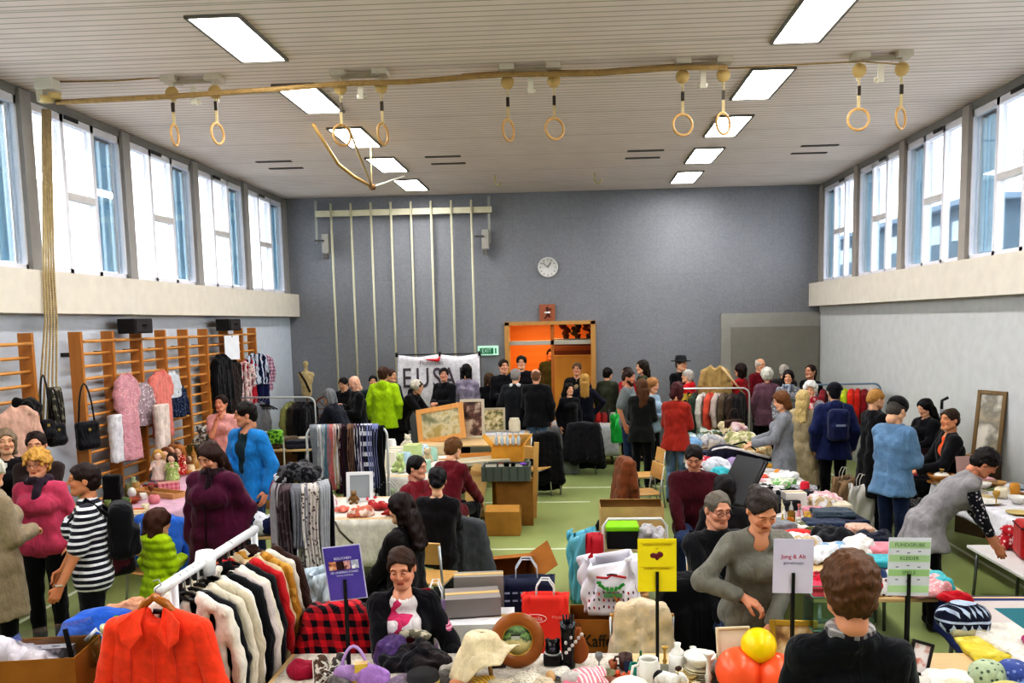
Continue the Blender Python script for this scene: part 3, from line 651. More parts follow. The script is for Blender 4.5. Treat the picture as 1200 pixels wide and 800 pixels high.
 mx = _n(nt, 'ShaderNodeMix', data_type='RGBA'); mx.inputs[7].default_value = srgb('#4c4f56'); L(c1.outputs[2], mx.inputs[6]); L(_mathn(nt, 'MULTIPLY', jt, .12), mx.inputs[0]); L(mx.outputs[2], b.inputs['Base Color'])
 bp = _n(nt, 'ShaderNodeBump', Strength=.5, Distance=.01); L(nz.outputs['Fac'], bp.inputs['Height']); L(bp.outputs[0], b.inputs['Normal']); b.inputs['Roughness'].default_value = .9
 DX0, DX1, DZ = -1.46, .52, 2.78
 bm = bmesh.new(); W = .3; yb = HALL_D + W / 2
 b_box(bm, ((HALL_L - .3 + DX0) / 2, yb, HALL_H / 2), (DX0 - HALL_L + .3, W, HALL_H)); b_box(bm, ((HALL_R + .3 + DX1) / 2, yb, HALL_H / 2), (HALL_R + .3 - DX1, W, HALL_H)); b_box(bm, ((DX0 + DX1) / 2, yb, (HALL_H + DZ) / 2), (DX1 - DX0, W, HALL_H - DZ))
 struct(bm_obj('wall_back', bm, m))
 struct(box('wall_front', (cx, Y0 - .15, HALL_H / 2), (lx + .6, .3, HALL_H), plain('#c9c6c0', .8)))
 # entrance: frame, transom, door leaf and the lit corridor behind
 fr = wood('#b98a4c', '#d0a468', .6, .4, 'Z')
 bm = bmesh.new(); b_box(bm, (DX0 + .04, HALL_D + .1, DZ / 2), (.10, .34, DZ)); b_box(bm, (DX1 - .04, HALL_D + .1, DZ / 2), (.10, .34, DZ)); b_box(bm, ((DX0 + DX1) / 2, HALL_D + .1, DZ - .03), (DX1 - DX0, .34, .08))
 d1 = struct(bm_obj('door_1', bm, fr)); box('transom_rail', ((DX0 + DX1) / 2, HALL_D + .08, 2.32), (DX1 - DX0 - .16, .16, .09), plain('#b9b4a8', .5), d1)
 bm = bmesh.new(); b_box(bm, (-.42, HALL_D + .1, DZ / 2), (.07, .2, DZ)); bm_obj('middle_post', bm, wood('#a8652c', '#c07c3e', .6), d1)
 lf = box('door_leaf', (.02, HALL_D + .9, 1.0), (.86, .06, 2.0), wood('#d8a64a', '#e6b860', .5), d1); tube('door_handle', [(-.3, HALL_D + .86, 1.05), (-.3, HALL_D + .8, 1.05), (-.2, HALL_D + .8, 1.05)], .012, METAL(), d1)
 cw = 3.4
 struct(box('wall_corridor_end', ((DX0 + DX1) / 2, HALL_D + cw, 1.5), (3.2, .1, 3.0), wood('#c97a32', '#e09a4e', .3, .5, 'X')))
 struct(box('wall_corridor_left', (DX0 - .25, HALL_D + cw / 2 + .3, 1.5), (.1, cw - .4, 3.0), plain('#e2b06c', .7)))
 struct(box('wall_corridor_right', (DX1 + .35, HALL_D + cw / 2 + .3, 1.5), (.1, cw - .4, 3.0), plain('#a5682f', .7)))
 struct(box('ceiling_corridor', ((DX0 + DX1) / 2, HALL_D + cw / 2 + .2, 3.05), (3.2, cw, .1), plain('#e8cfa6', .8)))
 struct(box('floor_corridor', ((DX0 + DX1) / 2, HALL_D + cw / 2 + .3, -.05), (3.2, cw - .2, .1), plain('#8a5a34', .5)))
 struct(box('trim_7', (.08, HALL_D + 1.6, 2.02), (1.1, .12, .5), plain('#4c2a20', .5))); struct(box('trim_8', (.08, HALL_D + 1.4, 2.14), (1.1, .08, .1), plain('#7a5138', .5)))
 ld = bpy.data.lights.new('corridor_lamp', 'AREA'); ld.energy = 46; ld.size = .9; ld.color = (1, .66, .34); lo = link('corridor_lamp', ld); lo.location = (-.7, HALL_D + 1.5, 2.95)
 for i, (x, c, h) in enumerate(((.0, '#7a3f1c', .33), (.2, '#5c4a1c', .28), (.4, '#8a4a20', .30))):
  t = thing('potted_plant', ('dark bushy plant in the glazed strip over the right door leaf', 'olive leafy plant in the middle of the glazed strip over the door', 'reddish plant at the right end of the glazed strip over the door')[i], 'plant', (x - .12 + .06 * i, HALL_D + .55, 2.39), group='plants over the entrance')
  lathe('pot', [(0, 0), (.06, 0), (.08, .1), (.07, .1), (.06, .04), (0, .04)], plain('#6a3a20'), t, 12); sdf_obj('foliage', [ell((random.uniform(-.08, .08), random.uniform(-.08, .08), .12 + .05 * k), (.08, .07, .06)) for k in range(5)], .02, cloth(c), t, .02, (.02, 60, i))
 struct(box('trim_9', (.05, HALL_D + .55, 2.365), (.95, .3, .05), plain('#8a8478')))
 # store door at the right end
 d2 = struct(box('door_2', (4.32, HALL_D - .04, 1.44), (2.12, .09, 2.88), plain('#a3a099', .6)))
 box('door_leaf', (.09, -.05, -.15), (1.88, .06, 2.58), plain('#8b877f', .55), d2); tube('door_handle', [(-.72, -.1, -.35), (-.72, -.15, -.35), (-.6, -.15, -.35)], .014, METAL(), d2)
 # side walls: parapet, jutting ledge, glazing and piers
 for side, X, sg in (('left', HALL_L, -1), ('right', HALL_R, 1)):
  m2 = plain('#cdd3dc' if sg < 0 else '#cbcbca', .85)
  struct(box('wall_' + side, (X + sg * .15, cy, 1.62), (.3, ly, 3.24), m2))
  struct(box('trim_ledge_' + side, (X - sg * .11 + sg * .0, (Y0 + HALL_D) / 2, 3.245), (.24, ly, .49), plain('#ddd5c8', .7)))
  struct(box('wall_%s_head' % side, (X + sg * .15, cy, HALL_H - .05), (.3, ly, .12), plain('#8d8a86', .7)))
  ys = [18.78 - 2.235 * k for k in range(11)]
  pm = plain('#a29e9a' if sg < 0 else '#aaa29a', .6); fm = plain('#e4e2e8', .45); fm2 = plain('#cfcac8', .45)
  gl = thin_glass((.97, .99, 1.0)); bl = plain('#a9c3d2', .7)
  for i, y in enumerate(ys[:-1]):
   struct(box('trim_pier_%s_%d' % (side, i + 1), (X + sg * .06, y + .02, 4.5), (.20, .2, 2.1), pm))
   ya, yb2 = y - 2.235 + .12, y - .08
   w = struct(thing('window_%d' % (i + 1 + (10 if sg > 0 else 0)), None, None, (X + sg * .06, ya, 3.49))); L_ = yb2 - ya; h = HALL_H - .1 - 3.49
   bm = bmesh.new(); t = L_ / 3
   for k, wd in ((0, .07), (1, .07), (2, .07), (3, .07)): b_box(bm, (0, k * t, h / 2), (.09, wd, h))
   b_box(bm, (0, L_ / 2, .04), (.09, L_, .08)); b_box(bm, (0, L_ / 2, h - .05), (.09, L_, .10))
   bm_obj('window_frame', bm, fm, w)
   box('transom', (0, 1.5 * t, h * .5), (.09, t - .06, .09), fm2, w)
   box('opener', (-sg * .03, 1.3 * t, h - .03), (.06, .3, .05), plain('#3a3a3c'), w)
   for k in range(3): box('pane', (.0, (k + .5) * t, h / 2), (.008, t - .07, h - .1), gl, w)
   if i < 6:
    v = thing('vertical_blind', None, 'blind', (X + sg * .14, ya + 2.06 * t, 3.58), group='%s window blinds' % side)
    v['label'] = 'bunched blue vertical blind, %s bay of the %s windows from the back' % (('first', 'second', 'third', 'fourth', 'fifth', 'sixth')[i], side)
    box('headrail', (0, t * .44, h - .2), (.05, t * .8, .04), plain('#555a60'), v)
    for q in range(5): box('slat', (0, .07 + q * .12 * t / .7, h / 2 - .1), (.09, .012, h - .24), blind_mat(q % 2), v, (0, 0, .5 if q % 2 else -.3))
 # ceiling lights
 em = emission('#ffffff', 15.0); fm = plain('#77726c', .5)
 nm = ('first', 'second', 'third', 'fourth', 'fifth')
 for c, X in (('left', -3.17), ('right', 2.32)):
  for k in range(-4, 5):
   y = 8.49 + 2.235 * k
   t = thing('ceiling_light', ('bright rectangular ceiling light, %s of the %s row from the back' % (nm[4 - k], c)) if k >= 0 else 'rectangular light of the %s ceiling row above the viewer' % c, 'light', (X, y, HALL_H), group='ceiling lights')
   bm = bmesh.new()
   for s_ in (-1, 1): b_box(bm, (s_ * .24, 0, -.012), (.03, 1.34, .03)); b_box(bm, (0, s_ * .66, -.012), (.48, .03, .03))
   bm_obj('frame', bm, fm, t); box('diffuser', (0, 0, -.008), (.45, 1.29, .012), em, t)
 # slotted vents, two slits each
 for i, x in enumerate((-5.0, -2.11, 1.28, 4.13)):
  t = thing('ceiling_vent', 'dark double slit air vent in the ceiling, %s from the left windows' % nm[i], 'vent', (x, 14.95, HALL_H), group='ceiling vents')
  for dy in (-.32, .32): box('slit', (0, dy, -.006), (.6, .10, .014), plain('#4e463e'), t)
 # exterior: neighbouring flat roofed block seen low through the right-hand windows
 for i, (x, y, w, d, h, lb) in enumerate(((12.5, 30.0, 5, 17, 5.7, 'pale block with a flat roof edge outside the right windows'), (-15, 24.0, 6, 9, 3.9, 'pale low block outside the far left windows'))):
  t = thing('building', lb, 'building', (x, y, -.2)); box('wall', (0, 0, h / 2), (w, d, h), plain('#566a78', .9), t); box('roof', (0, 0, h + .06), (w + .6, d + .6, .14), plain('#74889a', .9), t)
  for k in range(7): box('window', (-math.copysign(w / 2 + .01, x), -d / 2 + .8 + k * d / 7, h - .6), (.04, d / 10, .5), plain('#93a6b4', .3), t)
 struct(box('ground_outside', (0, 20, -.35), (120, 120, .2), plain('#c9cdd0', .9)))

def gym_fittings():
 # wall bars along the left wall
 wm = wood('#a8682e', '#cf924c', .7, .38, 'Z'); rm = wood('#c98a44', '#e0aa66', .7, .35, 'Y'); zt = 2.78
 ys = [10.24, 10.97, 11.7, 12.42, 13.15, 13.88, 14.72, 15.4, 16.05]
 def bars(y0, y1, last, label):
  t = thing('wall_bars', label, 'wall bars', (HALL_L + .12, y0, 0), group='wooden wall bars')
  for yy in ([0, y1 - y0] if last else [0]):
   box('upright', (.07, yy, .2 + (zt - .2) / 2), (.16, .05, zt - .2), wm, t, bev=.006)
  for k in range(16):
   z = zt - .12 - k * .155
   if z > .25: tube('rung', [(.10 if k else .16, .025, z), (.10 if k else .16, y1 - y0 - .025, z)], .019, rm, t, 8)
  for z in (2.5, .6): box('wall_bracket', (-.06, .0, z), (.12, .04, .05), plain('#33302c'), t)
 od = ('first', 'second', 'third', 'fourth', 'fifth', 'sixth', 'seventh', 'last')
 for i in range(8): bars(ys[i], ys[i + 1], i == 7, '%s bay of wooden wall bars from the near end of the long run' % od[i])
 bars(8.45, 9.28, True, 'separate near bay of wooden wall bars left of the hanging ropes')
 # loudspeakers on top of the bars
 for i, (y, lb) in enumerate(((11.5, 'black loudspeaker box on the wall bars above the pink lace dress'), (14.7, 'black loudspeaker box on the wall bars above the black coat'))):
  t = thing('loudspeaker', lb, 'speaker', (HALL_L + .3, y, zt - .04)); box('cabinet', (0, 0, .1), (.24, .5, .2), plain('#221f22', .6), t, bev=.01); box('grille', (.125, 0, .1), (.012, .44, .16), plain('#3a3538', .8), t)
  lathe('cone', [(0, 0), (.05, .005), (.07, .02)], plain('#151515'), t, 16, (.12, 0, .1))
 # ring sets: bracket, pulley, strap and ring
 rp = [(-4.42, 95), (-3.93, 77), (-2.52, 48), (-2.06, 72), (-.66, 61), (-.15, 29), (1.25, 16), (1.69, 41), (3.14, -2), (3.59, 45)]
 rw = wood('#b58a52', '#d0a870', 2.0); st = plain('#c8b48a', .8)
 nmr = ('first', 'second', 'third', 'fourth', 'fifth', 'sixth', 'seventh', 'eighth', 'ninth', 'last')
 for i, (x, a) in enumerate(rp):
  yy = 9.68
  t = thing('gymnastic_ring', 'wooden gymnastic ring on a short strap, %s counted from the left windows' % nmr[i], 'gym ring', (x, yy, HALL_H), group='gymnastic rings')
  bm = bmesh.new(); ca, sa = math.cos(rad(a)), math.sin(rad(a)); zz = -.68 if i > 1 else -.62
  b_tube(bm, [(ca * .112 * math.cos(q), sa * .112 * math.cos(q), zz + .112 * math.sin(q)) for q in np.linspace(0, 2 * PI, 29)[:-1]], .0145, 8, True); bm_obj('ring', bm, rw, t, True)
  tube('strap', [(0, 0, -.1), (0, 0, zz + .29)], .010, st, t, 6); box('buckle', (0, 0, zz + .30), (.035, .025, .10), plain('#4a4038', .4, .5), t); box('strap_loop', (0, 0, zz + .19), (.03, .012, .2), st, t)
  box('ceiling_bracket', (0, 0, -.03), (.16, .22, .06), plain('#c9bfae'), t); bm = bmesh.new(); b_lathe(bm, [(0, -.025), (.07, -.025), (.075, 0), (.07, .025), (0, .025)], 16)
  bmesh.ops.transform(bm, matrix=Matrix.Rotation(PI / 2, 4, 'X'), verts=bm.verts); o = bm_obj('pulley', bm, plain('#bfa26a', .5), t, True, (0, 0, -.17)); box('hook', (.0, .05, -.16), (.03, .02, .22), plain('#d6ccb8'), t)
 for i in range(5):
  xm = (rp[2 * i][0] + rp[2 * i + 1][0]) / 2
  t = thing('ceiling_pulley', 'cream pulley block and bar between the %s pair of rings from the left' % ('first', 'second', 'third', 'fourth', 'fifth')[i], 'pulley', (xm, 9.68, HALL_H), group='ring pulleys')
  box('crossbar', (0, -.02, -.05), (.42, .04, .04), plain('#a89c88'), t); box('block', (0, 0, -.2), (.06, .04, .2), plain('#d8cfbe'), t); lathe('wheel', [(0, -.02), (.055, -.02), (.055, .02), (0, .02)], plain('#cfc4ae'), t, 12, (0, .04, -.26))
 rope = cloth('#b89a6a', 'stripe', '#9a7c50', 3.0)
 pts = [at_y(x, y, 9.6) for x, y in ((66, 120), (200, 113), (330, 104), (400, 98), (478, 96), (540, 91), (592, 87), (625, 87), (700, 86), (795, 79), (852, 79))]
 tag(tube('pull_rope', pts, .030, rope, None, 8), 'thick bundled tan rope strung along the ceiling past the rings', 'rope')
 tag(tube('pull_rope', [p + Vector((0, .08, .05 + .0 * i)) for i, p in enumerate(pts[5:])], .014, rope, None, 6), 'second thinner tan rope above the bundled rope, right half of ceiling', 'rope')
 tag(tube('pull_rope', [at_y(x, y, 9.66) for x, y in ((852, 80), (930, 76), (1010, 72), (1062, 76))], .008, rope, None, 6), 'thin cord between the right light row and the last rings', 'rope')
 tag(tube('pull_rope', [at_y(x, y, 9.66) for x, y in ((66, 96), (130, 95), (200, 90))], .008, rope, None, 6), 'thin cord from the left corner pulley to the first ring', 'rope')
 t = thing('corner_pulley', 'cream pulley cluster above the left windows holding the rope ends', 'pulley', tuple(at_y(57, 112, 9.6)))
 box('plate', (0, 0, .12), (.22, .18, .14), plain('#d9d3c6'), t, bev=.01); box('bracket', (-.06, -.02, .02), (.08, .1, .2), plain('#c9c1b0'), t); lathe('wheel', [(0, -.03), (.07, -.03), (.06, 0), (.07, .03), (0, .03)], plain('#d6c089'), t, 14, (.1, -.05, -.02)); lathe('wheel', [(0, -.03), (.07, -.03), (.06, 0), (.07, .03), (0, .03)], plain('#d6c089'), t, 14, (.02, -.08, -.06))
 # ropes gathered down the left wall
 r = random.Random(3)
 for i in range(5):
  x0 = 50 + i * 2.2; pts = [at_x(x0, 128, HALL_L + .14), at_x(51 + i * 3, 318, HALL_L + .26), at_x(53 + i * 3.4, 375, HALL_L + .26), at_x(48 + i * 4.5, 445, HALL_L + .2), at_x(44 + i * 6 + r.uniform(-3, 3), 500, HALL_L + .2)]
  tag(tube('hanging_rope', pts, .012, cloth('#cbb68f', 'stripe', '#a8926a', 3.0), None, 6), 'thin beige rope hanging down the left wall, %s of five from left' % nm5[i], 'rope', 'ropes down the left wall')
 # tied-back climbing tackle under the ceiling
 t = thing('climbing_tackle', 'tan climbing rope and rod drawn up under the ceiling at left', 'climbing rope', (0, 0, 0)); P = lambda x, y, Y: tuple(at_y(x, y, Y))
 tube('pole', [P(367, 146, 11.6), P(396, 192, 12.6), P(415, 207, 13.2), P(436, 219, 13.6)], .025, wood('#9a7a48', '#c0a066', 2), t); tube('rope', [P(409, 150, 11.8), P(420, 180, 12.6), P(436, 218, 13.6)], .018, cloth('#c3ab7c'), t, 6); tube('tether', [P(436, 219, 13.6), (P(436, 219, 13.6)[0], 13.6, HALL_H)], .008, cloth('#c3ab7c'), t, 6); tube('rod', [P(436, 219, 13.6), P(474, 207, 14.6)], .018, plain('#d8d2c6'), t); lathe('joint', [(0, -.05), (.05, -.04), (.06, 0), (.05, .04), (0, .05)], plain('#7a5a34'), t, 12, P(436, 219, 13.6))
 # small ceiling hooks
 for i, (x, y) in enumerate(((580, 206), (697, 203))):
  p = at_z(x, y, HALL_H); tag(tube('ceiling_hook', [p, p - Vector((0, 0, .14)), p - Vector((-.08, 0, .2)), p - Vector((-.12, 0, .12))], .02, plain('#c8bd94'), None, 6), 'small pale ceiling hook near the back wall, %s one' % ('left', 'right')[i], 'hook')
 # climbing poles on the back wall
 t = thing('climbing_poles', 'frame of eight pale climbing poles in front of the back wall', 'climbing poles', (0, 0, 0)); pm = plain('#c9c4ab', .4); Y = HALL_D - .25
 for i in range(8): tube('pole', [(-5.17 + i * .437, Y, .05), (-5.17 + i * .437, Y, 5.42)], .024, pm, t)
 box('top_rail', (-3.6, Y + .06, 5.21), (3.85, .05, .13), pm, t)
 for x, z in ((-5.53, 4.6), (-1.74, 4.5)): box('side_rail', (x, Y + .1, (5.5 + z) / 2), (.05, .05, 5.5 - z), plain('#a9a9a2'), t)
 for x, z in ((-5.33, 4.57), (-1.83, 4.58)): box('winch_box', (x, Y + .08, z), (.15, .14, .42), plain('#a8a49c'), t, bev=.01); box('winch_arm', (x - .12, Y, z + .06), (.2, .04, .04), plain('#55524e'), t); box('winch_foot', (x, Y + .04, z - .28), (.1, .08, .1), plain('#6a6660'), t)
 # clock, sign over the door, exit sign, banner
 p = Vector((-.49, HALL_D - .02, 3.96)); t = thing('wall_clock', 'round white wall clock on the grey back wall above the entrance', 'clock', p)
 bm = bmesh.new(); b_lathe(bm, [(0, -.03), (.215, -.03), (.22, .02), (.20, .03), (.195, .02), (0, .02)], 32); bmesh.ops.transform(bm, matrix=Matrix.Rotation(PI / 2, 4, 'X'), verts=bm.verts); bm_obj('case', bm, plain('#d8d6d2', .5), t, True)
 bm = bmesh.new()
 for k in range(12): b_box(bm, (.165 * math.sin(k * PI / 6), -.024, .165 * math.cos(k * PI / 6)), (.012, .004, .035), Euler((0, k * PI / 6, 0)).to_matrix())
 bm_obj('hour_marks', bm, plain('#55585c'), t); box('hand', (.03, -.028, .05), (.014, .004, .13), plain('#3a3c40'), t, (0, .6, 0)); box('hand', (-.05, -.030, .045), (.010, .004, .16), plain('#3a3c40'), t, (0, -.85, 0))
 t = thing('sign', 'small orange sign with a dark figure above the entrance', 'sign', (-.52, HALL_D - .03, 2.98)); box('panel', (0, 0, 0), (.34, .03, .36), plain('#a9694c', .6), t)
 sdf_obj('figure', [cap((0, -.02, .09), (0, -.02, .10), .03), cap((0, -.02, .05), (.02, -.02, -.03), .025), cap((.02, -.02, -.03), (-.05, -.02, -.12), .018), cap((.02, -.02, -.03), (.06, -.02, -.1), .018), cap((0, -.02, .04), (.08, -.02, .08), .015)], .01, plain('#5a2c20'), t, .01)
 lathe('lamp', [(0, .02), (.07, .02), (.07, -.02), (0, -.02)], plain('#e8e4e0'), d_lamp(t), 16, (0, 0, 0))
 p = at_y(572, 410.5, HALL_D - .04); t = thing('exit_sign', 'green and white emergency exit sign left of the entrance', 'sign', p); box('panel', (0, 0, 0), (.46, .04, .21), plain('#b8dcc8', .4, emit=.25), t); box('green_field', (-.03, -.024, -.01), (.30, .006, .13), plain('#1e8a5c', .4), t); text('lettering', 'EXIT', .13, plain('#d8efe2'), t, (-.03, -.03, -.01), sx=.8); box('arrow', (.17, -.024, -.01), (.03, .006, .12), plain('#1e8a5c'), t)
 banner()
nm5 = ('first', 'second', 'third', 'fourth', 'fifth')
def d_lamp(t):
 return t
def banner():
 Y = 17.6; a, b = at_y(465, 416, Y), at_y(562, 415, Y); zb = 1.0; w = b.x - a.x; zt = a.z
 t = thing('banner', 'white cloth banner with large dark letters hung behind the back stalls', 'banner', (a.x, Y, 0))
 grid_obj('cloth', 24, 12, lambda u, v: (u * w, .03 * math.sin(u * 19) * (1 - v * .6) + .02 * math.sin(v * 9 + u * 4), zb + (zt - zb) * v - .05 * math.sin(u * 2 * PI) ** 2 * v), cloth('#f4f1f6', bump=.1), t, .006)
 for i, (ch, x) in enumerate((('E', .19), ('U', .50), ('S', .78), ('A', 1.02), ('L', 1.30), ('L', 1.49))): text('lettering', ch, .58, plain('#5a5058'), t, (x * w / 1.62, -.045, zt - .50), sx=.72, bold=.004)
 text('lettering', 'Flohmarkt', .12, plain('#8a848c'), t, (w * .42, -.045, zt - .17)); sdf_obj('red_emblem', [cap((w * .36, -.04, zt - .10), (w * .50, -.04, zt - .12), .012, .03), cap((w * .5, -.04, zt - .12), (w * .53, -.04, zt - .03), .03, .008)], .012, plain('#d02834'), t, .01)
 for i, u in enumerate((0, .52, 1)): p = tube('clip', [(u * w, -.01, zt - .04), (u * w, -.02, zt + .05)], .03, plain('#222022'), t, 8)
 # the stand that carries it
 s = thing('banner_stand', 'dark two-legged stand carrying the white banner', 'stand', (a.x, Y + .06, 0))
 for x in (0, w): tube('pole', [(x, 0, .02), (x, 0, zt)], .018, plain('#333436'), s); box('foot', (x, 0, .015), (.06, .6, .03), plain('#333436'), s)
 tube('crossbar', [(0, 0, zt), (w, 0, zt)], .014, plain('#333436'), s)

def lighting():
 w = bpy.data.worlds.new('sky'); SC.world = w; w.use_nodes = True; nt = w.node_tree; bg = nt.nodes['Background']
 bg.inputs[0].default_value = (.93, .96, 1.0, 1); bg.inputs[1].default_value = 4.5
 SC.view_settings.view_transform = 'Standard'; SC.view_settings.look = 'High Contrast'; SC.view_settings.exposure = 0.62
 SC.cycles.max_bounces = 6; SC.cycles.diffuse_bounces = 4; SC.cycles.glossy_bounces = 2; SC.cycles.transparent_max_bounces = 8; SC.cycles.sample_clamp_indirect = 6.0; SC.cycles.caustics_reflective = False; SC.cycles.caustics_refractive = False
 SC.cycles.use_denoising = True
# ------------------------------------------------------------------ market goods
RNG = random.Random(11)
TH = .80
def table(label, x, y, w, d, rz=0, h=TH, top=None, leg=None, group='trestle tables'):
 t = thing('table', label, 'table', (x, y, 0), rad(rz), group); top = top or wood('#c9a878', '#dcc096', .6, .45, 'X'); leg = leg or plain('#8b8d8f', .35, .6)
 box('tabletop', (0, 0, h - .015), (w, d, .03), top, t, bev=.006)
 for sx in (-1, 1):
  for sy in (-1, 1): tube('leg', [(sx * (w / 2 - .08), sy * (d / 2 - .07), h - .03), (sx * (w / 2 - .06), sy * (d / 2 - .05), 0)], .016, leg, t)
  tube('rail', [(sx * (w / 2 - .08), -d / 2 + .07, h - .06), (sx * (w / 2 - .08), d / 2 - .07, h - .06)], .012, leg, t)
 return t
def tablecloth(label, x, y, w, d, rz, mat, drop=.3, h=TH, group=None, amp=.02, seed=0):
 r = random.Random(seed); ph = [r.uniform(0, 6) for _ in range(4)]; z0 = h + .004
 def f(u, v):
  a = u * 4; k = int(a) % 4; s = a - int(a); hw, hd = w / 2 + .008, d / 2 + .008
  px, py = ((-hw + 2 * hw * s, -hd), (hw, -hd + 2 * hd * s), (hw - 2 * hw * s, hd), (-hw, hd - 2 * hd * s))[k]
  nx, ny = ((0, -1), (1, 0), (0, 1), (-1, 0))[k]
  if v < .35: q = v / .35; return (px * q, py * q, z0)
  q = (v - .35) / .65; wv = amp * (math.sin(u * 50 + ph[0]) + .7 * math.sin(u * 83 + ph[1])) * q
  o = .008 + wv * .8 + amp * 1.5 * q; return (px + nx * o, py + ny * o, z0 - drop * q * (1 + .05 * math.sin(u * 23 + ph[2])))
 o = grid_obj('tablecloth', 128, 12, f, mat, None, closed_u=True); o.location = (x, y, 0); o.rotation_euler = (0, 0, rad(rz)); s = o.modifiers.new('solidify', 'SOLIDIFY'); s.thickness = .004; s.offset = 1; return tag(o, label, 'tablecloth', group)
def folded(name, label, p, w, d, h, mat, rz=0, group=None, cat='clothes', n=2):
 """a folded garment: layers with a rolled front edge"""
 hh = h / n; pr = [rbox((RNG.uniform(-.008, .008), RNG.uniform(-.01, .01), hh * (i + .5)), (w / 2 - .006 * i, d / 2 - .01 * (i % 2), hh * .56), min(hh * .5, .03)) for i in range(n)]
 o = sdf_obj(name, pr, max(.012, min(w, d, .5) / 26), mat, None, .008, (.006, 28, int(w * 977 + d * 131 + h * 7001) + int(p[0] * 100) % 77)); o.location = p; o.rotation_euler = (0, 0, rad(rz)); return tag(o, label, cat, group)
def heap(name, label, p, w, d, h, mat, rz=0, group=None, cat='clothes', seed=None, res=None, mat2=None):
 """a crumpled garment dropped on a surface"""
 seed = seed if seed is not None else sum(map(ord, label)); r = random.Random(seed); pr = []
 for i in range(9):
  a, b = [V3(r.uniform(-.36, .36) * w, r.uniform(-.36, .36) * d, r.uniform(.12, .62) * h) for _ in range(2)]; rr = r.uniform(.16, .34) * min(h * 1.5, w, d); pr.append(cap(a, b, rr, rr * r.uniform(.5, 1)))
 pr += [ell((0, 0, h * .2), (w * .46, d * .46, h * .42)), cut((0, 0, 0), (0, 0, -1))]
 o = sdf_obj(name, pr, res or max(.012, min(w, d) / 26), mat, None, .035, (.016 * min(1, w / .3), 42, seed % 1000)); o.location = p; o.rotation_euler = (0, 0, rad(rz)); return tag(o, label, cat, group)
def hanger(label, x, y, z, rz, mat, parent=None, w=.42, group=None):
 t = thing('clothes_hanger', label, 'hanger', (x, y, z), rad(rz), group)
 tube('shoulder_bar', [(-w / 2, 0, -.19), (-w / 4, 0, -.13), (0, 0, -.10), (w / 4, 0, -.13), (w / 2, 0, -.19)], .011, mat, t, 8)
 tube('hook', [(0, 0, -.10), (0, 0, -.03), (.025, 0, -.005), (.02, 0, .022), (0, 0, .03), (-.02, 0, .02)], .004, METAL(), t, 6); return t
def garment_prims(kind, w, L, th=.045, sl=.55, flare=.0, seed=1):
 r = random.Random(seed); pr = []; hw = w / 2
 if kind in ('trousers',):
  for s in (-1, 1): pr += [cap((s * hw * .5, 0, -.02), (s * (hw * .5 + .01), 0, -L), th * 1.5, th * 1.2), cap((s * hw * .25, 0, -.02), (s * hw * .3, 0, -L), th * 1.3, th)]
  return pr + [cut((0, 0, -L), (0, 0, -1)), cut((0, 0, 0), (0, 0, 1))]
 n = 5
 for i in range(n):
  u = (i / (n - 1) - .5) * 2; z = -.05 - .09 * abs(u); o = r.uniform(-.02, .02)
  pr.append(cap((u * hw * .74, 0, z), (u * (hw * .74 + flare), o, -L), th * .9, th * (1.0 + .5 * (i % 2))))
 pr += [cap((-hw * .25, 0, -.02), (-hw * .85, 0, -.10), th, th * .9), cap((hw * .25, 0, -.02), (hw * .85, 0, -.10), th, th * .9)]
 if sl > 0:
  for s in (-1, 1): pr += [cap((s * hw * .9, 0, -.12), (s * (hw + .03), r.uniform(-.02, .02), -.12 - sl * .5), th * 1.15, th * 1.05), cap((s * (hw + .03), 0, -.12 - sl * .5), (s * (hw + .02), r.uniform(-.03, .03), -.12 - sl), th * 1.05, th * .9)]
 if kind == 'strap': pr = [cap((s * hw * .5, 0, .0), (s * hw * .5, 0, -.2), .014) for s in (-1, 1)] + [p for p in pr if p[1][2] < -.055 or True][:n]
 return pr + [cut((0, 0, -L), (0, 0, -1)), neg(ell((0, -.03, .02), (hw * .34, .07, .07), None, .01))]
def hang(name, label, p, rz, mat, kind='top', w=.42, L=.7, sl=.55, th=.038, flare=0.0, group=None, res=.016, seed=None, drop=.10, cat='clothes'):
 """a garment hanging from the rail point p"""
 seed = seed if seed is not None else sum(map(ord, label))
 o = sdf_obj(name, garment_prims(kind, w, L, th, sl, flare, seed), res, mat, None, .03, (.008, 34, seed % 999)); o.location = (p[0], p[1], p[2] - drop); o.rotation_euler = (0, 0, rad(rz)); return tag(o, label, cat, group)
def scarf(label, p, L, w, mat, rz=0, group=None, seed=0, name='scarf'):
 r = random.Random(seed); a, b, c = r.uniform(0, 6), r.uniform(20, 34), r.uniform(.4, 1)
 L2 = L * r.uniform(.6, .9)
 def f(u, v):
  s = (v - .45) * (L + L2); side = 1 if s > 0 else -1; z = -abs(s) if abs(s) > .02 else -.0
  tw = 1 - .35 * min(1, abs(s) * 2) ; x = (u - .5) * w * (tw + .35 * c * min(1, abs(s)))
  return (x + .012 * math.sin(s * 7 + a), side * min(.028, abs(s) * .6) * -1 + .014 * math.sin(u * b + a) * min(1, abs(s) * 5), z + .015)
 o = grid_obj(name, 20, 40, f, mat, None, .008); o.location = p; o.rotation_euler = (0, 0, rad(rz)); return tag(o, label, 'scarf', group)
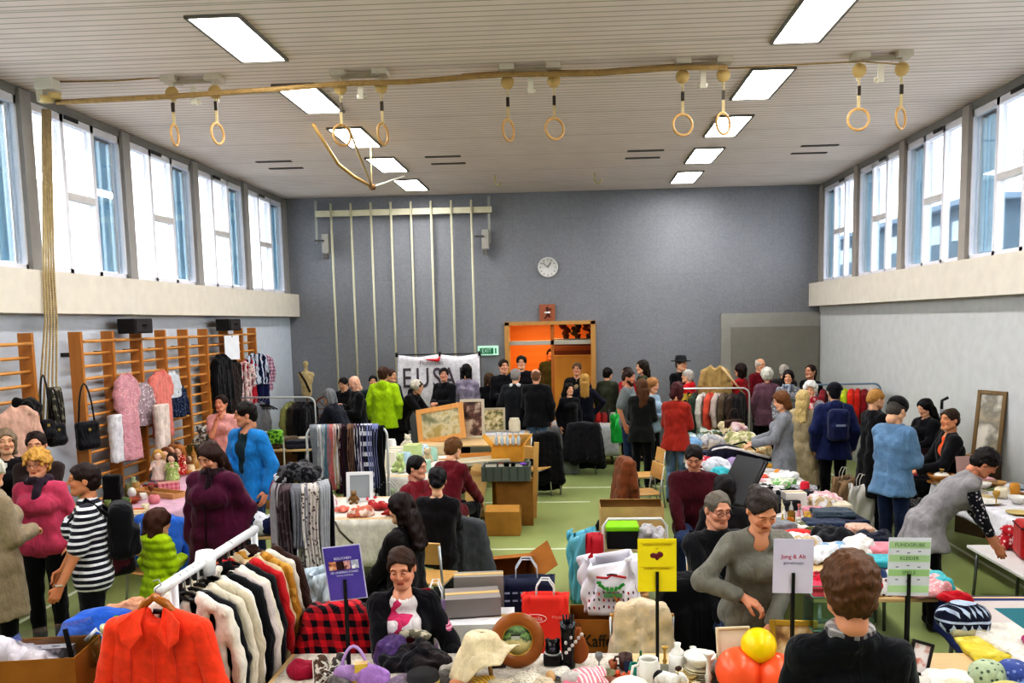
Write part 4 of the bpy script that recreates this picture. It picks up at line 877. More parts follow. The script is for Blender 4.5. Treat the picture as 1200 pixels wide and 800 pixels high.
def rack(label, x, y, rz, w, h, mat=None, r=.016, feet=True, d=.5):
 mat = mat or plain('#d9dadb', .3, .3); t = thing('clothes_rail', label, 'clothes rail', (x, y, 0), rad(rz)); q = .12
 pts = [(-w / 2, 0, .05)] + [(-w / 2 + q * (1 - math.cos(a)), 0, h - q + q * math.sin(a)) for a in np.linspace(0, PI / 2, 6)] + [(w / 2 - q * (1 - math.sin(a)), 0, h - q + q * math.cos(a)) for a in np.linspace(0, PI / 2, 6)] + [(w / 2, 0, .05)]
 tube('frame', pts, r, mat, t, 10)
 for s in (-1, 1): tube('foot', [(s * w / 2, -d / 2, .035), (s * w / 2, d / 2, .035)], r, mat, t)
 return t
def carton(label, p, w, d, h, rz=0, mat=None, flaps=None, group=None, name='cardboard_box', closed=False, inside=True, rot=None):
 """flaps: opening angles (degrees from flat-closed) for front, right, back, left"""
 mat = mat or card(); t = thing(name, label, 'box', p, rad(rz), group, rot); k = .006
 bm = bmesh.new(); b_box(bm, (0, 0, k / 2), (w, d, k))
 for s in (-1, 1): b_box(bm, (s * (w / 2 - k / 2), 0, h / 2), (k, d, h)); b_box(bm, (0, s * (d / 2 - k / 2), h / 2), (w - 2 * k, k, h))
 bm_obj('box_body', bm, mat, t)
 if closed: box('lid', (0, 0, h + k / 2), (w, d, k), mat, t); box('packing_tape', (0, 0, h + k + .001), (w + .002, .05, .002), plain('#c9a86a', .3), t)
 for i, a in enumerate(flaps or []):
  if a is None: continue
  a = rad(a); L = (d if i in (0, 2) else w) * .45; Wd = w if i in (0, 2) else d
  bm = bmesh.new(); b_box(bm, (0, -L / 2 if False else L / 2, 0), (Wd - .01, L, k))
  o = bm_obj('flap', bm, mat, t); ang = (0, 90, 180, 270)[i]
  pos = ((0, -d / 2, h), (w / 2, 0, h), (0, d / 2, h), (-w / 2, 0, h))[i]
  o.matrix_local = Matrix.Translation(pos) @ Matrix.Rotation(rad(ang), 4, 'Z') @ Matrix.Rotation(a, 4, 'X')
 return t
def bag(label, p, w, d, h, mat, rz=0, handle=None, paper=True, name='shopping_bag', seed=0, hh=.14, lean=0):
 t = thing(name, label, 'bag', p, 0, None, (lean, 0, rad(rz))); r = random.Random(seed); am = .006 if paper else .02
 ph = [r.uniform(0, 6) for _ in range(3)]
 def f(u, v):
  a = u * 2 * PI; c, s = math.cos(a), math.sin(a); e = .28 if paper else .5
  x = w / 2 * math.copysign(abs(c) ** e, c); y = d / 2 * math.copysign(abs(s) ** e, s) * (1 - (.55 if paper else .35) * v)
  o = am * (math.sin(a * 5 + v * 7 + ph[0]) + math.sin(a * 9 - v * 11 + ph[1])) * (.3 + v)
  if v == 0: return (x * .001, y * .001, .002)
  q = (v - .08) / .92 if v > .08 else 0
  return (x * (1 + (0 if paper else .10 * math.sin(q * 3))) + o, y + o, h * q + .002 + (0 if paper else .03 * math.sin(a * 3 + ph[2]) * q))
 grid_obj('bag_body', 48, 14, f, mat, t, .004, True)
 if handle:
  for s in (-1, 1): tube('handle', [(-w * .2, s * d * .2, h - .04), (-w * .19, s * d * .2, h + hh * .5), (-w * .08, s * d * .19, h + hh), (w * .08, s * d * .19, h + hh), (w * .19, s * d * .2, h + hh * .5), (w * .2, s * d * .2, h - .04)], .006, handle, t, 6)
 return t
def picture(label, p, w, h, frame, pic, rz=0, tilt=12, fw=.035, group=None, name='framed_picture', roll=0):
 t = thing(name, label, 'picture', p, 0, group, (rad(-tilt), rad(roll), rad(rz))); bm = bmesh.new()
 for s in (-1, 1): b_box(bm, (s * (w / 2 - fw / 2), 0, h / 2), (fw, .025, h), None, .004); b_box(bm, (0, 0, fw / 2 if s < 0 else h - fw / 2), (w - 2 * fw, .025, fw), None, .004)
 bm_obj('frame', bm, frame, t); box('picture', (0, .004, h / 2), (w - 2 * fw, .008, h - 2 * fw), pic, t); return t
def art(c1, c2, c3='#e8e0d0', sc=5.0):
 key = ('art', c1, c2, c3, sc)
 if key in _mats: return _mats[key]
 m, nt, b = _new('printed_picture'); L = nt.links.new; tc = _n(nt, 'ShaderNodeTexCoord'); nz = _n(nt, 'ShaderNodeTexNoise', Scale=sc, Detail=3.0); L(tc.outputs['Object'], nz.inputs['Vector'])
 cr = nt.nodes.new('ShaderNodeValToRGB'); e = cr.color_ramp.elements; e[0].position = .38; e[0].color = srgb(c1); e[1].position = .62; e[1].color = srgb(c3); x = e.new(.5); x.color = srgb(c2)
 L(nz.outputs['Fac'], cr.inputs[0]); L(cr.outputs[0], b.inputs['Base Color']); b.inputs['Roughness'].default_value = .4; _mats[key] = m; return m
PROF = dict(
 vase=[(0, 0), (.04, 0), (.055, .03), (.06, .08), (.045, .13), (.025, .165), (.035, .19), (.03, .188), (.02, .165), (.03, .12), (0, .02)],
 jar=[(0, 0), (.05, 0), (.056, .02), (.056, .10), (.045, .125), (.046, .135), (.04, .135), (.04, .12), (.048, .10), (.048, .02), (0, .015)],
 bowl=[(0, 0), (.04, 0), (.045, .012), (.09, .05), (.105, .08), (.10, .08), (.085, .052), (.04, .018), (0, .015)],
 plate=[(0, 0), (.07, 0), (.075, .006), (.12, .018), (.122, .022), (.118, .022), (.07, .01), (0, .008)],
 cup=[(0, 0), (.032, 0), (.036, .006), (.042, .09), (.038, .09), (.033, .01), (0, .008)],
 bottle=[(0, 0), (.036, 0), (.04, .01), (.04, .13), (.03, .165), (.014, .195), (.013, .24), (.016, .242), (.016, .252), (0, .252)],
 stick=[(0, 0), (.05, 0), (.052, .01), (.02, .02), (.012, .04), (.02, .06), (.011, .08), (.011, .15), (.022, .165), (.03, .18), (.024, .182), (.012, .17), (0, .168)],
 goblet=[(0, 0), (.035, 0), (.036, .005), (.008, .014), (.006, .07), (.02, .085), (.038, .12), (.036, .155), (.034, .155), (.034, .12), (.016, .09), (0, .085)],
 dome=[(0, .09), (.03, .088), (.075, .065), (.10, .03), (.105, 0), (.10, 0), (.07, .055), (0, .08)],
 pot=[(0, 0), (.06, 0), (.08, .03), (.085, .07), (.07, .11), (.045, .125), (.042, .118), (.06, .1), (0, .03)],
 candle=[(0, 0), (.035, 0), (.036, .003), (.036, .11), (.03, .112), (0, .105)],
 egg=[(0, 0), (.02, .003), (.034, .02), (.037, .04), (.028, .068), (.012, .082), (0, .085)],
)
def ware(kind, name, label, p, s, mat, group=None, cat=None, handle=False, sx=1.0, lid=None, seg=18):
 c = cat or name.split('_')[-1]; pr = [(r * s * (sx if True else 1), z * s) for r, z in PROF[kind]]
 if not handle and not lid:
  o = lathe(name, pr, mat, None, seg, p); return tag(o, label, c, group)
 t = thing(name, label, c, p, RNG.uniform(0, 6), group); lathe('body', pr, mat, t, seg); R_ = max(r for r, z in pr); H_ = max(z for r, z in pr)
 if handle: tube('handle', [(R_ * .9, 0, H_ * .82), (R_ * 1.45, 0, H_ * .8), (R_ * 1.6, 0, H_ * .5), (R_ * 1.35, 0, H_ * .22), (R_ * .85, 0, H_ * .2)], .007 * s, mat, t, 6)
 if lid: lathe('lid', [(R_ * .8, H_), (R_ * .7, H_ + .015 * s), (.012 * s, H_ + .03 * s), (.016 * s, H_ + .05 * s), (0, H_ + .055 * s)], lid, t, seg)
 return t
def teapot(label, p, s, mat, rz=0, group=None):
 t = thing('teapot', label, 'teapot', p, rad(rz), group); lathe('body', [(r * s, z * s) for r, z in PROF['pot']], mat, t, 20); lathe('lid', [(.05 * s, .12 * s), (.03 * s, .14 * s), (.012 * s, .145 * s), (.014 * s, .16 * s), (0, .165 * s)], mat, t, 16)
 tube('spout', [(.07 * s, 0, .05 * s), (.11 * s, 0, .07 * s), (.13 * s, 0, .12 * s)], [.02 * s, .014 * s, .009 * s], mat, t, 8); tube('handle', [(-.07 * s, 0, .10 * s), (-.12 * s, 0, .10 * s), (-.13 * s, 0, .06 * s), (-.08 * s, 0, .03 * s)], .008 * s, mat, t, 8); return t
def doll(label, p, s, dress, skin='#f0cdb4', hair='#6a4020', rz=0, group=None):
 t = thing('doll', label, 'doll', p, rad(rz), group); P = lambda *a: tuple(v * s for v in a)
 sdf_obj('body', [ell(P(0, 0, .34), P(.055, .055, .062)), cap(P(0, 0, .22), P(0, 0, .29), .025 * s), cap(P(0, 0, .24), P(0, -.02, .05), .045 * s), cap(P(-.05, 0, .25), P(-.10, -.04, .17), .016 * s), cap(P(.05, 0, .25), P(.10, -.04, .17), .016 * s), cap(P(-.03, -.02, .05), P(-.035, -.04, 0.012), .016 * s), cap(P(.03, -.02, .05), P(.035, -.04, .012), .016 * s), cut((0, 0, 0), (0, 0, -1))], .012 * s, plain(skin, .45), t, .015 * s)
 sdf_obj('dress', [cap(P(0, 0, .24), P(0, 0, .15), .045 * s, .06 * s), cap(P(0, 0, .15), P(0, -.01, .05), .07 * s, .10 * s), cap(P(-.045, 0, .25), P(-.07, -.02, .21), .03 * s), cap(P(.045, 0, .25), P(.07, -.02, .21), .03 * s), cut((0, 0, .03 * s), (0, 0, -1))], .014 * s, dress, t, .02 * s, (.005 * s, 40 / s, 5))
 sdf_obj('hair', [ell(P(0, .008, .352), P(.064, .064, .064)), cap(P(-.05, .02, .33), P(-.055, .02, .27), .025 * s), cap(P(.05, .02, .33), P(.055, .02, .27), .025 * s), neg(ell(P(0, -.07, .325), P(.048, .05, .05)))], .01 * s, hairmat(hair), t, .012 * s); return t
def teddy(label, p, s, mat, rz=0, group=None, name='teddy_bear'):
 t = thing(name, label, 'soft toy', p, rad(rz), group); P = lambda *a: tuple(v * s for v in a)
 sdf_obj('body', [ell(P(0, 0, .13), P(.085, .075, .11)), ell(P(0, -.01, .28), P(.078, .07, .07)), ell(P(0, -.065, .265), P(.03, .03, .026)), ell(P(-.06, 0, .345), P(.028, .016, .028)), ell(P(.06, 0, .345), P(.028, .016, .028)), cap(P(-.075, -.01, .19), P(-.13, -.06, .11), .034 * s), cap(P(.075, -.01, .19), P(.13, -.06, .11), .034 * s), cap(P(-.05, -.03, .05), P(-.085, -.13, .04), .042 * s), cap(P(.05, -.03, .05), P(.085, -.13, .04), .042 * s), cut((0, 0, 0), (0, 0, -1))], .014 * s, mat, t, .02 * s, (.004 * s, 90, 2))
 for sx in (-1, 1): box('eye', P(sx * .026, -.068, .30), P(.012, .012, .012), plain('#15120f', .2), t, bev=.003 * s)
 box('nose', P(0, -.094, .272), P(.02, .012, .014), plain('#15120f', .2), t, bev=.003 * s); return t
def book(label, p, w, d, h, col, rz=0, group=None, name='book', rot=None):
 t = thing(name, label, 'book', p, rad(rz), group, rot); bm = bmesh.new(); b_box(bm, (0, 0, .002), (w, d, .004)); b_box(bm, (0, 0, h - .002), (w, d, .004)); b_box(bm, (-w / 2 + .002, 0, h / 2), (.004, d, h)); bm_obj('cover', bm, plain(col, .5), t); box('pages', (.003, 0, h / 2), (w - .012, d - .012, h - .008), plain('#e9e2d0', .9), t); return t
def shoe(label, p, s, mat, sole='#e8e4da', rz=0, group=None, rot=None, name='shoe'):
 t = thing(name, label, 'shoe', p, rad(rz), group, rot); P = lambda *a: tuple(v * s for v in a)
 sdf_obj('upper', [cap(P(0, .07, .05), P(0, -.07, .038), .04 * s, .036 * s), cap(P(0, .08, .06), P(0, .07, .12), .036 * s, .032 * s), neg(cap(P(0, .075, .10), P(0, .07, .2), .026 * s)), cut(P(0, 0, .02), (0, 0, -1))], .009 * s, mat, t, .02); sdf_obj('sole', [cap(P(0, .075, .02), P(0, -.08, .02), .044 * s, .042 * s), cut(P(0, 0, .026), (0, 0, 1)), cut(P(0, 0, 0), (0, 0, -1))], .01 * s, plain(sole, .6), t)
 tube('lace', [P(-.02, .03, .082), P(.02, .015, .08), P(-.02, 0, .078), P(.02, -.015, .073), P(-.02, -.03, .070)], .004 * s, plain('#d8d4cc', .8), t, 5); return t
def handbag(label, p, w, h, mat, rz=0, hl=.2, group=None, hang_=False, name='handbag', hm=None):
 t = thing(name, label, 'bag', p, rad(rz), group)
 sdf_obj('bag_body', [rbox((0, 0, h / 2), (w / 2, .055, h / 2), .035), cap((-w * .3, -.02, .06), (w * .3, -.02, .06), .05)], .014, mat, t, .03, (.006, 30, 4)); box('clasp', (0, -.066, h * .72), (.03, .012, .03), METAL('#c9b06a'), t)
 tube('handle', [(-w * .36, 0, h - .03)] + [(-w * .36 + w * .72 * k / 8, 0, h + hl * math.sin(PI * k / 8) ** .7) for k in range(1, 8)] + [(w * .36, 0, h - .03)], .010, hm or mat, t, 6); return t
def chair(label, x, y, rz, group='wooden gym chairs', wd=None, z=0.0):
 wd = wd or wood('#c99a58', '#ddb47a', .8, .35, 'X'); mt = plain('#b9bbbb', .3, .7); t = thing('chair', label, 'chair', (x, y, z), rad(rz), group); t.scale = (1.06,) * 3
 box('seat', (0, 0, .45), (.40, .40, .022), wd, t, bev=.01); box('backrest', (0, .21, .72), (.40, .022, .20), wd, t, (rad(-10), 0, 0), bev=.008)
 for sx in (-1, 1):
  tube('leg', [(sx * .18, -.17, .44), (sx * .2, -.20, 0)], .012, mt, t); tube('leg', [(sx * .19, .225, .80), (sx * .19, .17, .44), (sx * .2, .22, 0)], .012, mt, t)
 tube('seat_frame', [(-.18, -.17, .435), (.18, -.17, .435), (.19, .17, .435), (-.19, .17, .435)], .011, mt, t, 8, True); return t
def draped(name, label, x, y, rz, w, z0, z1, mat, th=.05, depth=.12, group=None, cat='jacket', res=.018, taper=.75, seed=None, sleeves=0.0, hood=False):
 """a coat or cloth hung over a chair back: front and rear panels joined over the top"""
 seed = seed if seed is not None else sum(map(ord, label)); r = random.Random(seed); pr = []
 for i in range(5):
  u = (i / 4 - .5) * 2
  for s in (-1, 1): pr.append(cap((u * w / 2 * taper, s * .03, z1 - th - .03 * abs(u)), (u * w / 2 + r.uniform(-.02, .02), s * depth * (.6 + .4 * r.random()), z0 + r.uniform(0, .08) + (.18 if s < 0 else 0)), th, th * 1.15))
 if sleeves:
  for s in (-1, 1): pr.append(cap((s * w * .42, .02, z1 - .1), (s * (w / 2 + .04), .06, z1 - .1 - sleeves), .06, .05))
 if hood: pr.append(ell((0, .06, z1 + .02), (.12, .09, .10)))
 pr.append(cut((0, 0, z0), (0, 0, -1)))
 o = sdf_obj(name, pr, res, mat, None, .03, (.010, 30, seed % 997)); o.location = (x, y, 0); o.rotation_euler = (0, 0, rad(rz)); return tag(o, label, cat, group)
def sign_stand(label, px, py, Y, w, h, mat, lines, roll=0, z_base=TH, edge=None, extra=None, tilt=6):
 """an A4 sheet on a black post with a flat foot; px,py is the middle of the sheet"""
 c = at_y(px, py, Y); t = thing('sign_stand', label, 'sign', (c.x, c.y, z_base)); zc = c.z - z_base; bk = plain('#17151a', .4)
 box('post', (0, .012, (zc) / 2 - .01), (.016, .010, zc - .02), bk, t); box('post_front', (0, -.008, (zc - h * .12) / 2), (.016, .008, zc - h * .12), bk, t); box('foot', (0, 0, .006), (.10, .08, .012), bk, t, bev=.003)
 s = thing('sheet', None, None, (0, 0, zc), 0, None, (0, rad(roll), 0)); s.parent = t; box('paper', (0, 0, 0), (w, .004, h), mat, s)
 if edge: box('paper_edge', (0, .003, 0), (w + .012, .003, h + .012), edge, s)
 for txt, x, z, sz, m in lines: text('lettering', txt, sz, m, s, (x, -.004, z), ext=.0004)
 if extra: extra(s)
 return t
def at_tab(px, py, z=TH): p = at_z(px, py, z); return (p.x, p.y, z + .004)
# ------------------------------------------------------------------ the visitors and sellers
def T(c, pat=None, c2='#ffffff', sc=1.0, **k): d = dict(m=cloth(c, pat, c2, sc)); d.update(k); return d
BLK, NAVY, JEAN, JEAN2, CHAR = '#16151a', '#1c2236', '#2c3a56', '#5f7ea6', '#2c2a2e'
def crowd():
 P = person
 blk = T(BLK); jean = T(JEAN, 'fade', '#3c4c6c'); nav = T(NAVY); lj = T(JEAN2, 'fade', '#8aa4c4')
 F = dict(male=False)
 # --- near the left edge
 P('person with white hair in a long chunky oatmeal cardigan, cut by the left edge', -16, 537, 1.66, 150, hair='perm', hairc='#d8d2c6', top=T('#a3927a', 'knit', hem=.42, t=.03, n='cardigan', wr=.006), bot=blk, R='hold', Lh='down', wide=1.15, **F)
 P('blonde woman in a pink shirt with a dark neck scarf looking at the viewer', 42, 528, 1.62, 8, hair='perm', hairc='#c89a52', skin='#dba283', top=T('#c9506e', hem=.12, n='shirt', collar=.8, scarf=cloth('#3a2c3a')), bot=blk, R='down', Lh='down', wide=1.12, nod=6, glasses=True, **F)
 def shoulder_bag(J):
  nb, Rt, WR = J['nb'], J['Rt'], J['WR']
  tube('bag_strap', [tuple(J['SR'] + V3(.06, .07, .05)), tuple(J['SR'] + V3(.04, -.02, .075)), tuple(J['chest'] + V3(-.09, -.15, -.03)), tuple(J['waist'] + V3(-.03, -.17, -.02))], .016, cloth('#15141a'), J['root'], 6)
 def bracelet(J):
  W = J['WL']; tube('wristwatch', [tuple(W + V3(.030 * math.cos(a), .030 * math.sin(a), .02)) for a in np.linspace(0, 6.28, 13)[:-1]], .006, plain('#c8c4bc', .3, .6), J['root'], 5, True)
 def backpack_of(col, col2, w=.15):
  def fn(J):
   c = J['chest']; Rt = J['Rt']
   sdf_obj('backpack', [rbox(c + V3(0, .22, -.06), (w, .09, .22), .07), rbox(c + V3(0, .30, -.14), (w * .75, .05, .11), .04)], .018, cloth(col), J['root'], .02, (.006, 30, 9))
   for s in (-1, 1): tube('shoulder_strap', [tuple(c + V3(s * .10, .14, .08)), tuple(J['nb'] + V3(s * .10, .0, .045)), tuple(c + V3(s * .12, -.15, .02)), tuple(J['waist'] + V3(s * .15, -.03, .02))], .018, cloth(col2), J['root'], 6)
   box('reflective_patch', tuple(c + V3(0, .352, -.05)), (w * .9, .008, .03), plain('#8a90a4'), J['root'])
  return fn
 def both(*fs):
  def fn(J):
   for f in fs: f(J)
  return fn
 P('dark-haired woman in a black and white striped tee with a black backpack', 98, 543, 1.66, -62, hair='short', hairc='#2a1a16', skin='#c98c68', top=T('#22222e', 'stripe', '#e6e6ea', .95, sleeve=0, short=.85, hem=.1, n='tee', neckdrop=.04), bot=blk, R=(.26, .22, .93, 45), Lh=(.24, .22, .90, 45), wide=1.12, extra=both(bracelet, backpack_of('#17161b', '#121116')), **F)
 # --- child and the couple
 P('small child in a lime green quilted jacket seen from behind', 186, 596, 1.10, 145, hair='bob', hairc='#4a2c1e', top=T('#b6d21c', quilt=1, hem=.16, t=.026, hood=1), bot=T('#8a7468'), R='hold', Lh='down', wide=.9, nod=10, res=.013, **F)
 P('woman in a long plum coat with a fur collar looking down', 241, 521, 1.66, -8, hair='long', hairc='#38201a', skin='#d8a084', top=T('#4a1230', 'fade', '#5c1a3c', hem=.42, t=.035, collar=1.2, wide=.05, n='coat', zip='#20101a', wr=.008, scarf=cloth('#2a1820', bump=.6)), bot=blk, R='down', Lh='pocket', wide=1.1, nod=28, yaw=-8, **F)
 P('tall dark-haired man in a bright blue fleece jacket with a dark front, turned left', 286, 471, 1.83, -28, hair='short', hairc='#1d1512', skin='#cf9678', top=T('#2d84c4', t=.024, hem=.14, open=.15, n='fleece_jacket'), inner=cloth('#22383f'), bot=jean, R='hold', Lh='down', yaw=-38, nod=8)
 # --- by the wall bars
 P('young dark-haired woman in a white scarf standing below the pale long shirt', 41, 506, 1.70, 20, ymax=8.9, hair='updo', hairc='#2a1c18', skin='#dba88c', top=T('#3a2c2a', scarf=cloth('#d8d0c0'), n='cardigan'), bot=blk, R='lap', Lh='lap', nod=8, **F)
 P('light-haired woman in a black top at the left edge near the wall bars', 5, 503, 1.70, 40, ymax=8.3, hair='bob', hairc='#8c7a66', top=T('#221d22', n='sweater'), bot=blk, R='lap', Lh='lap', **F)
 P('dark-haired woman in a pale pink top behind the white rail', 259, 463, 1.66, 5, ymax=13.9, hair='updo', hairc='#2a1a16', skin='#d59a7e', top=T('#e0a8a4', sleeve=0, short=.6, n='tee', neckdrop=.07), bot=blk, R='chin', Lh='down', yaw=-12, **F)
 # --- back left
 P('bald man in a black leather jacket examining something in his hands', 412, 441, 1.74, -60, hair='bald', skin='#e2b49c', top=T('#17171b', t=.024, hem=.16, collar=.9), bot=blk, R='phone', Lh='hold', nod=25)
 P('dark-haired person in a black hood just behind the bald man', 401, 443, 1.63, -20, hair='short', hairc='#1c1416', top=T('#1a181d', t=.025, hood=1), bot=blk, R='hold', Lh='hold', nod=20)
 P('stooping person in a dark navy coat and pink sleeves by the back tables', 384, 456, 1.66, -110, hair='bob', hairc='#7a7c80', top=T('#20222e', t=.025, hem=.3, n='coat'), bot=blk, R='fwd', Lh='fwd', lean=28, **F)
 P('brown-haired person in a lime green jacket seen from behind', 449, 430, 1.78, 176, ymax=15.9, hair='tousled', hairc='#4a2f22', top=T('#aed01e', t=.026, hem=.20, hood=1, n='rain_jacket'), bot=blk, R='down', Lh='down', wide=1.1)
 P('man in a navy jumper half hidden by the lime green jacket', 458, 433, 1.70, 60, hair='short', hairc='#4a3022', top=T('#1b2438', n='sweater'), bot=jean, R='hold', Lh='hold')
 P('black-haired person whose face shows left of the lime green jacket', 437, 440, 1.62, 10, hair='short', hairc='#141214', top=T('#203038', n='jacket'), bot=blk)
 P('person bending in a black jacket with a white fur hood', 491, 446, 1.70, 75, hair='short', hairc='#3a2c24', top=T('#17151a', t=.03, hem=.2, hood=1), bot=blk, R='low', Lh='low', lean=38, extra=lambda J: J['in_head'](sdf_obj('fur_hood', [ell((0, .03, .03), (.11, .12, .11)), neg(ell((0, -.12, 0), (.09, .10, .10)))], .014, cloth('#d8d0c2', 'fade', '#b8aea0', 4), J['root'], .03, (.01, 70, 3))), **F)
 P('dark-haired man in a black leather jacket in front of the banner', 520, 431, 1.77, -30, hair='short', hairc='#1a1614', skin='#d2a088', top=T('#18191e', t=.022, hem=.1, collar=.8), bot=blk, R='hold', Lh='hold', yaw=35)
 P('black-haired woman in a lilac grey knit seen from behind by the banner', 547, 427, 1.76, 165, hair='bob', hairc='#120f12', top=T('#948ca0', 'blotch', '#a8a0b0', 1, hem=.2, t=.024, n='cardigan'), bot=blk, R='hold', Lh='hold', nod=8, **F)
 P('man in black with brown hair left of the entrance facing forward', 590, 421, 1.80, 20, hair='short', hairc='#2c2019', skin='#d8a68c', top=T('#1a191e', hem=.12, collar=.9, t=.024), bot=blk, R='hold', Lh='hold')
 P('person in a black fur-collared coat left of the entrance with back turned', 573, 437, 1.62, 160, hair='bob', hairc='#4a3a28', top=T('#151419', hem=.35, t=.03, collar=1.4, n='coat'), bot=blk, R='hold', Lh='hold', **F)
 P('dark-haired person in black and glasses before the orange doorway', 611, 417, 1.82, 0, hair='tousled', hairc='#16120f', top=T('#1d1a20', t=.024, hem=.1), bot=blk, R='hold', Lh='hold', glasses=True)
 P('grey-haired person in a charcoal jacket with a white collar seen from behind', 604, 432, 1.77, 170, hair='short', hairc='#8c8684', top=T('#26282c', t=.026, hem=.22, collar=1.0), bot=blk, R='hold', Lh='down', wide=1.1, extra=lambda J: sdf_obj('white_collar', [cap(J['nb'] + V3(-.07, .05, .01), J['nb'] + V3(.07, .05, .01), .045)], .015, cloth('#d6d4d6'), J['root']))
 P('nearly bald man in a black jacket and jeans seen from behind', 628, 432, 1.78, 172, hair='ring', hairc='#7a5a44', skin='#dda890', top=T('#15151a', t=.026, hem=.14), bot=lj, R='down', Lh='hold', wide=1.08)
 P('tall man in dark olive standing in the doorway', 645, 409, 1.92, 0, ymax=20.4, hair='short', hairc='#332419', skin='#b98264', top=T('#39402c', hem=.25, t=.03, n='coat'), bot=blk, z0=.0)
 P('man in a black jacket inside the right half of the doorway', 676, 425, 1.78, -10, ymax=19.2, hair='short', hairc='#5a4632', skin='#c8977a', top=T('#191a1e', t=.02, open=.06), inner=cloth('#9a8a6a'), bot=blk)
 P('pale-faced person in black left of the blonde woman by the white table', 667, 449, 1.50, 20, hair='long', hairc='#1f1714', top=T('#1b1a1f'), bot=blk, **F)
 P('long-haired blonde woman in navy with a hand on her hip seen from behind', 685, 438, 1.63, 178, hair='long', hairc='#b08a4c', top=T('#1b1b2c', n='sweater', hem=.12), bot=blk, R='hip', Lh='hip', **F)
 P('curly dark-haired person in an olive coat facing away from the viewer', 712, 431, 1.66, 140, ymax=17.6, hair='tousled', hairc='#1b1512', top=T('#414636', hem=.4, t=.03, n='coat'), bot=blk, R='hold')
 P('bearded man in a grey tee holding a green bag', 738, 433, 1.78, 70, hair='short', hairc='#33221a', beard='#4a2a1a', skin='#cf9478', top=T('#7a7f80', sleeve=0, short=.8, n='tee', hem=.1), bot=jean, R='down', Lh='hold', nod=12)
 P('person in a red hooded top behind the bearded man', 735, 430, 1.66, -60, hair='short', hairc='#2a1c18', top=T('#a82430', hood=1, t=.022), bot=blk)
 P('person with long dark hair in an olive jacket beyond the bearded man', 753, 422, 1.76, -80, hair='long', hairc='#2b2118', top=T('#44482e', t=.024), bot=blk, **F)
 P('brown-haired woman in a black jacket and black trousers seen from the side', 752, 444, 1.68, 160, hair='long', hairc='#5a3a22', top=T('#1c1d1c', hem=.16, t=.022), bot=blk, R='hold', Lh='hold', yaw=40, **F)
 P('short-haired blonde woman in a pale denim jacket and side-striped trousers', 766, 443, 1.66, 55, hair='bob', hairc='#a0744a', top=T('#8fa6b8', 'fade', '#a9bccb', hem=.08, n='denim_jacket'), bot=T('#17171b'), R='hold', Lh='hold', nod=12, extra=lambda J: [tube('side_stripe', [tuple(J['HL'] + V3(.11 * J['g'], 0, -.02)), tuple(J['KL'] + V3(.085, 0, 0)), tuple(J['KL'] + V3(.08, .02, -.36))], .014, cloth('#d9d4cf'), J['root'], 6)], **F)
 P('man in a black fedora hat and black coat', 798, 418, 1.82, 40, hair='short', hairc='#5a544e', top=T('#141318', hem=.4, t=.03, collar=1.0, n='coat'), bot=blk, hat=('fedora', plain('#141216', .7)), R='hold', Lh='hold')
 P('grey-haired person in a bright red jacket behind the clothes rail', 806, 433, 1.70, -120, hair='short', hairc='#b8b2ac', top=T('#c8202c', t=.026, hood=1), bot=blk)
 P('dark red-haired woman in a rust red sweater and jeans browsing', 794, 448, 1.70, 150, hair='bob', hairc='#4a1c20', top=T('#a03428', hem=.14, n='sweater', t=.022), bot=lj, R='hold', Lh='hold', nod=15, yaw=25, **F)
 P('dark-haired woman in a red top reaching up to the beige coat', 868, 426, 1.72, -130, hair='bob', hairc='#2a1a16', top=T('#b0242c', n='sweater'), bot=blk, R='up', Lh='up', **F)
 P('white-haired man in a dark red pullover by the store door', 892, 420, 1.78, 30, ymax=17.7, hair='ring', hairc='#d0ccc6', top=T('#7a1a26', n='sweater', t=.024), bot=blk, R='hold', Lh='hold', nod=10)
 P('white-haired woman in a mauve jacket seen from behind', 899, 432, 1.68, 170, hair='perm', hairc='#d6d2c8', top=T('#7a5a68', hem=.2, t=.024), bot=blk, R='hold', **F)
 P('balding grey man in a dark jacket near the store door', 919, 427, 1.70, 140, ymax=17.3, hair='short', hairc='#bdb6ac', top=T('#33302f', t=.026, hem=.2, collar=.9), bot=blk, R='hold', Lh='hold')
 P('woman with dark bobbed hair and a patterned scarf near the store door', 924, 434, 1.68, -20, hair='bob', hairc='#241a1c', top=T('#8a8a92', 'floral', '#d8d8dc', 1, scarf=cloth('#b4bcc8', 'blotch', '#70788a', 2)), bot=blk, **F)
 P('dark-haired woman in a black top in the right back corner', 950, 427, 1.74, -50, hair='pony', hairc='#3a2820', skin='#d4a084', top=T('#17161c', n='sweater'), bot=blk, **F)
 # --- right, between the table rows
 P('brown bob-haired woman in a long grey coat handling goods on the table', 913, 459, 1.67, -100, hair='bob', hairc='#70492a', top=T('#8a8c92', hem=.52, t=.026, wide=.05, n='coat'), bot=blk, R='fwd', Lh='fwd', nod=18, yaw=10, **F)
 P('blonde long-haired woman in a long cream coat with her back turned', 941, 457, 1.62, 165, hair='long', hairc='#c8b07c', top=T('#b3a487', hem=.50, t=.026, wide=.05, n='coat'), bot=T('#2a2c30'), R='hold', Lh='hold', yaw=-10, **F)
 P('white-haired woman with a red scarf behind the blonde in the cream coat', 950, 448, 1.62, -20, hair='perm', hairc='#d8d4d0', top=T('#a8a4a8', scarf=cloth('#c43848', 'blotch', '#e0c0c0', 2)), bot=blk, **F)
 P('person in a navy hat and jacket wearing a navy backpack', 978, 449, 1.72, 178, hair='short', hairc='#1a1a22', hat=('beanie', cloth('#15161f')), top=T('#27305c', t=.03, hem=.16, hood=1), bot=T('#15151b'), extra=backpack_of('#232a52', '#1a1f3e', .14), R='down', Lh='down')
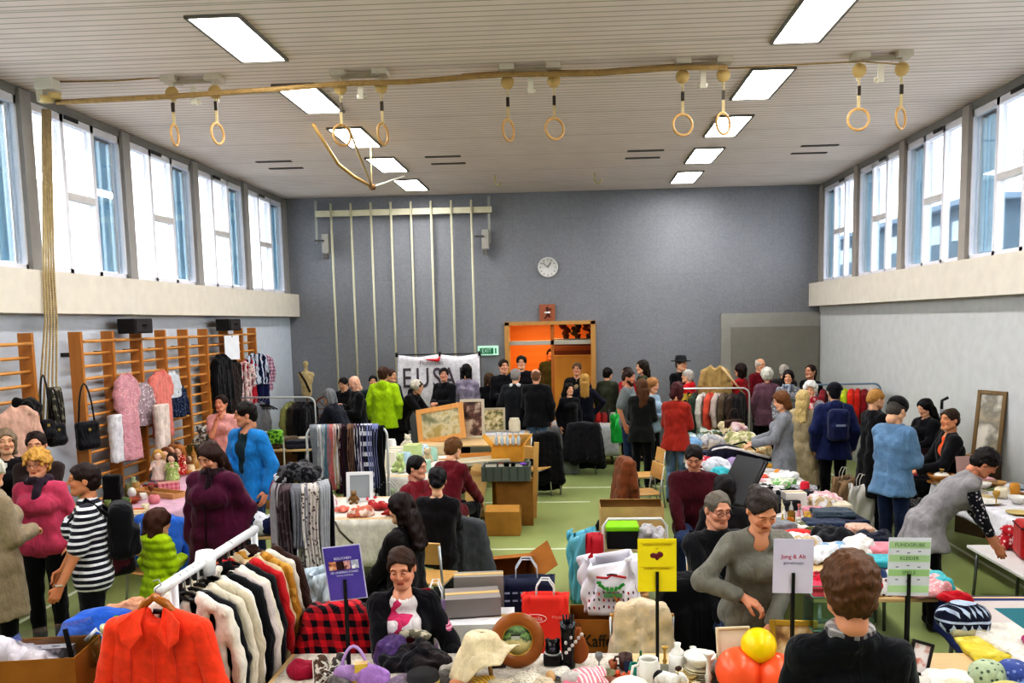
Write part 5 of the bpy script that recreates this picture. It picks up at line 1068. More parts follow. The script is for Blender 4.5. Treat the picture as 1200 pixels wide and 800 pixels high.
 P('blonde woman in a long black coat talking to the man in denim', 1028, 456, 1.70, 105, hair='updo', hairc='#b0854c', top=T('#121116', hem=.5, t=.028, n='coat'), bot=blk, R='hold', Lh='hold', nod=8, **F)
 P('man in a pale denim jacket, jeans and dark cap at the jewellery table', 1056, 467, 1.76, 120, hair='short', hairc='#4a4440', hat=('beanie', cloth('#1c1a1c')), top=T('#587a9c', 'fade', '#7b98b4', hem=.14, t=.022, n='denim_jacket', collar=.9), bot=T('#222c4a', 'fade', '#2c3858'), R='hold', Lh='hold', nod=28, wide=1.05)
 P('black long-haired woman in dark clothes behind the jewellery table', 1082, 468, 1.54, -70, hair='long', hairc='#0f0d10', top=T('#15131a', n='jacket', t=.024), bot=blk, R='fwd', Lh='fwd', nod=20, **F)
 P('man in an orange tee and open black jacket behind the jewellery table', 1114, 479, 1.76, -95, pose='sit', seat=.62, hair='short', hairc='#3a2a1e', skin='#cf9470', top=T('#17161b', open=.10, t=.024, hem=.1), inner=cloth('#e8682c'), bot=blk, R='fwd', Lh='fwd', yaw=25)
 P('dark-haired woman in a grey vest and patterned sleeves bending over the red case', 1166, 529, 1.66, 78, hair='tousled', hairc='#1f1716', skin='#c98c70', top=T('#8b8688', 'fade', '#9a9698', 3, sleeve=0, hem=.20, t=.026, wide=.07, n='vest', collar=.7), bot=T('#1c161c'), R=(.16, .50, .72, 30), Lh=(.18, .52, .74, 30), lean=46, nod=20, extra=lambda J: [sdf_obj('patterned_sleeve', [cap(S, E, .062, .05), cap(E, E + (W - E) * .55, .05, .042)], .014, cloth('#1c1a22', 'floral', '#b8b0b4', 1.4), J['root']) for S, E, W in ((J['SL'], J['EL'], J['WL']), (J['SR'], J['ER'], J['WR']))], **F)
 # --- centre sellers
 P('young man with short black hair in a red sweater sitting at the white table', 489, 534, 1.66, 62, pose='sit', hair='short', hairc='#1a1513', skin='#d8a48c', top=T('#7c1d2c', n='sweater', collar=.6), bot=blk, R='fwd', Lh='lap', yaw=10, nod=8)
 P('black-haired woman in a black top sitting with her back to the viewer', 513, 547, 1.68, 168, pose='sit', hair='updo', hairc='#171216', top=T('#171418', n='sweater', neck=1.2), bot=blk, R='lap', Lh='lap', yaw=20, tilt=-4, **F)
 P('brown-haired person in a maroon jacket leaning forward on a chair beyond the black-haired woman', 533, 513, 1.72, 150, pose='sit', hair='tousled', hairc='#6a4828', lean=16, top=T('#6a1c28', hem=.14, t=.024), bot=blk, R='low', Lh='fwd', nod=10, **F)
 P('woman with very long dark brown hair in a dark cardigan sitting sideways', 468, 578, 1.68, -112, pose='sit', hair='long', hairc='#251613', top=T('#1b1619', hem=.1, t=.024, n='cardigan'), bot=blk, R='lap', Lh='lap', nod=10, **F)
 P('brown-haired woman in a black cardigan over a white and pink tee', 468, 644, 1.66, 12, pose='sit', seat=.46, hair='updo', hairc='#3a2418', skin='#d69c80', top=T('#15131a', open=.16, sleeve=.30, hem=.06, n='cardigan', t=.022, neckdrop=.06), inner=cloth('#e4dcdc', 'blotch', '#c83c6c', .7), bot=blk, R='lap', Lh=(.30, .26, .66, 20), nod=16, yaw=-12, tilt=-6, extra=lambda J: [tube('red_shoulder_stripe', [tuple(J['nb'] + V3(.06, .03, .0)), tuple(J['SL'] + V3(.01, .0, .075)), tuple(J['SL'] + V3(.075, 0, -.03))], .016, cloth('#8a1c30'), J['root'], 6), sdf_obj('cuff', [cap(J['SL'] + (J['EL'] - J['SL']) * .55, J['SL'] + (J['EL'] - J['SL']) * .72, .062, .06)], .013, cloth('#dca8b8', 'stripe', '#b85078', 2), J['root'])], **F)
 P('dark-haired man in a maroon sweater sitting and looking at his phone', 813, 524, 1.76, -10, pose='sit', hair='short', hairc='#221713', skin='#cf9a80', top=T('#4d1420', n='sweater', collar=.8, t=.022), bot=T('#35456a', 'fade', '#4a5c84'), R='lap', Lh='lap', nod=30, wide=1.1, extra=lambda J: box('phone', tuple((J['WL'] + J['WR']) / 2 + V3(0, -.09, .0)), (.07, .13, .01), plain('#1a1a20', .2), J['root']))
 P('dark-haired person seen from behind between the maroon sweater and the black case', 849, 557, 1.62, 172, pose='sit', hair='bob', hairc='#1a1415', top=T('#201c20'), bot=blk, **F)
 P('grey-haired man in a black jacket sitting behind the woman in grey', 843, 577, 1.78, 18, pose='sit', seat=.5, glasses=True, hair='crop', hairc='#6a6258', skin='#d49c82', top=T('#18181c', collar=.9, t=.022), bot=jean, R='lap', Lh='lap', nod=14)
 P('woman in a grey long-sleeved top bending to sort goods on the near table', 897, 579, 1.69, 4, hair='bun', hairc='#3a302c', skin='#d59b7c', top=T('#77746a', 'fade', '#84827a', 2, sleeve=.86, hem=.12, n='top', neckdrop=.09, t=.014), bot=T('#23314e', 'fade', '#30406a'), R=(.12, .27, 1.16, 35, 'out'), Lh=(.03, .30, .98, 40), lean=18, nod=28, yaw=6, extra=lambda J: tube('bracelet', [tuple(J['WR'] + V3(.031 * math.cos(a), .015 * math.sin(a), .031 * math.sin(a))) for a in np.linspace(0, 6.28, 13)[:-1]], .005, plain('#2a2422'), J['root'], 5, True), **F)
 # --- the man in front
 P('man with short brown hair in a black jacket standing with his back to the viewer', 997, 648, 1.78, 172, hair='tousled', hairc='#5a3a22', skin='#c98e70', top=T('#111116', t=.022, hem=.16, wr=.006, collar=1.0), bot=blk, R=(.13, .26, 1.16), Lh=(.12, .27, 1.14), wide=.66, nod=6, res=.011, extra=lambda J: sdf_obj('checked_scarf', [cap(J['nb'] + V3(.062 * math.cos(a), .062 * math.sin(a), .04), J['nb'] + V3(.062 * math.cos(a + .6), .062 * math.sin(a + .6), .04), .022) for a in np.arange(0, 6.28, .55)], .011, cloth('#b8b2b0', 'plaid', '#33222a', 2.2), J['root'], .02, (.006, 40, 3)))
# ------------------------------------------------------------------ stalls and goods
def stalls_front():
 # the front row of tables
 table('long wooden table at the front left carrying shoes, plate and doilies', -.72, 4.56, 2.05, .84); table('wooden table at the front centre under the mugs and orange balls', 1.36, 4.56, 2.05, .84)
 tablecloth('pale lace-edged cloth on the front left table', -.72, 4.56, 1.95, .8, 0, cloth('#d9d0c4', 'floral', '#c7bca8', 1.5), .12, group=None, seed=3)
 paper = lambda c: plain(c, .6); dk = plain('#4c4658'); wh = plain('#e8e4f4', .6)
 def photos(s):
  for x, c in ((-.062, art('#5a2a20', '#d08a6a', '#e8c0a0', 30)), (-.018, plain('#3a1420')), (.018, art('#c07a7a', '#e0b0b0', '#7a3030', 40)), (.066, art('#c8c4d8', '#a8a8c0', '#f0eef4', 30))): box('photo', (x, -.003, .045), (.042, .002, .048), c, s)
 sign_stand('purple notice sheet on a black post at the front left table', 404, 671, 4.6, .205, .30, art('#50409a', '#5a48a4', '#6650ac', 3), [('BESUCHEN', .0, .085, .020, wh), ('SIE UNSEREN STAND', 0, .005, .017, wh), ('Samstag und Sonntag', 0, -.012, .011, wh)], roll=-6, edge=plain('#d8d0e4'), extra=photos)
 def ystuff(s):
  sdf_obj('printed_heart', [ell((-.02, -.003, .055), (.02, .003, .016)), ell((.015, -.003, .06), (.02, .003, .018)), ell((0, -.003, .045), (.012, .003, .018))], .004, plain('#6a2030', .5), s, .004); box('fold_line', (0, -.003, -.01), (.19, .001, .0015), plain('#b89a10'), s); box('fold_line', (0, -.003, .125), (.19, .001, .0015), plain('#b89a10'), s)
 oy = plain('#a07a10'); sign_stand('bright yellow notice sheet on a black post', 770, 662, 4.6, .212, .297, plain('#efd91e', .6), [('HERZLICH WILLKOMMEN', 0, .115, .014, oy), ('am', 0, .095, .012, oy), ('UNSEREM FLOHMARKT', 0, -.018, .014, oy)], extra=ystuff)
 sign_stand('white lilac notice sheet with pink heading on a black post', 929.5, 663, 4.5, .212, .297, plain('#d3cbe0', .6), [('Jung & Alt', 0, .052, .032, plain('#c8607e')), ('gemeinsam', 0, .018, .024, plain('#9a94b0'))], roll=1)
 gm = plain('#5f7a52'); lm = plain('#8a82a0')
 def gbands(s):
  for z, c in ((.115, '#b6cda4'), (.045, '#b2cca0'), (-.03, '#a9c892'), (-.115, '#b9d4a6')): box('printed_band', (0, -.0028, z), (.205, .001, .036), plain(c, .6), s)
  for k in range(9): box('printed_mark', (-.06 + (k % 3) * .055, -.003, .082 - (k // 3) * .074 - (k % 2) * .008), (.014, .001, .006), lm, s)
 sign_stand('pale green and white striped notice sheet on a black post', 1065, 664, 4.35, .212, .305, plain('#d9d8e2', .6), [('FUNDGRUBE', -.0, .115, .026, gm), ('KLEIDER', 0, .045, .026, gm), ('SPIELE', 0, -.03, .026, gm)], extra=gbands, roll=1)
 # left of the front table: shoes, bags, cloth
 for i, (x, y, c, lb, rz) in enumerate(((377, 795, '#5a4438', 'brown and white trainer, left one of the pair by the white post', 20), (396, 793, '#4a443e', 'dark grey and white trainer, right one of the pair by the white post', -10))):
  p = at_tab(x, y); shoe(lb, p, 1.15, cloth(c, 'blotch', '#c8c2b8', 3), '#e4e0d8', 180 + rz, 'trainers on the front table', (rad(-38), 0, rad(180 + rz)))
 p = at_tab(356, 790); heap('scarf', 'small crimson scarf left of the trainers', p, .16, .16, .09, cloth('#9a1c3c'))
 p = at_tab(416, 800); handbag('lavender handbag with a thick ring handle beside the trainers', p, .22, .06, cloth('#a888b8'), 5, .15, hm=plain('#b898cc', .4))
 p = at_tab(424, 803); carton('small yellow gift box in front of the lavender handbag', p, .07, .05, .12, 15, plain('#d8b84a', .5), closed=True, name='gift_box')
 p = at_tab(440, 803); heap('soft_cushion', 'small lilac cushion beside the yellow gift box', p, .17, .14, .13, cloth('#a47cb8'), cat='cushion')
 p = at_tab(453, 785); heap('jacket', 'shiny violet jacket bundled beside the lilac cushion', (p[0], 4.85, TH + .004), .18, .2, .17, cloth('#3c2452', 'fade', '#5a3a78', 3, .35))
 p = at_tab(488, 780); heap('coat', 'crumpled black coat with a tan lining on the front table', p, .46, .30, .13, cloth('#141218', 'blotch', '#2a2022', .8))
 p = at_tab(484, 765); p = (p[0], p[1] + .02, p[2] + .10); heap('scarf', 'cream and grey spotted scarf lying on the crumpled black coat', p, .28, .14, .06, cloth('#c4baa6', 'blotch', '#76705f', 2.5), -15)
 p = at_tab(496, 806); lathe_hat('black brimmed hat with a gold band near the front edge', p, plain('#1a171a', .7), plain('#b8a05a'))
 # lampshade cloth, plate, figurines
 p = at_tab(566, 800)
 t = thing('sun_hat', 'floppy cream fabric hat on a cane stand left of the wooden plate', 'hat', p, rad(-20)); tube('cane_stand', [(-.06, 0, 0), (-.03, 0, .2), (.03, 0, .2), (.06, 0, 0)], .012, wood('#8a6a40', '#b08a58'), t, 6)
 def hf(u, v):
  a = u * 2 * PI; rr = .012 + (.085 * (v / .4) ** .6 if v < .4 else .085 + .10 * (v - .4) / .6); q = max(0, (v - .4) / .6); dr = .5 + .5 * math.cos(a - 3.4)
  return (rr * math.cos(a) * (1 + .12 * q * math.sin(5 * a)), rr * .8 * math.sin(a), .285 - (.02 * (v / .4) ** 3 if v < .4 else .02 + .05 * min(1, q * 4)) - q * q * .2 * dr + .022 * q * math.sin(5 * a + 1))
 grid_obj('cloth', 60, 22, hf, cloth('#e2d3b6', 'fade', '#cdb894', 2), t, .006, True)
 p = at_tab(562, 806); heap('napkin', 'orange and yellow napkin in front of the draped basket', p, .22, .12, .06, cloth('#d8a030', 'vstripe', '#e8cc70', 1.5))
 p = at_tab(583, 783); picture('small dark framed card leaning behind the draped basket', p, .10, .17, plain('#3a2a24', .4), plain('#5a3a34'), 12, 10, .012)
 # round wooden plate with a landscape
 p = at_tab(607, 783); t = thing('decorative_plate', 'round copper-brown wooden plate with a painted landscape', 'plate', p, 0, None, (rad(78), 0, rad(4))); R_ = .158
 lathe('rim', [(.085, .012), (.09, .02), (.12, .026), (.15, .022), (R_, .01), (R_, 0), (.08, 0), (.08, .012)], wood('#7a4418', '#a8662c', .6, .3, 'X'), t, 44, (0, R_, 0)); lathe('brass_ring', [(.083, .012), (.088, .022), (.092, .016), (.083, .012)], METAL('#c9a050'), t, 44, (0, R_, 0))
 m, nt, b = _new('painted_landscape'); tc = _n(nt, 'ShaderNodeTexCoord'); sp = _n(nt, 'ShaderNodeSeparateXYZ'); nt.links.new(tc.outputs['Object'], sp.inputs[0]); nz = _n(nt, 'ShaderNodeTexNoise', Scale=28.0, Detail=4.0); nt.links.new(tc.outputs['Object'], nz.inputs['Vector'])
 f = _mathn(nt, 'ADD', _mathn(nt, 'MULTIPLY', sp.outputs[1], 5.2), _mathn(nt, 'MULTIPLY', _mathn(nt, 'SUBTRACT', nz.outputs['Fac'], .5), .35)); cr = nt.nodes.new('ShaderNodeValToRGB'); e = cr.color_ramp; e.elements[0].position = .05; e.elements[0].color = srgb('#c8b878'); e.elements[1].position = .95; e.elements[1].color = srgb('#a8c88a')
 mr = _n(nt, 'ShaderNodeMapRange'); mr.inputs[1].default_value = -.45; mr.inputs[2].default_value = .45; nt.links.new(f, mr.inputs[0])
 for q, c in ((.45, '#ddd09a'), (.55, '#4a5a44'), (.66, '#88a860'), (.78, '#33452a')): x = e.elements.new(q); x.color = srgb(c)
 nt.links.new(mr.outputs[0], cr.inputs[0]); nt.links.new(cr.outputs[0], b.inputs['Base Color']); lathe('painting', [(0, .013), (.084, .013), (.084, .006), (0, .006)], m, t, 40, (0, R_, 0)); box('painted_house', (-.01, R_ + .015, .014), (.05, .022, .002), plain('#b8bcae'), t); box('painted_roof', (-.01, R_ + .03, .0142), (.056, .012, .002), plain('#3a3a34'), t)
 for i, (x, y, w, c, n) in enumerate(((612, 800, .22, '#e4dccc', 'lacy cream doily in front of the wooden plate'), (636, 806, .14, '#d8c8ae', 'beige crocheted doily with dark buttons in front'), (585, 809, .18, '#e0d2b8', 'ivory doily between napkin and wooden plate'), (655, 793, .12, '#dcd6cc', 'small white doily in front of the black figurines'))):
  heap('doily', n, at_tab(x, y), w, w * .8, .045, cloth(c, 'floral', '#b8ac96', 3), cat='doily')
 p = at_tab(648, 779); t = thing('camera_figure', 'squat black figurine with a silver collar before the red bag', 'figurine', p); sdf_obj('body', [rbox((0, 0, .035), (.055, .04, .035), .012), ell((0, 0, .10), (.045, .04, .05)), ell((-.03, 0, .145), (.016, .012, .018)), ell((.03, 0, .145), (.016, .012, .018))], .008, plain('#151316', .25), t, .012); tube('silver_collar', [(.046 * math.cos(a), .042 * math.sin(a), .072) for a in np.linspace(0, 6.28, 17)[:-1]], .006, METAL(), t, 6, True); lathe('lens', [(0, .02), (.018, .02), (.022, 0), (0, 0)], plain('#3a3444', .2), t, 14, (0, -.045, .1))
 p = at_tab(666, 782); t = thing('vase', 'tall black vase painted with silver flowers', 'vase', p); lathe('body', [(0, 0), (.04, 0), (.042, .02), (.03, .05), (.036, .10), (.042, .22), (.046, .27), (.04, .268), (.03, .1), (0, .03)], plain('#141216', .22), t, 18); sdf_obj('flower_relief', [ell((r * .018 - .01, -.036 - .004 * (r % 2), .10 + .022 * r), (.012, .008, .012)) for r in range(6)] + [ell((-.012, -.04, .16), (.01, .008, .014)), ell((.018, -.038, .19), (.01, .008, .012))], .005, plain('#c8c0bc', .4), t, .004)
 for k in range(4): tube('feather', [(-.02 + .014 * k, 0, .26), (-.026 + .02 * k, .01, .31)], .006, plain('#1c1a1e'), t, 5)
 p = at_tab(678, 778); t = thing('wooden_board', 'pear-shaped brown wooden chopping board leaning on the carton', 'board', p, 0, None, (rad(-8), 0, rad(-6))); sdf_obj('board', [ell((0, 0, .07), (.062, .012, .075)), ell((.0, 0, .13), (.04, .012, .05)), cap((0, 0, .16), (0, 0, .20), .016)], .008, wood('#8a4a1c', '#b06a30', .8, .4), t, .02); tube('hanging_loop', [(0, 0, .205), (.012, 0, .225), (0, 0, .235), (-.012, 0, .225), (0, 0, .205)], .003, cloth('#3a2a20'), t, 5)
 p = at_tab(690, 800); heap('fabric', 'pink and white striped fabric spilling over the table', p, .24, .22, .07, cloth('#dc8c98', 'vstripe', '#efd8d6', 1.4), -25)
 p = at_tab(676, 806); folded('napkin', 'folded rose pink napkin in front of the striped fabric', p, .16, .10, .03, cloth('#d87c8e'), -30)
 # crockery in the middle
 G = 'crockery on the front table'
 ware('cup', 'brown_mug', 'dark brown mug with a flared rim behind the teal jar', at_tab(733, 784), .95, plain('#4a2a20', .4), None, 'mug', True)
 ware('bowl', 'bowl', 'small olive bowl between pink fabric and brown mug', at_tab(712, 796), .5, plain('#7a7a58', .4)); ware('bowl', 'bowl', 'small brown bowl in front of the olive bowl', at_tab(713, 806), .52, plain('#8a5a44', .4))
 ware('jar', 'jar', 'teal glazed jar right of the orange figurines', at_tab(744, 795), .62, plain('#2f8f80', .3))
 for i, (x, y) in enumerate(((724, 797), (731, 800), (738, 798))): sdf_fig('orange ceramic bird figurine, %s of the cluster by the teal jar' % ('left', 'middle', 'right')[i], at_tab(x, y), .07, plain('#c8562a', .4))
 ware('jar', 'mug', 'white ceramic mug with small dark prints left of the yellow sign post', at_tab(760, 804), 1.15, art('#e6e2da', '#e0dcd4', '#dcd6ce', 8), None, 'mug', True)
 ware('candle', 'jar', 'tall white jar with a dark motif right of the yellow sign post', at_tab(794, 795), 1.25, plain('#e0dcd6', .35), None, 'jar', False, 1.1, plain('#e6e2dc', .35)); p = at_tab(794, 795); tag(sdf_obj('label_plaque', [ell((p[0], p[1] - .05, p[2] + .075), (.022, .006, .018))], .005, plain('#5a443c'), None), 'dark oval plaque on the tall white jar', 'plaque')
 ware('dome', 'plate_cover', 'large white porcelain dish cover near the front edge', at_tab(738, 818), 1.25, plain('#e6dfd2', .35), cat='dish')
 for i in range(7): ware('plate', 'plate', 'cream plate in the stack beside the candlestick', (at_tab(820, 800)[0], at_tab(820, 800)[1], TH + .004 + i * .013), .72 + .02 * (i % 2), plain(('#d8cdb0', '#e2dcc8')[i % 2], .35), 'stacked cream plates')
 ware('bowl', 'bowl', 'wide white bowl resting on the stacked cream plates', (at_tab(820, 800)[0], at_tab(820, 800)[1], TH + .004 + 7 * .013), .85, plain('#e9e6de', .3))
 for i in range(3): ware('bowl', 'bowl', 'gilt-edged soup bowl in the pile left of the plate stack', (at_tab(806, 806)[0], at_tab(806, 806)[1], TH + .004 + i * .02), .5, plain('#cbb67c', .35), 'gilt-edged soup bowls')
 ware('stick', 'candlestick', 'slim white candlestick right of the plate stack', at_tab(830, 808), 1.15, plain('#dcd8d0', .35)); ware('goblet', 'goblet', 'clear glass goblet right of the candlestick', at_tab(838, 803), .85, plain('#c8ccd0', .12))
 ware('cup', 'cup', 'cream cup in front of the gilt-edged bowls', at_tab(800, 812), .8, plain('#e0d6be', .4), None, 'cup', True); ware('bowl', 'bowl', 'grey stoneware bowl between the white mug and white jar', at_tab(778, 793), .6, plain('#8a8674', .4)); ware('cup', 'cup', 'small gold-rimmed cup right of the cream cup', at_tab(816, 812), .6, plain('#e8e0c8', .3), None, 'cup', True)
 p = at_tab(782, 812); t = thing('cow_figurine', 'black and white cow figurine at the front edge', 'figurine', p, rad(-40)); sdf_obj('body', [cap((-.05, 0, .075), (.05, 0, .08), .036), ell((.085, 0, .11), (.03, .024, .026)), ell((.11, 0, .10), (.016, .016, .014))] + [cap((x, y, .06), (x, y, 0.008), .013) for x in (-.05, .045) for y in (-.02, .02)] + [cut((0, 0, 0), (0, 0, -1))], .008, cloth('#e4e0da', 'blotch', '#141216', 1.6), t, .012)
 for s_ in (-1, 1): tube('horn', [(.08, s_ * .015, .13), (.078, s_ * .03, .148)], .005, plain('#d8ccb0'), t, 5)
 # pale framed pictures and the balls
 p = at_tab(862, 800); picture('pale wide picture in a cream frame behind the orange balls', p, .19, .30, plain('#d8ccb0', .5), plain('#dad4c2', .6), 6, 12, .014)
 p = at_tab(931, 780); picture('gold-framed picture with a pale dog-like motif right of the yellow ball', p, .27, .255, plain('#b8963c', .35, .4), art('#7a5a3a', '#c8a878', '#e0d2b4', 9), -4, 12, .032)
 for i, (x, y, r, c, lb) in enumerate(((866, 812, .125, '#f4683e', 'large orange-red ball left below the yellow ball'), (911, 817, .115, '#f56a40', 'orange-red ball right below the yellow ball'))):
  p = at_z(x, y - 26, TH + r); o = sdf_obj('ball', [ell((0, 0, 0), (r, r, r))], .014, plain(c, .28), None); o.location = (p.x, p.y, TH + r + .002); tag(o, lb, 'ball')
 p = at_y(889, 756, 4.42); o = sdf_obj('ball', [ell((0, 0, 0), (.094, .094, .094))], .012, plain('#f2ce10', .3), None); o.location = p; tag(o, 'bright yellow ball resting on the two orange balls', 'ball')
 p = at_tab(934, 800); teddy('white plush dog with dark ears before the gold-framed picture', p, .62, cloth('#e2d8d4', 'blotch', '#2a2226', .9), 10, name='plush_dog')
 # glass tank on the near table of the clothes row
 p = at_z(955, 735, TH); t = thing('glass_tank', 'clear glass tank behind the white notice', 'glass tank', (p.x - .03, 4.84, TH + .22)); gl = thin_glass((.86, .95, .93), .1)
 for c, s_ in (((0, -.1, .1), (.34, .004, .2)), ((0, .1, .1), (.34, .004, .2)), ((-.17, 0, .1), (.004, .2, .2)), ((.17, 0, .1), (.004, .2, .2)), ((0, 0, .003), (.34, .2, .005))): box('pane', c, s_, gl, t)
 bm = bmesh.new()
 for z in (.003, .2): [b_box(bm, c, s_) for c, s_ in (((0, -.1, z), (.345, .006, .006)), ((0, .1, z), (.345, .006, .006)), ((-.17, 0, z), (.006, .2, .006)), ((.17, 0, z), (.006, .2, .006)))]
 carton('grey box lifting the glass tank behind the white notice', (p.x - .03, 4.84, TH + .003), .30, .18, .21, 0, plain('#5c5a5e', .6), closed=True, name='storage_box'); bm_obj('glass_edge', bm, plain('#5f8a7c', .2), t)
 # white crockery at the right end
 for i, (x, y, s_, c, lb) in enumerate(((1063, 815, .95, '#e2ded8', 'white fluted mug nearest the dark frame'), (1079, 818, 1.0, '#dcd6ce', 'white mug, second from the dark frame'), (1098, 820, 1.0, '#e6e0d6', 'cream mug, third from the dark frame'), (1119, 822, 1.05, '#e4d6bc', 'cream mug with tan band at the end of the row'))):
  ware('cup', 'mug', lb, at_tab(x, y), s_ * 1.1, plain(c, .35), 'white mugs on the front table', 'mug', True)
 p = at_tab(1110, 803); folded('napkin', 'stack of white paper napkins behind the row of mugs', p, .24, .15, .06, cloth('#eeeae4', bump=.05), -8, cat='napkins', n=3)
 p = at_tab(1076, 790); tag(tube('bracelet', [(p[0] + .05 * math.cos(a), p[1] + .04 * math.sin(a), p[2] + .01) for a in np.linspace(0, 6.28, 17)[:-1]], .006, plain('#d8cfc0'), None, 6, True), 'pale round bangle behind the mugs', 'bracelet')
 p = at_y(1074, 778, 4.62); picture('small dark-framed picture with a red and white print, tilted', (p.x, p.y, TH + .02), .115, .185, plain('#1c1716', .4), art('#e4dcdc', '#e8e0e0', '#c8786a', 14), -10, 14, .016, roll=14)
 # table with the bordered cloth at the right edge
 table('table under the striped bordered cloth at the right edge', 3.45, 5.08, 1.75, 1.85); bordered_cloth()
 p = at_z(1127, 742, TH); q = sdf_obj('knitted_hat', [ell((0, 0, .10), (.17, .10, .10)), cap((-.09, -.06, .06), (.09, -.06, .06), .05), cut((0, 0, 0), (0, 0, -1))], .012, cloth('#181c34', 'nordic', '#b8c4d8', 1.1, bump=.5), None, .04, (.006, 40, 3)); q.location = (p.x, p.y, p.z + .01); tag(q, 'navy and white knitted hat with a snowflake pattern', 'hat')
 q = sdf_obj('fur_lining', [cap((-.08, -.10, .025), (.08, -.10, .025), .032)], .012, cloth('#c8c0a0', 'fade', '#a8a080', 4), None, .03, (.008, 80, 3)); q.location = (p.x, p.y, p.z + .01); tag(q, 'cream fur trim showing under the snowflake hat', 'fur trim')
 folded('towel', 'yellow towel with an orange print on the striped cloth', at_z(1172, 765, TH), .42, .34, .04, cloth('#d9c44a', 'blotch', '#e0cf6a', .8), -4, cat='towel')
 for x, y, c, c2, lb in ((1157, 806, '#b3bfa0', '#5a6a58', 'pale green child sun hat with dark dots'), (1187, 806, '#4a5a96', '#8a98c4', 'blue child sun hat beside the pale green one')):
  p = at_z(x, y, TH); q = sdf_obj('sun_hat', [ell((0, 0, .06), (.098, .098, .085)), ell((0, 0, .02), (.125, .125, .02)), cut((0, 0, 0), (0, 0, -1))], .012, cloth(c, 'dots', c2, 1.6), None, .02, (.004, 40, 1)); q.location = (p.x, p.y, p.z + .01); tag(q, lb, 'hat')
  q = sdf_obj('sun_hat', [ell((0, 0, .05), (.098, .098, .07)), ell((0, 0, .02), (.125, .125, .02)), cut((0, 0, 0), (0, 0, -1))], .012, cloth(('#c6bf7c', '#5f8ac0')[x > 1170], 'dots', c, 1.6), None, .02, (.004, 40, 1)); q.location = (p.x, p.y - .22, p.z + .01); tag(q, ('straw yellow sun hat in front of the pale green one', 'light blue sun hat in front of the blue one')[x > 1170], 'hat')
 p = at_z(1193, 775, TH); folded('towel', 'white bath towel with a magenta motif at the right edge', (p.x + .09, p.y + .18, p.z + .01), .34, .62, .05, cloth('#e4dcd2', bump=.4), 6, cat='towel'); heap('cloth', 'red cloth at the far right end of the striped table', (p.x + .1, 5.88, TH + .012), .26, .12, .06, cloth('#b81c2c')); heap('cloth', 'magenta cloth lying on the white bath towel', (p.x + .13, p.y + .12, p.z + .065), .10, .12, .03, cloth('#b0206a'))
def sdf_fig(lb, p, h, mat):
 o = sdf_obj('figurine', [ell((0, 0, .3 * h), (.3 * h, .36 * h, .32 * h)), ell((0, -.2 * h, .72 * h), (.2 * h, .22 * h, .2 * h)), cap((0, -.38 * h, .7 * h), (0, -.52 * h, .68 * h), .06 * h), cap((0, .3 * h, .35 * h), (0, .55 * h, .5 * h), .12 * h), cut((0, 0, 0), (0, 0, -1))], .10 * h, mat, None, .1 * h); o.location = p; return tag(o, lb, 'figurine')
def lathe_hat(lb, p, m, band):
 t = thing('hat', lb, 'hat', p); lathe('crown', [(0, .10), (.06, .10), (.085, .085), (.095, .02), (.15, .006), (.155, .0), (0, 0)], m, t, 24); lathe('hat_band', [(.0955, .022), (.097, .024), (.094, .05), (.092, .05)], band, t, 24); return t
def bordered_cloth():
 m, nt, b = _new('bordered_cloth'); L = nt.links.new; tc = _n(nt, 'ShaderNodeTexCoord'); sp = _n(nt, 'ShaderNodeSeparateXYZ'); L(tc.outputs['Object'], sp.inputs[0])
 ax = _mathn(nt, 'SUBTRACT', .88, _mathn(nt, 'ABSOLUTE', sp.outputs[0])); ay = _mathn(nt, 'SUBTRACT', .93, _mathn(nt, 'ABSOLUTE', sp.outputs[1])); d = _mathn(nt, 'MINIMUM', ax, ay)
 cr = nt.nodes.new('ShaderNodeValToRGB'); cr.color_ramp.interpolation = 'CONSTANT'; e = cr.color_ramp.elements; e[0].position = 0; e[0].color = srgb('#2c3872'); e[1].position = .10; e[1].color = srgb('#c4b9b5')
 for q, c in ((.26, '#2f6f78'), (.40, '#2e7060'), (.52, '#7f9a90')): x = e.new(q); x.color = srgb(c)
 L(d, cr.inputs[0]); L(cr.outputs[0], b.inputs['Base Color']); b.inputs['Roughness'].default_value = .9
 tablecloth('cloth bordered in navy, white and teal stripes on the right table', 3.45, 5.08, 1.75, 1.85, 0, m, .25, seed=5)
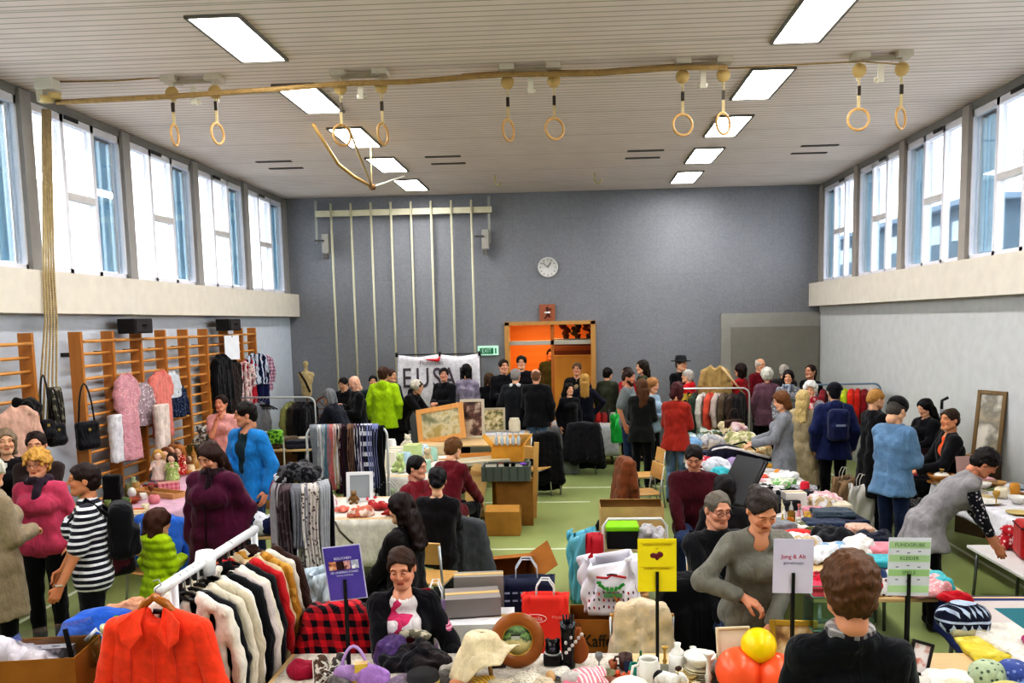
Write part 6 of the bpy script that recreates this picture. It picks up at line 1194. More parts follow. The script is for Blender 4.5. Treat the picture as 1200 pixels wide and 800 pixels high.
def front_left():
 # white rail of jackets coming towards the viewer
 A, B = at_z(186, 692, 1.45), at_z(299, 620, 1.45); t = thing('clothes_rail', 'thick white clothes rail running away from the viewer, full of jackets', 'clothes rail', (0, 0, 0)); wm = plain('#e6e6e8', .3); d = (B - A).normalized()
 tube('rail', [A, B], .028, wm, t, 12); M = A.lerp(B, .42); lathe('joint', [(0, -.09), (.05, -.08), (.06, 0), (.05, .06), (0, .07)], wm, t, 16, tuple(M))
 for P in (A + d * .16, B - d * .02): tube('post', [P, (P.x, P.y, .03)], .022, wm, t, 10); tube('foot', [(P.x - .3, P.y, .03), (P.x + .3, P.y, .03)], .02, wm, t, 8)
 for k in range(12): q = A.lerp(B, .18 + k * .065); box('rail_clip', (q.x, q.y, q.z - .045), (.018, .016, .05), plain('#18171a', .4), t)
 wd = wood('#8a4a1c', '#b8702c', 1.5, .3, 'X'); n = 15
 G = [('#e9482c', 'jacket', .50, .95), ('#e6dfd4', 'blouse', .46, .85), ('#16151a', 'jacket', .47, .9), ('#d9cdbb', 'jacket', .48, .9), ('#c9bda6', 'jacket', .47, .88), ('#e0dad0', 'shirt', .46, .85), ('#17161b', 'jacket', .47, .88), ('#d7c9c4', 'blouse', .46, .85), ('#e4dccb', 'shirt', .45, .8), ('#1b1a1e', 'waistcoat', .44, .8), ('#c22a30', 'jacket', .46, .85), ('#c8b494', 'blouse', .45, .8), ('#b07c2c', 'jacket', .46, .8), ('#d8d0c4', 'blouse', .45, .8), ('#3c241c', 'leather_jacket', .48, .8)]
 names = ['bright orange', 'white', 'black', 'warm cream', 'beige', 'off-white', 'jet black', 'pale pink', 'ivory', 'charcoal', 'red', 'sand-coloured', 'mustard', 'light grey', 'dark brown leather']
 pos = ['', 'directly behind the bright orange jacket', 'third from the near end', 'fourth from the near end', 'fifth from the near end', 'sixth from the near end', 'seventh from the near end', 'eighth from the near end', 'ninth from the near end', 'just before the red jacket', 'the only red one on it', 'just behind the red jacket', 'third from the far end', 'second from the far end', 'last at the far end']
 for i, (c, k, w, L) in enumerate(G):
  f = .0 if i == 0 else .10 + i * .86 / n; p = A.lerp(B, f); rz = 3 if i == 0 else -6 + 5 * math.sin(i * 2.1)
  if i == 0:
   orange_jacket(p - d * .03); continue
  hang(k, '%s %s on the white rail, %s' % (names[i], k.replace('_', ' '), pos[i]), (p.x + .03 + i * .004, p.y, p.z - .0), rz, cloth(c, *(('blotch', '#c89a4c', .8) if i == 12 else (None,))), w=w + .05, L=L, sl=.55, th=.034 if i != 14 else .045, drop=.08, group=None, res=.017)
  hanger('dark clothes hanger carrying the %s %s' % (names[i], k.replace('_', ' ')), p.x, p.y, p.z, rad(0), plain('#231d1c', .4), group='hangers on the white rail') if i in (1, 2, 3, 4, 5, 6, 10) else None
 # table with boxes and flowers at the left
 table('low wooden table in the left foreground under box and bouquet', -2.95, 4.75, 1.5, 1.5, h=.70)
 p = at_y(48, 800, 4.35); z = .705; t = carton('open brown cardboard box in the lower left corner full of white cloth', (p.x - .02, 4.40, z), .50, .34, .36, 8, card('#9c6a30'), flaps=[None, None, 200, 160])
 sdf_o = heap('cloth', 'white lace cloth bulging from the brown box in the corner', (p.x - .1, 4.40, z + .2), .36, .26, .24, cloth('#ddd6dc', 'fade', '#c8c0c8', 2)); t = thing('plastic_case', 'clear plastic case with a black strap standing in the brown box', 'case', (p.x + .04, 4.46, z + .2), rad(8)); box('shell', (0, 0, .13), (.40, .10, .26), thin_glass((.92, .93, .95), .12), t, (0, rad(-10), 0)); box('strap', (.09, -.055, .13), (.026, .006, .27), plain('#131216'), t, (0, rad(-8), 0)); box('contents', (-.05, 0, .08), (.26, .07, .14), cloth('#cfc8cc', 'blotch', '#8a868a', 2), t); tube('handle', [(.16, -.02, .18), (.22, -.02, .24), (.26, -.02, .2), (.24, -.02, .1)], .012, plain('#d4dade', .3), t)
 p = at_y(118, 745, 4.95); draped('jacket', 'bright blue jacket slumped beside the bouquet', p.x, 4.95, 30, .34, .72, 1.10, cloth('#2558b8', 'fade', '#3a70cc', 2), th=.08, depth=.12)
 p = at_y(140, 748, 4.75); t = thing('bouquet', 'bouquet of white and green flowers left of the orange jacket', 'bouquet', (p.x, 4.75, .705)); lathe('vase', [(0, 0), (.05, 0), (.06, .1), (.045, .2), (.055, .24), (.04, .238), (0, .02)], plain('#1e2c4a', .3), t, 16)
 r = random.Random(2); leaf = cloth('#3c8a3c', 'fade', '#6ab04a', 3)
 for k in range(7): a = k * .9; sdf_obj('flower', [ell((.07 * math.cos(a) * (k > 0), .06 * math.sin(a) * (k > 0), .32 + .03 * math.sin(k * 2)), (.036, .036, .028))], .008, cloth('#dfe6c0', 'floral', '#f0f0e0', 3), t, .01, (.008, 110, k))
 for k in range(16): a = r.uniform(0, 6.28); q = r.uniform(.06, .14); z1 = r.uniform(.24, .40); tube('leaf', [(0, 0, .22), (q * .6 * math.cos(a), q * .6 * math.sin(a), z1), (q * math.cos(a), q * math.sin(a), z1 - .02)], [.004, .014, .003], leaf, t, 6)
 p = at_y(150, 700, 5.25); heap('hat', 'peach coloured knitted hat behind the bouquet', (p.x, 5.25, .72 + .22), .26, .2, .13, cloth('#d8a284'), cat='hat'); folded('blanket', 'stack of folded grey and green blankets under the peach hat', (p.x, 5.25, .705), .34, .28, .22, cloth('#8a9080', 'blotch', '#5a6a58', 1), 10, n=4, cat='blanket'); lathe_hat('black round felt hat beside the peach knitted hat', (p.x + .17, 5.05, .705), plain('#17161a', .8), plain('#2a282c'))
 heap('scarf', 'navy and white spotted scarf at the foot of the blue jacket', at_z(112, 790, .705), .26, .2, .08, cloth('#1e2244', 'blotch', '#c8c8d8', 2)); ware('bottle', 'bottle', 'small orange bottle by the corner of the brown box', at_z(104, 792, .705), .5, plain('#e0902a', .3))
 p = at_y(164, 640, 8.0); draped('coat', 'bright blue coat hanging over a chair behind the child', -4.05, 8.0, -20, .50, .42, 1.02, cloth('#2c5cae', 'fade', '#3e78cc', 2), th=.10, depth=.16); chair('gym chair under the bright blue coat behind the child', -4.05, 7.92, 160)
 p = at_y(139, 640, 6.95); handbag('dark red shoulder bag at the striped woman\'s hip', (p.x, 6.92, .72), .26, .24, cloth('#4a1620', 'blotch', '#1a1418', .9), 40, .28)
 p = at_y(207, 640, 7.7); bag('light blue paper bag right of the child', (p.x + .1, 7.9, 0), .3, .16, .62, plain('#3f78c4', .5), 10, plain('#d8dce4'))
def orange_jacket(p):
 t = thing('orange_jacket', 'bright orange jacket with a wide collar at the near end of the white rail', 'jacket', (p.x, p.y, p.z - .03)); m = cloth('#ea452a', 'fade', '#f0522f', 4, bump=.12)
 w = .25
 sdf_obj('body', [cap((-.05, 0, -.085), (-w * .86, .0, -.155), .048, .046), cap((.05, 0, -.085), (w * .86, 0, -.155), .048, .046)] + [cap((u * .18, 0, -.16), (u * .20, -.005 * (i % 2), -.95), .06, .075) for i, u in enumerate(np.linspace(-1, 1, 6))] + [neg(ell((0, -.015, -.055), (.066, .075, .06), None, .012)), cut((0, 0, -.95), (0, 0, -1))], .012, m, t, .035, (.005, 22, 4))
 for s in (-1, 1): sdf_obj('sleeve', [cap((s * w * .88, 0, -.16), (s * (w + .045), -.01, -.48), .062, .058), cap((s * (w + .045), -.01, -.48), (s * (w + .04), -.03, -.86), .058, .05)], .013, m, t, .03, (.006, 24, 5 + s))
 for s in (-1, 1):
  P = [(s * .045, -.02, -.035), (s * .105, -.055, -.06), (s * .16, -.095, -.10), (s * .15, -.10, -.19), (s * .10, -.105, -.235), (s * .035, -.095, -.16), (s * .052, -.075, -.11)]
  bm = bmesh.new(); vs = [bm.verts.new(q) for q in P]; f = bm.faces.new(vs if s < 0 else vs[::-1]); bm.normal_update()
  o = bm_obj('collar', bm, m, t); sd = o.modifiers.new('solidify', 'SOLIDIFY'); sd.thickness = .014; sd.offset = 0; bv = o.modifiers.new('bevel', 'BEVEL'); bv.width = .005; bv.segments = 2
 tube('placket', [(.012, -.088, -.20), (.014, -.082, -.5), (.015, -.085, -.93)], .006, cloth('#c8381f'), t, 6)
 for s in (-1, 1): tube('seam', [(s * .11, -.07, -.20), (s * .13, -.078, -.5), (s * .14, -.082, -.92)], .0035, cloth('#c8381f'), t, 5)
 tube('label_band', [(-.04, .035, -.08), (0, .05, -.09), (.04, .035, -.08)], .014, plain('#17141a'), t, 6)
 h = thing('clothes_hanger', 'polished wooden clothes hanger carrying the bright orange jacket', 'hanger', (p.x, p.y, p.z)); wd = wood('#8a4a1a', '#b8742e', 1.2, .25, 'X'); tube('shoulder_bar', [(-.21, 0, -.165), (-.10, -.005, -.115), (-.055, -.012, -.055), (0, -.02, -.015), (.055, -.012, -.055), (.10, -.005, -.115), (.21, 0, -.165)], [.012, .018, .022, .022, .022, .018, .012], wd, h, 10); tube('hook', [(0, 0, -.02), (0, 0, .02), (.03, 0, .04), (.02, 0, .07), (-.01, 0, .06)], .004, METAL(), h, 6)
def left_side():
 # garments hung on the wall bars
 X = HALL_L + .34
 def on_bars(name, label, px, py, mat, kind='top', w=.42, L=.8, sl=.5, th=.032, flare=0.0, rz=86, x=X, seed=None):
  p = at_x(px, py, x); return hang(name, label, (p.x, p.y, p.z), rz, mat, kind, w, L, sl, th, flare, None, .018, seed, .02)
 on_bars('shirt', 'long pale peach shirt on a hanger at the near wall bars', 20, 473, cloth('#d9b09e'), w=.36, L=.78, th=.036, rz=58, x=-5.75)
 on_bars('scarf', 'white narrow skirt hanging left of the pink lace dress', 134, 484, cloth('#dcdadd'), 'trousers', .22, .62, 0, .04)
 on_bars('dress', 'long pink lace dress hanging on the wall bars', 147, 437, cloth('#d29aa2', 'floral', '#e4bcc0', 1.6), w=.36, L=1.15, sl=.3, th=.05, flare=.04)
 on_bars('blouse', 'pale floral blouse between the pink lace dress and coral dress', 168, 446, cloth('#a8949a', 'floral', '#e4d8d8', 1.2), w=.34, L=.6, sl=.35)
 on_bars('dress', 'coral pink dress with cap sleeves on the wall bars', 187, 434, cloth('#e08a80'), w=.44, L=.95, sl=.2, th=.055)
 on_bars('trousers', 'white trousers hanging in front of the coral pink dress', 188, 472, cloth('#e0d2c8'), 'trousers', .34, .62, 0, .045, x=X + .18)
 on_bars('jacket', 'navy short jacket right of the coral pink dress', 208, 448, cloth('#1c2a48', 'floral', '#5a6a88', 1.2), w=.4, L=.5, sl=.4)
 on_bars('shirt', 'white shirt hung high between coral dress and navy jacket', 201, 433, cloth('#d2d6dc'), w=.3, L=.4, sl=.25)
 on_bars('coat', 'black coat hanging high on the far wall bars', 259, 415, cloth('#151317'), w=.5, L=.95, sl=.6, th=.06); on_bars('coat', 'dark brown coat right of the black coat on the far wall bars', 271, 420, cloth('#2e211d'), w=.46, L=.9, sl=.55, th=.06)
 on_bars('blouse', 'white blouse with red flowers on the far wall bars', 282, 421, cloth('#e0cdc8', 'floral', '#c86a78', 1.2), w=.5, L=.85, sl=.35, rz=60); on_bars('dress', 'narrow red dress right of the flowered blouse', 291, 420, cloth('#b8303c'), w=.34, L=.85, sl=.2, rz=60)
 on_bars('jacket', 'white and navy jacket near the far end of the bars', 300, 411, cloth('#c4ccd8', 'vstripe', '#1e2648', .5), w=.4, L=.6, sl=.5, rz=55, x=X + .1); on_bars('shirt', 'pink checked shirt at the far end of the bars', 309, 414, cloth('#d8b0b8', 'plaid', '#8a6a88', 1.5), w=.36, L=.7, sl=.4, rz=55, x=X + .05); on_bars('skirt', 'navy skirt hanging below the white and navy jacket', 307, 449, cloth('#1c2450'), 'trousers', .26, .45, 0, .05, rz=55, x=X + .12)
 p = at_x(272, 407, X + .05); t = thing('paper_notice', 'blank white paper notice pinned to the far wall bars', 'notice', (p.x, p.y, p.z)); box('sheet', (0, 0, 0), (.006, .36, .42), plain('#e6e6ea', .7), t, (0, 0, rad(-20))); box('pin', (.01, 0, .19), (.01, .02, .02), plain('#555'*1 if False else '#555555'), t)
 for px, py, w, h, hl, lb, rz in ((67, 522, .20, .26, .40, 'black leather handbag hanging in the gap between the wall bars', 60), (104, 526, .27, .34, .46, 'black tote bag with a long strap hanging on the wall bars', 55), (56, 514, .15, .22, .5, 'narrow black shoulder bag left of the black leather handbag', 50)):
  q = at_x(px, py, X + .02); handbag(lb, (q.x, q.y, q.z), w, h, cloth('#17151b', rough=.5), rz, hl, hm=plain('#1d1a1e', .5))
 q = at_x(35, 487, -5.8); heap('hat', 'round black bag hanging beside the long peach shirt', (q.x, q.y, q.z), .2, .3, .3, cloth('#191619'), cat='bag')
 q = at_x(66, 480, -6.0); scarf('dark grey camouflage scarf hanging among the ropes', (q.x, q.y, q.z + .25), .55, .16, cloth('#4a463e', 'blotch', '#8a8676', 1.5), 70)
 # ceramics table along the wall, pink cloth, more behind
 table('trestle table under the pink cloth by the wall bars', -5.0, 10.25, 1.15, 2.5); tablecloth('pale pink tablecloth on the ceramics table by the wall', -5.0, 10.25, 1.15, 2.5, 0, cloth('#dcb4c6', bump=.1), .22, seed=8)
 table('far trestle table with dolls by the wall bars', -5.15, 12.25, 1.1, 1.3)
 r = random.Random(5); cols = [('brown', '#8a5a38'), ('orange', '#c8683a'), ('cream', '#ddd0b0'), ('green', '#5f7a48'), ('rust', '#9a4a2c'), ('pink', '#d88a90'), ('white', '#e2dcd4'), ('olive', '#7a7444'), ('tan', '#b8925c'), ('red', '#a8322c')]
 spots = [('at the near edge', 150, 606), ('second at the near edge', 160, 604), ('near the white box', 171, 600), ('in the left row', 148, 594), ('behind the left row', 157, 590), ('beside the wooden tray', 181, 590), ('in the middle', 168, 586), ('left of the tray', 150, 582), ('by the wall', 160, 576), ('at the far left', 176, 574)]
 for i, (w, x, y) in enumerate(spots):
  k = ('vase', 'bowl', 'cup', 'jar', 'bowl', 'pot', 'cup', 'vase', 'jar', 'bowl')[i]; ware(k, {'pot': 'pot', 'cup': 'cup'}.get(k, k), '%s ceramic %s on the pink-clothed table, %s' % (cols[i][0], k, w), at_tab(x, y), (.8, .8, 1, .8, .8, .8, .9, .8, .9, .9)[i], plain(cols[i][1], .35), None, k, k == 'cup')
 p = at_tab(186, 581); t = thing('wooden_tray', 'long pale wooden tray on the ceramics table', 'tray', p, rad(65)); box('base', (0, 0, .012), (.2, .75, .02), wood('#c9a070', '#ddb888'), t); [box('side', (s * .1, 0, .035), (.015, .75, .06), wood('#b98a58', '#d0a474'), t) for s in (-1, 1)]; [box('end', (0, s * .37, .035), (.2, .015, .06), wood('#b98a58', '#d0a474'), t) for s in (-1, 1)]
 p = at_tab(163, 612); carton('small beige box under the near corner of the ceramics', (p[0] - .1, p[1] - .0, TH + .004), .3, .22, .10, 10, plain('#d8c8a8', .7), closed=True, name='box')
 p = at_tab(198, 575); carton('red and black patterned gift box at the middle of the pink cloth', p, .24, .18, .10, 30, cloth('#c86a7a', 'plaid', '#e0a0a8', 2), closed=True, name='gift_box'); p = at_tab(182, 572); folded('purse', 'black and white checked purse beside the gift box', p, .3, .16, .07, cloth('#1c1b20', 'plaid', '#8a8a90', 3), 20, cat='purse')
 for i, (x, y, c, hc, lb) in enumerate(((190, 552, '#d89a8a', '#8a5a30', 'doll in a peach dress, left of the doll group'), (196, 562, '#9ab06a', '#6a4020', 'doll in a green dress at the front of the doll group'), (206, 550, '#c86a50', '#4a2a1c', 'doll in an orange dress in the middle of the doll group'), (212, 558, '#b8302c', '#a8703a', 'doll in a red dress at the right of the doll group'), (203, 565, '#a4b86a', '#3a2418', 'small doll in pale green in front of the orange one'), (187, 565, '#e0c8c0', '#c8a060', 'blond doll in white at the front left of the doll group'))):
  p = at_tab(x, y); doll(lb, (max(p[0], -5.62), p[1], p[2]), .95 + .1 * (i % 2), cloth(c, 'floral', '#e8dcc8', 2), hair=hc, rz=20 * (i % 3) - 10)
 for i, (x, y, c, k) in enumerate(((174, 552, '#8a6a44', 'vase'), (181, 546, '#c8c2b0', 'jar'), (219, 548, '#7a4a2c', 'vase'), (224, 556, '#d8c4a0', 'jar'), (216, 543, '#b8863c', 'bottle'), (229, 549, '#a8824c', 'vase'), (178, 538, '#dad6cc', 'pot'), (222, 540, '#6a3a28', 'bottle'))):
  ware(k, k, '%s %s among the dolls, %s' % (('brown', 'grey-white', 'dark brown', 'sand', 'amber', 'golden', 'white', 'mahogany')[i], k, ('left side', 'second from left', 'behind the red dress', 'right side', 'behind the orange dress', 'far right', 'back left', 'back right')[i]), (max(at_tab(x, y)[0], -5.62), min(at_tab(x, y)[1], 12.8), TH + .004), 1.0, plain(c, .4))
 p = at_tab(141, 560); t = thing('picture_box', 'lime green box with dark round prints under the white skirt', 'box', (-5.55, 9.35, TH + .004)); box('box_body', (0, 0, .16), (.16, .08, .32), plain('#8fb04a', .5), t); [lathe('round_print', [(0, 0), (.022, 0), (.022, .002), (0, .002)], plain('#26301c'), t, 12, (.0, -.042, .06 + .07 * k)) for k in range(0)]; [box('round_print', ((-1) ** k * .03, -.041, .06 + .07 * k), (.045, .003, .04), plain('#26301c'), t, bev=.001) for k in range(4)]
 folded('bag', 'black case standing beside the lime green box', (-5.35, 9.55, TH + .004), .2, .14, .3, cloth('#151318'), 10, cat='case', n=1)
 teddy('grey plush owl on the white low rail by the wall', (-5.62, 12.6, 1.0), .9, cloth('#6a6864', 'blotch', '#c8c4bc', 2), 20, name='plush_owl'); carton('olive wicker box carrying the grey plush owl', (-5.62, 12.6, TH + .004), .36, .3, .24, 0, cloth('#7a6a3a'), closed=True, name='wicker_box')
 # low white rail and the tall white rail at the wall
 t = rack('tall white clothes rail with rounded corners by the far wall bars', -5.25, 14.8, -8, 1.5, 1.55)
 for i, (u, c, k, lb, L) in enumerate(((-.55, '#cfc6b4', 'top', 'beige cardigan at the left end of the tall white rail', .8), (.28, '#8a8c5a', 'top', 'olive blouse on the tall white rail', .7), (.40, '#3a322a', 'top', 'dark brown jacket on the tall white rail', .9), (.52, '#17151a', 'top', 'black coat on the tall white rail', 1.05), (.64, '#1d1b20', 'top', 'charcoal coat at the right end of the tall white rail', 1.1), (-.3, '#8a8a90', 'top', 'grey blouse on the tall white rail left of the woman', .6))):
  hang('jacket' if i in (2, 3, 4) else 'blouse', lb, (-5.25 + u * .99, 14.8 - u * .13, 1.55), 75, cloth(c), w=.42, L=L, th=.05, sl=.5)
 for i in range(8): hanger('empty dark hanger on the left half of the tall white rail', -5.85 + i * .06, 14.87 - i * .008, 1.525, rad(75), plain('#2a2628'), group='empty hangers on the tall white rail')
 t = rack('low white rail at table height beside the dolls', -5.2, 13.35, -3, 1.15, 1.12); folded('bag', 'lime green patterned bag hanging at the end of the low white rail', (-4.72, 13.25, .95), .24, .12, .2, cloth('#8ac44a', 'blotch', '#3a6a2c', 2), 0, cat='bag', n=1)
 for i, (u, c) in enumerate(((-.35, '#2c2a2e'), (-.2, '#3a3034'), (-.05, '#4a2a2e'), (.1, '#5a4a3a'))): hang('trousers', ('charcoal', 'dark grey', 'maroon', 'brown')[i] + ' trousers folded over the low white rail', (-5.2 + u * 1.2, 13.35, 1.12), 80, cloth(c), 'trousers', .34, .5, 0, .045, drop=.0)
 carton('tan suitcase under the far wall rail left of the blue fleece', (-4.6, 12.9, 0), .6, .3, .42, 10, plain('#a8824c', .6), closed=True, name='suitcase')
 # dark stacks and boxes behind the tall man
 table('table of dark clothes behind the blue fleece man', -4.75, 13.85, .95, .7)
 for i, (x, y, c, w, lb) in enumerate(((-4.98, 13.75, '#5a4632', .45, 'brown pile'), (-4.5, 13.75, '#2a2c34', .5, 'slate pile'), (-4.74, 13.9, '#6a5a48', .4, 'taupe pile'), (-4.98, 14.02, '#8a5a6a', .4, 'mauve pile'), (-4.48, 14.05, '#c8c0b0', .35, 'cream pile'))): folded('jumper', 'folded jumper in the %s on the dark clothes table' % lb, (x, y, TH + .003), w * .85, .32, .10 + .03 * (i % 3), cloth(c), 10 * i, n=2)
 for i, (c, lb) in enumerate((('#8a5c34', 'lower'), ('#6a4a2c', 'upper'))): carton('brown wooden crate by the left wall, %s of two' % lb, (-5.2, 15.6, .36 * i), .9, .55, .35, 0, wood(c, '#9a7044'), closed=True, name='wooden_crate')
 t = thing('clothes_heap_table', None, None, (0, 0, 0)); bpy.data.objects.remove(t)
 heap('coat', 'large black coat thrown over the wooden crates by the left wall', (-4.95, 15.5, .73), 1.0, .6, .28, cloth('#14161c', 'blotch', '#222a36', 1))
 # tailor dummy and straw figures at the left back corner
 p = at_y(360, 466, 17.9); t = thing('tailor_dummy', 'pale tailor dummy torso in the left back corner', 'mannequin', (p.x, 17.9, 0)); sdf_obj('torso', [cap((0, 0, 1.35), (0, 0, 1.42), .09), ell((0, 0, 1.68), (.15, .10, .16)), cap((-.12, 0, 1.76), (.12, 0, 1.76), .06), cap((0, 0, 1.8), (0, 0, 1.92), .045, .035), ell((0, 0, 1.99), (.06, .06, .07)), cap((0, 0, 1.38), (0, 0, 1.6), .11)], .02, cloth('#c8b48a'), t); tube('stand', [(0, 0, .03), (0, 0, 1.35)], .02, wood('#5a3a20', '#7a5230'), t); lathe('foot', [(0, 0), (.2, 0), (.2, .02), (.03, .05), (0, .05)], wood('#5a3a20', '#7a5230'), t, 18); tube('sash', [(-.11, -.09, 1.82), (.02, -.13, 1.62), (.1, -.1, 1.4)], .022, cloth('#3a2c20'), t, 6)
 p = at_y(368, 478, 17.2); table('small table with brass and wicker ware in the left back corner', p.x, 17.2, 1.2, .7)
 for i, (dx, c, k, s, lb) in enumerate(((-.35, '#b89a5c', 'pot', 1.8, 'large straw basket at the left of the corner table'), (.0, '#c87a3c', 'pot', 1.6, 'copper pot in the middle of the corner table'), (.32, '#a8743c', 'vase', 1.7, 'amber vase at the right of the corner table'), (.12, '#8a5a2c', 'bowl', 1.3, 'brown bowl in front on the corner table'))): ware(k, k, lb, (p.x + dx, 17.15 - .15 * (i == 3), TH + .004), s, plain(c, .4), None, {'pot': 'basket' if i == 0 else 'pot'}.get(k, k))
 p = (p.x, 17.3); t = thing('spoked_wheel', 'brown spoked spinning wheel in the left back corner', 'spinning wheel', (p[0] + .12, 17.7, 1.05)); bm = bmesh.new(); b_tube(bm, [(.26 * math.cos(a), 0, .26 * math.sin(a)) for a in np.linspace(0, 6.28, 25)[:-1]], .022, 6, True); [b_tube(bm, [(0, 0, 0), (.26 * math.cos(a), 0, .26 * math.sin(a))], .010, 6) for a in np.arange(0, 6.2, .785)]; bm_obj('wheel', bm, wood('#6a3a1c', '#8a5a30'), t, True); tube('post', [(0, .04, -1.03), (0, .04, .05)], .025, wood('#6a3a1c', '#8a5a30'), t)

def middle():
 # scarf rail
 p = at_y(406, 500, 10.5); zr = p.z; rack('white rounded rail hung with scarves left of the aisle', p.x, 10.5, 0, 1.02, zr)
 S = [(-.40, '#8a8e94', 'pale grey', None), (-.33, '#b8b6b0', 'silver', 'vstripe'), (-.26, '#6a8a98', 'steel blue', None), (-.20, '#c87a78', 'coral', None), (-.13, '#b8a284', 'beige', 'vstripe'), (-.06, '#3a1a2a', 'dark plum', None), (.0, '#2a2024', 'brown-black', None), (.06, '#8a6a58', 'taupe', None), (.11, '#1a1c22', 'black', None), (.17, '#4a3a66', 'violet', 'vstripe'), (.26, '#20243c', 'navy and white block', 'stripe'), (.33, '#8a90b8', 'lavender', None), (.40, '#15141a', 'jet black wide', None)]
 for i, (u, c, n, pt) in enumerate(S): scarf('%s scarf on the white scarf rail, %s' % (n, 'hung left of the middle' if u < -.03 else 'hung right of the middle'), (p.x + u, 10.5, zr + .02), .85 if i not in (6, 12) else 1.1, .11 if i < 9 else .15, cloth(c, pt, '#d8d8e0', .35 if n.startswith('navy') else 1.2), 0, None, i)
 # round stand with hats and long scarves
 p = at_y(352, 562, 6.3); t = thing('display_stand', 'light metal display stand with a ring of scarves behind the jackets', 'display stand', (p.x, 6.3, 0)); tube('pole', [(0, 0, .02), (0, 0, p.z)], .024, plain('#d8dadc', .3), t); [tube('foot', [(0, 0, .05), (.3 * math.cos(a), .3 * math.sin(a), .02)], .016, plain('#d8dadc', .3), t) for a in (0, 1.57, 3.14, 4.71)]; tube('ring', [(.19 * math.cos(a), .17 * math.sin(a), p.z - .03) for a in np.linspace(0, 6.28, 21)[:-1]], .010, plain('#d8dadc', .3), t, 6, True); [tube('arm', [(0, 0, p.z - .03), (.19 * math.cos(a), .17 * math.sin(a), p.z - .03)], .008, plain('#d8dadc', .3), t, 6) for a in (0, 1.57, 3.14, 4.71)]
 for i, (a, c, pt, c2, L, lb) in enumerate(((3.3, '#7a1a2a', None, '#fff', .8, 'crimson scarf at the left of the round stand'), (3.9, '#9a9498', None, '#fff', .7, 'white ribbed scarf at the left front of the round stand'), (4.4, '#4a3a3e', 'blotch', '#6a5a5e', .75, 'dark patterned shawl at the front of the round stand'), (4.9, '#8a8a92', None, '#fff', .5, 'grey scarf at the middle front of the round stand'), (5.3, '#d2cac4', 'floral', '#6a5a58', .95, 'white flowered scarf at the right front of the round stand'), (5.9, '#a8aaae', None, '#fff', .8, 'pale silver scarf at the right of the round stand'), (1.5, '#5a2a34', None, '#fff', .8, 'wine red scarf at the back of the round stand'), (2.6, '#8a2436', 'blotch', '#3a1420', 1.0, 'red and black shawl at the back left of the round stand'), (.5, '#2a2a34', None, '#fff', .9, 'slate scarf at the back right of the round stand'))):
  scarf(lb, (p.x + .19 * math.cos(a), 6.3 + .17 * math.sin(a), p.z - .015), L, .13, cloth(c, pt, c2 if len(c2) > 4 else '#ffffff', 1.4), math.degrees(a) - 90 + 180, None, i + 40)
 heap('hat', 'black fur hat on top of the round scarf stand', (p.x, 6.3, p.z - .0), .28, .24, .15, cloth('#17151a', 'blotch', '#4a484c', 3), cat='hat'); heap('scarf', 'black and white knotted scarf beside the black fur hat', (p.x - .09, 6.25, p.z), .18, .18, .08, cloth('#1a181c', 'blotch', '#a8a8ac', 2.4));
 # white cloth table with toys, framed things
 table('folding table under the white cloth left of the aisle', -2.3, 9.15, 1.05, 1.15); tablecloth('white tablecloth with a long drop on the toy table', -2.3, 9.15, 1.05, 1.15, 0, cloth('#e2dcd2', bump=.1), .5, seed=4)
 for x, y, c, lb in ((430, 586, '#d84a58', 'coral starfish toy at the back of the white-clothed table'), (459, 604, '#a83a34', 'red flower ornament at the right front of the white-clothed table'), (402, 600, '#e08070', 'pink starfish toy at the left of the white-clothed table')):
  q = at_tab(x, y); o = sdf_obj('starfish_toy', [cap((0, 0, .03), (.11 * math.cos(a), .11 * math.sin(a), .03), .034, .012) for a in np.arange(0, 6.2, 1.2566)] + [cut((0, 0, 0), (0, 0, -1))], .012, cloth(c), None, .02); o.location = q; tag(o, lb, 'toy')
 q = at_tab(445, 597); t = thing('red_sandals', None, None); bpy.data.objects.remove(t)
 shoe('red sandal on the white-clothed table, left of two', (q[0] - .05, q[1], q[2]), 1, cloth('#b83a3c'), '#6a2a24', 40, 'red sandals on the white cloth'); shoe('red sandal on the white-clothed table, right of two', (q[0] + .08, q[1] - .05, q[2]), 1, cloth('#b83a3c'), '#6a2a24', 50, 'red sandals on the white cloth')
 q = at_tab(424, 604); heap('scarf', 'salmon and white scarf at the middle of the white-clothed table', q, .3, .2, .10, cloth('#d8806a', 'blotch', '#e8d0c4', 1.5)); q = at_tab(385, 595); heap('soft_toy', 'pink and white plush toy at the left edge of the toy table', q, .2, .16, .2, cloth('#d89ab0', 'blotch', '#eee4e4', 1), cat='soft toy')
 q = at_tab(422, 588); picture('white picture frame standing at the back of the toy table', q, .30, .34, plain('#e4e4e6', .4), plain('#9aa0a4'), 8, 10, .04); q = at_tab(415, 590); teddy('small brown teddy on the toy table behind the starfish', q, .4, cloth('#8a6a44'), 10)
 p = at_z(385, 640, .3); heap('jeans', 'navy and black clothes spilling below the white-clothed table', (p.x, p.y - .2, .25), .5, .4, .28, cloth('#1a2238', 'blotch', '#14141a', 1)); carton('flat box carrying the navy clothes below the white-clothed table', (p.x, p.y - .2, 0), .55, .45, .24, 5, card('#8a6a44'), closed=True)
 tube_h = tag(tube('cable', [at_tab(390, 606), at_z(398, 622, .72), at_z(410, 634, .6), at_z(420, 640, .45)], .012, plain('#4a4434'), None, 6), 'olive cable hanging over the edge of the white tablecloth', 'cable')
 # table of white boxed goods, far left of the aisle
 table('trestle table of white boxed goods left of the aisle', -2.45, 12.3, 1.2, 2.6); tablecloth('white tablecloth under the boxed goods left of the aisle', -2.45, 12.3, 1.2, 2.6, 0, cloth('#e0ddd8', bump=.1), .35, seed=6)
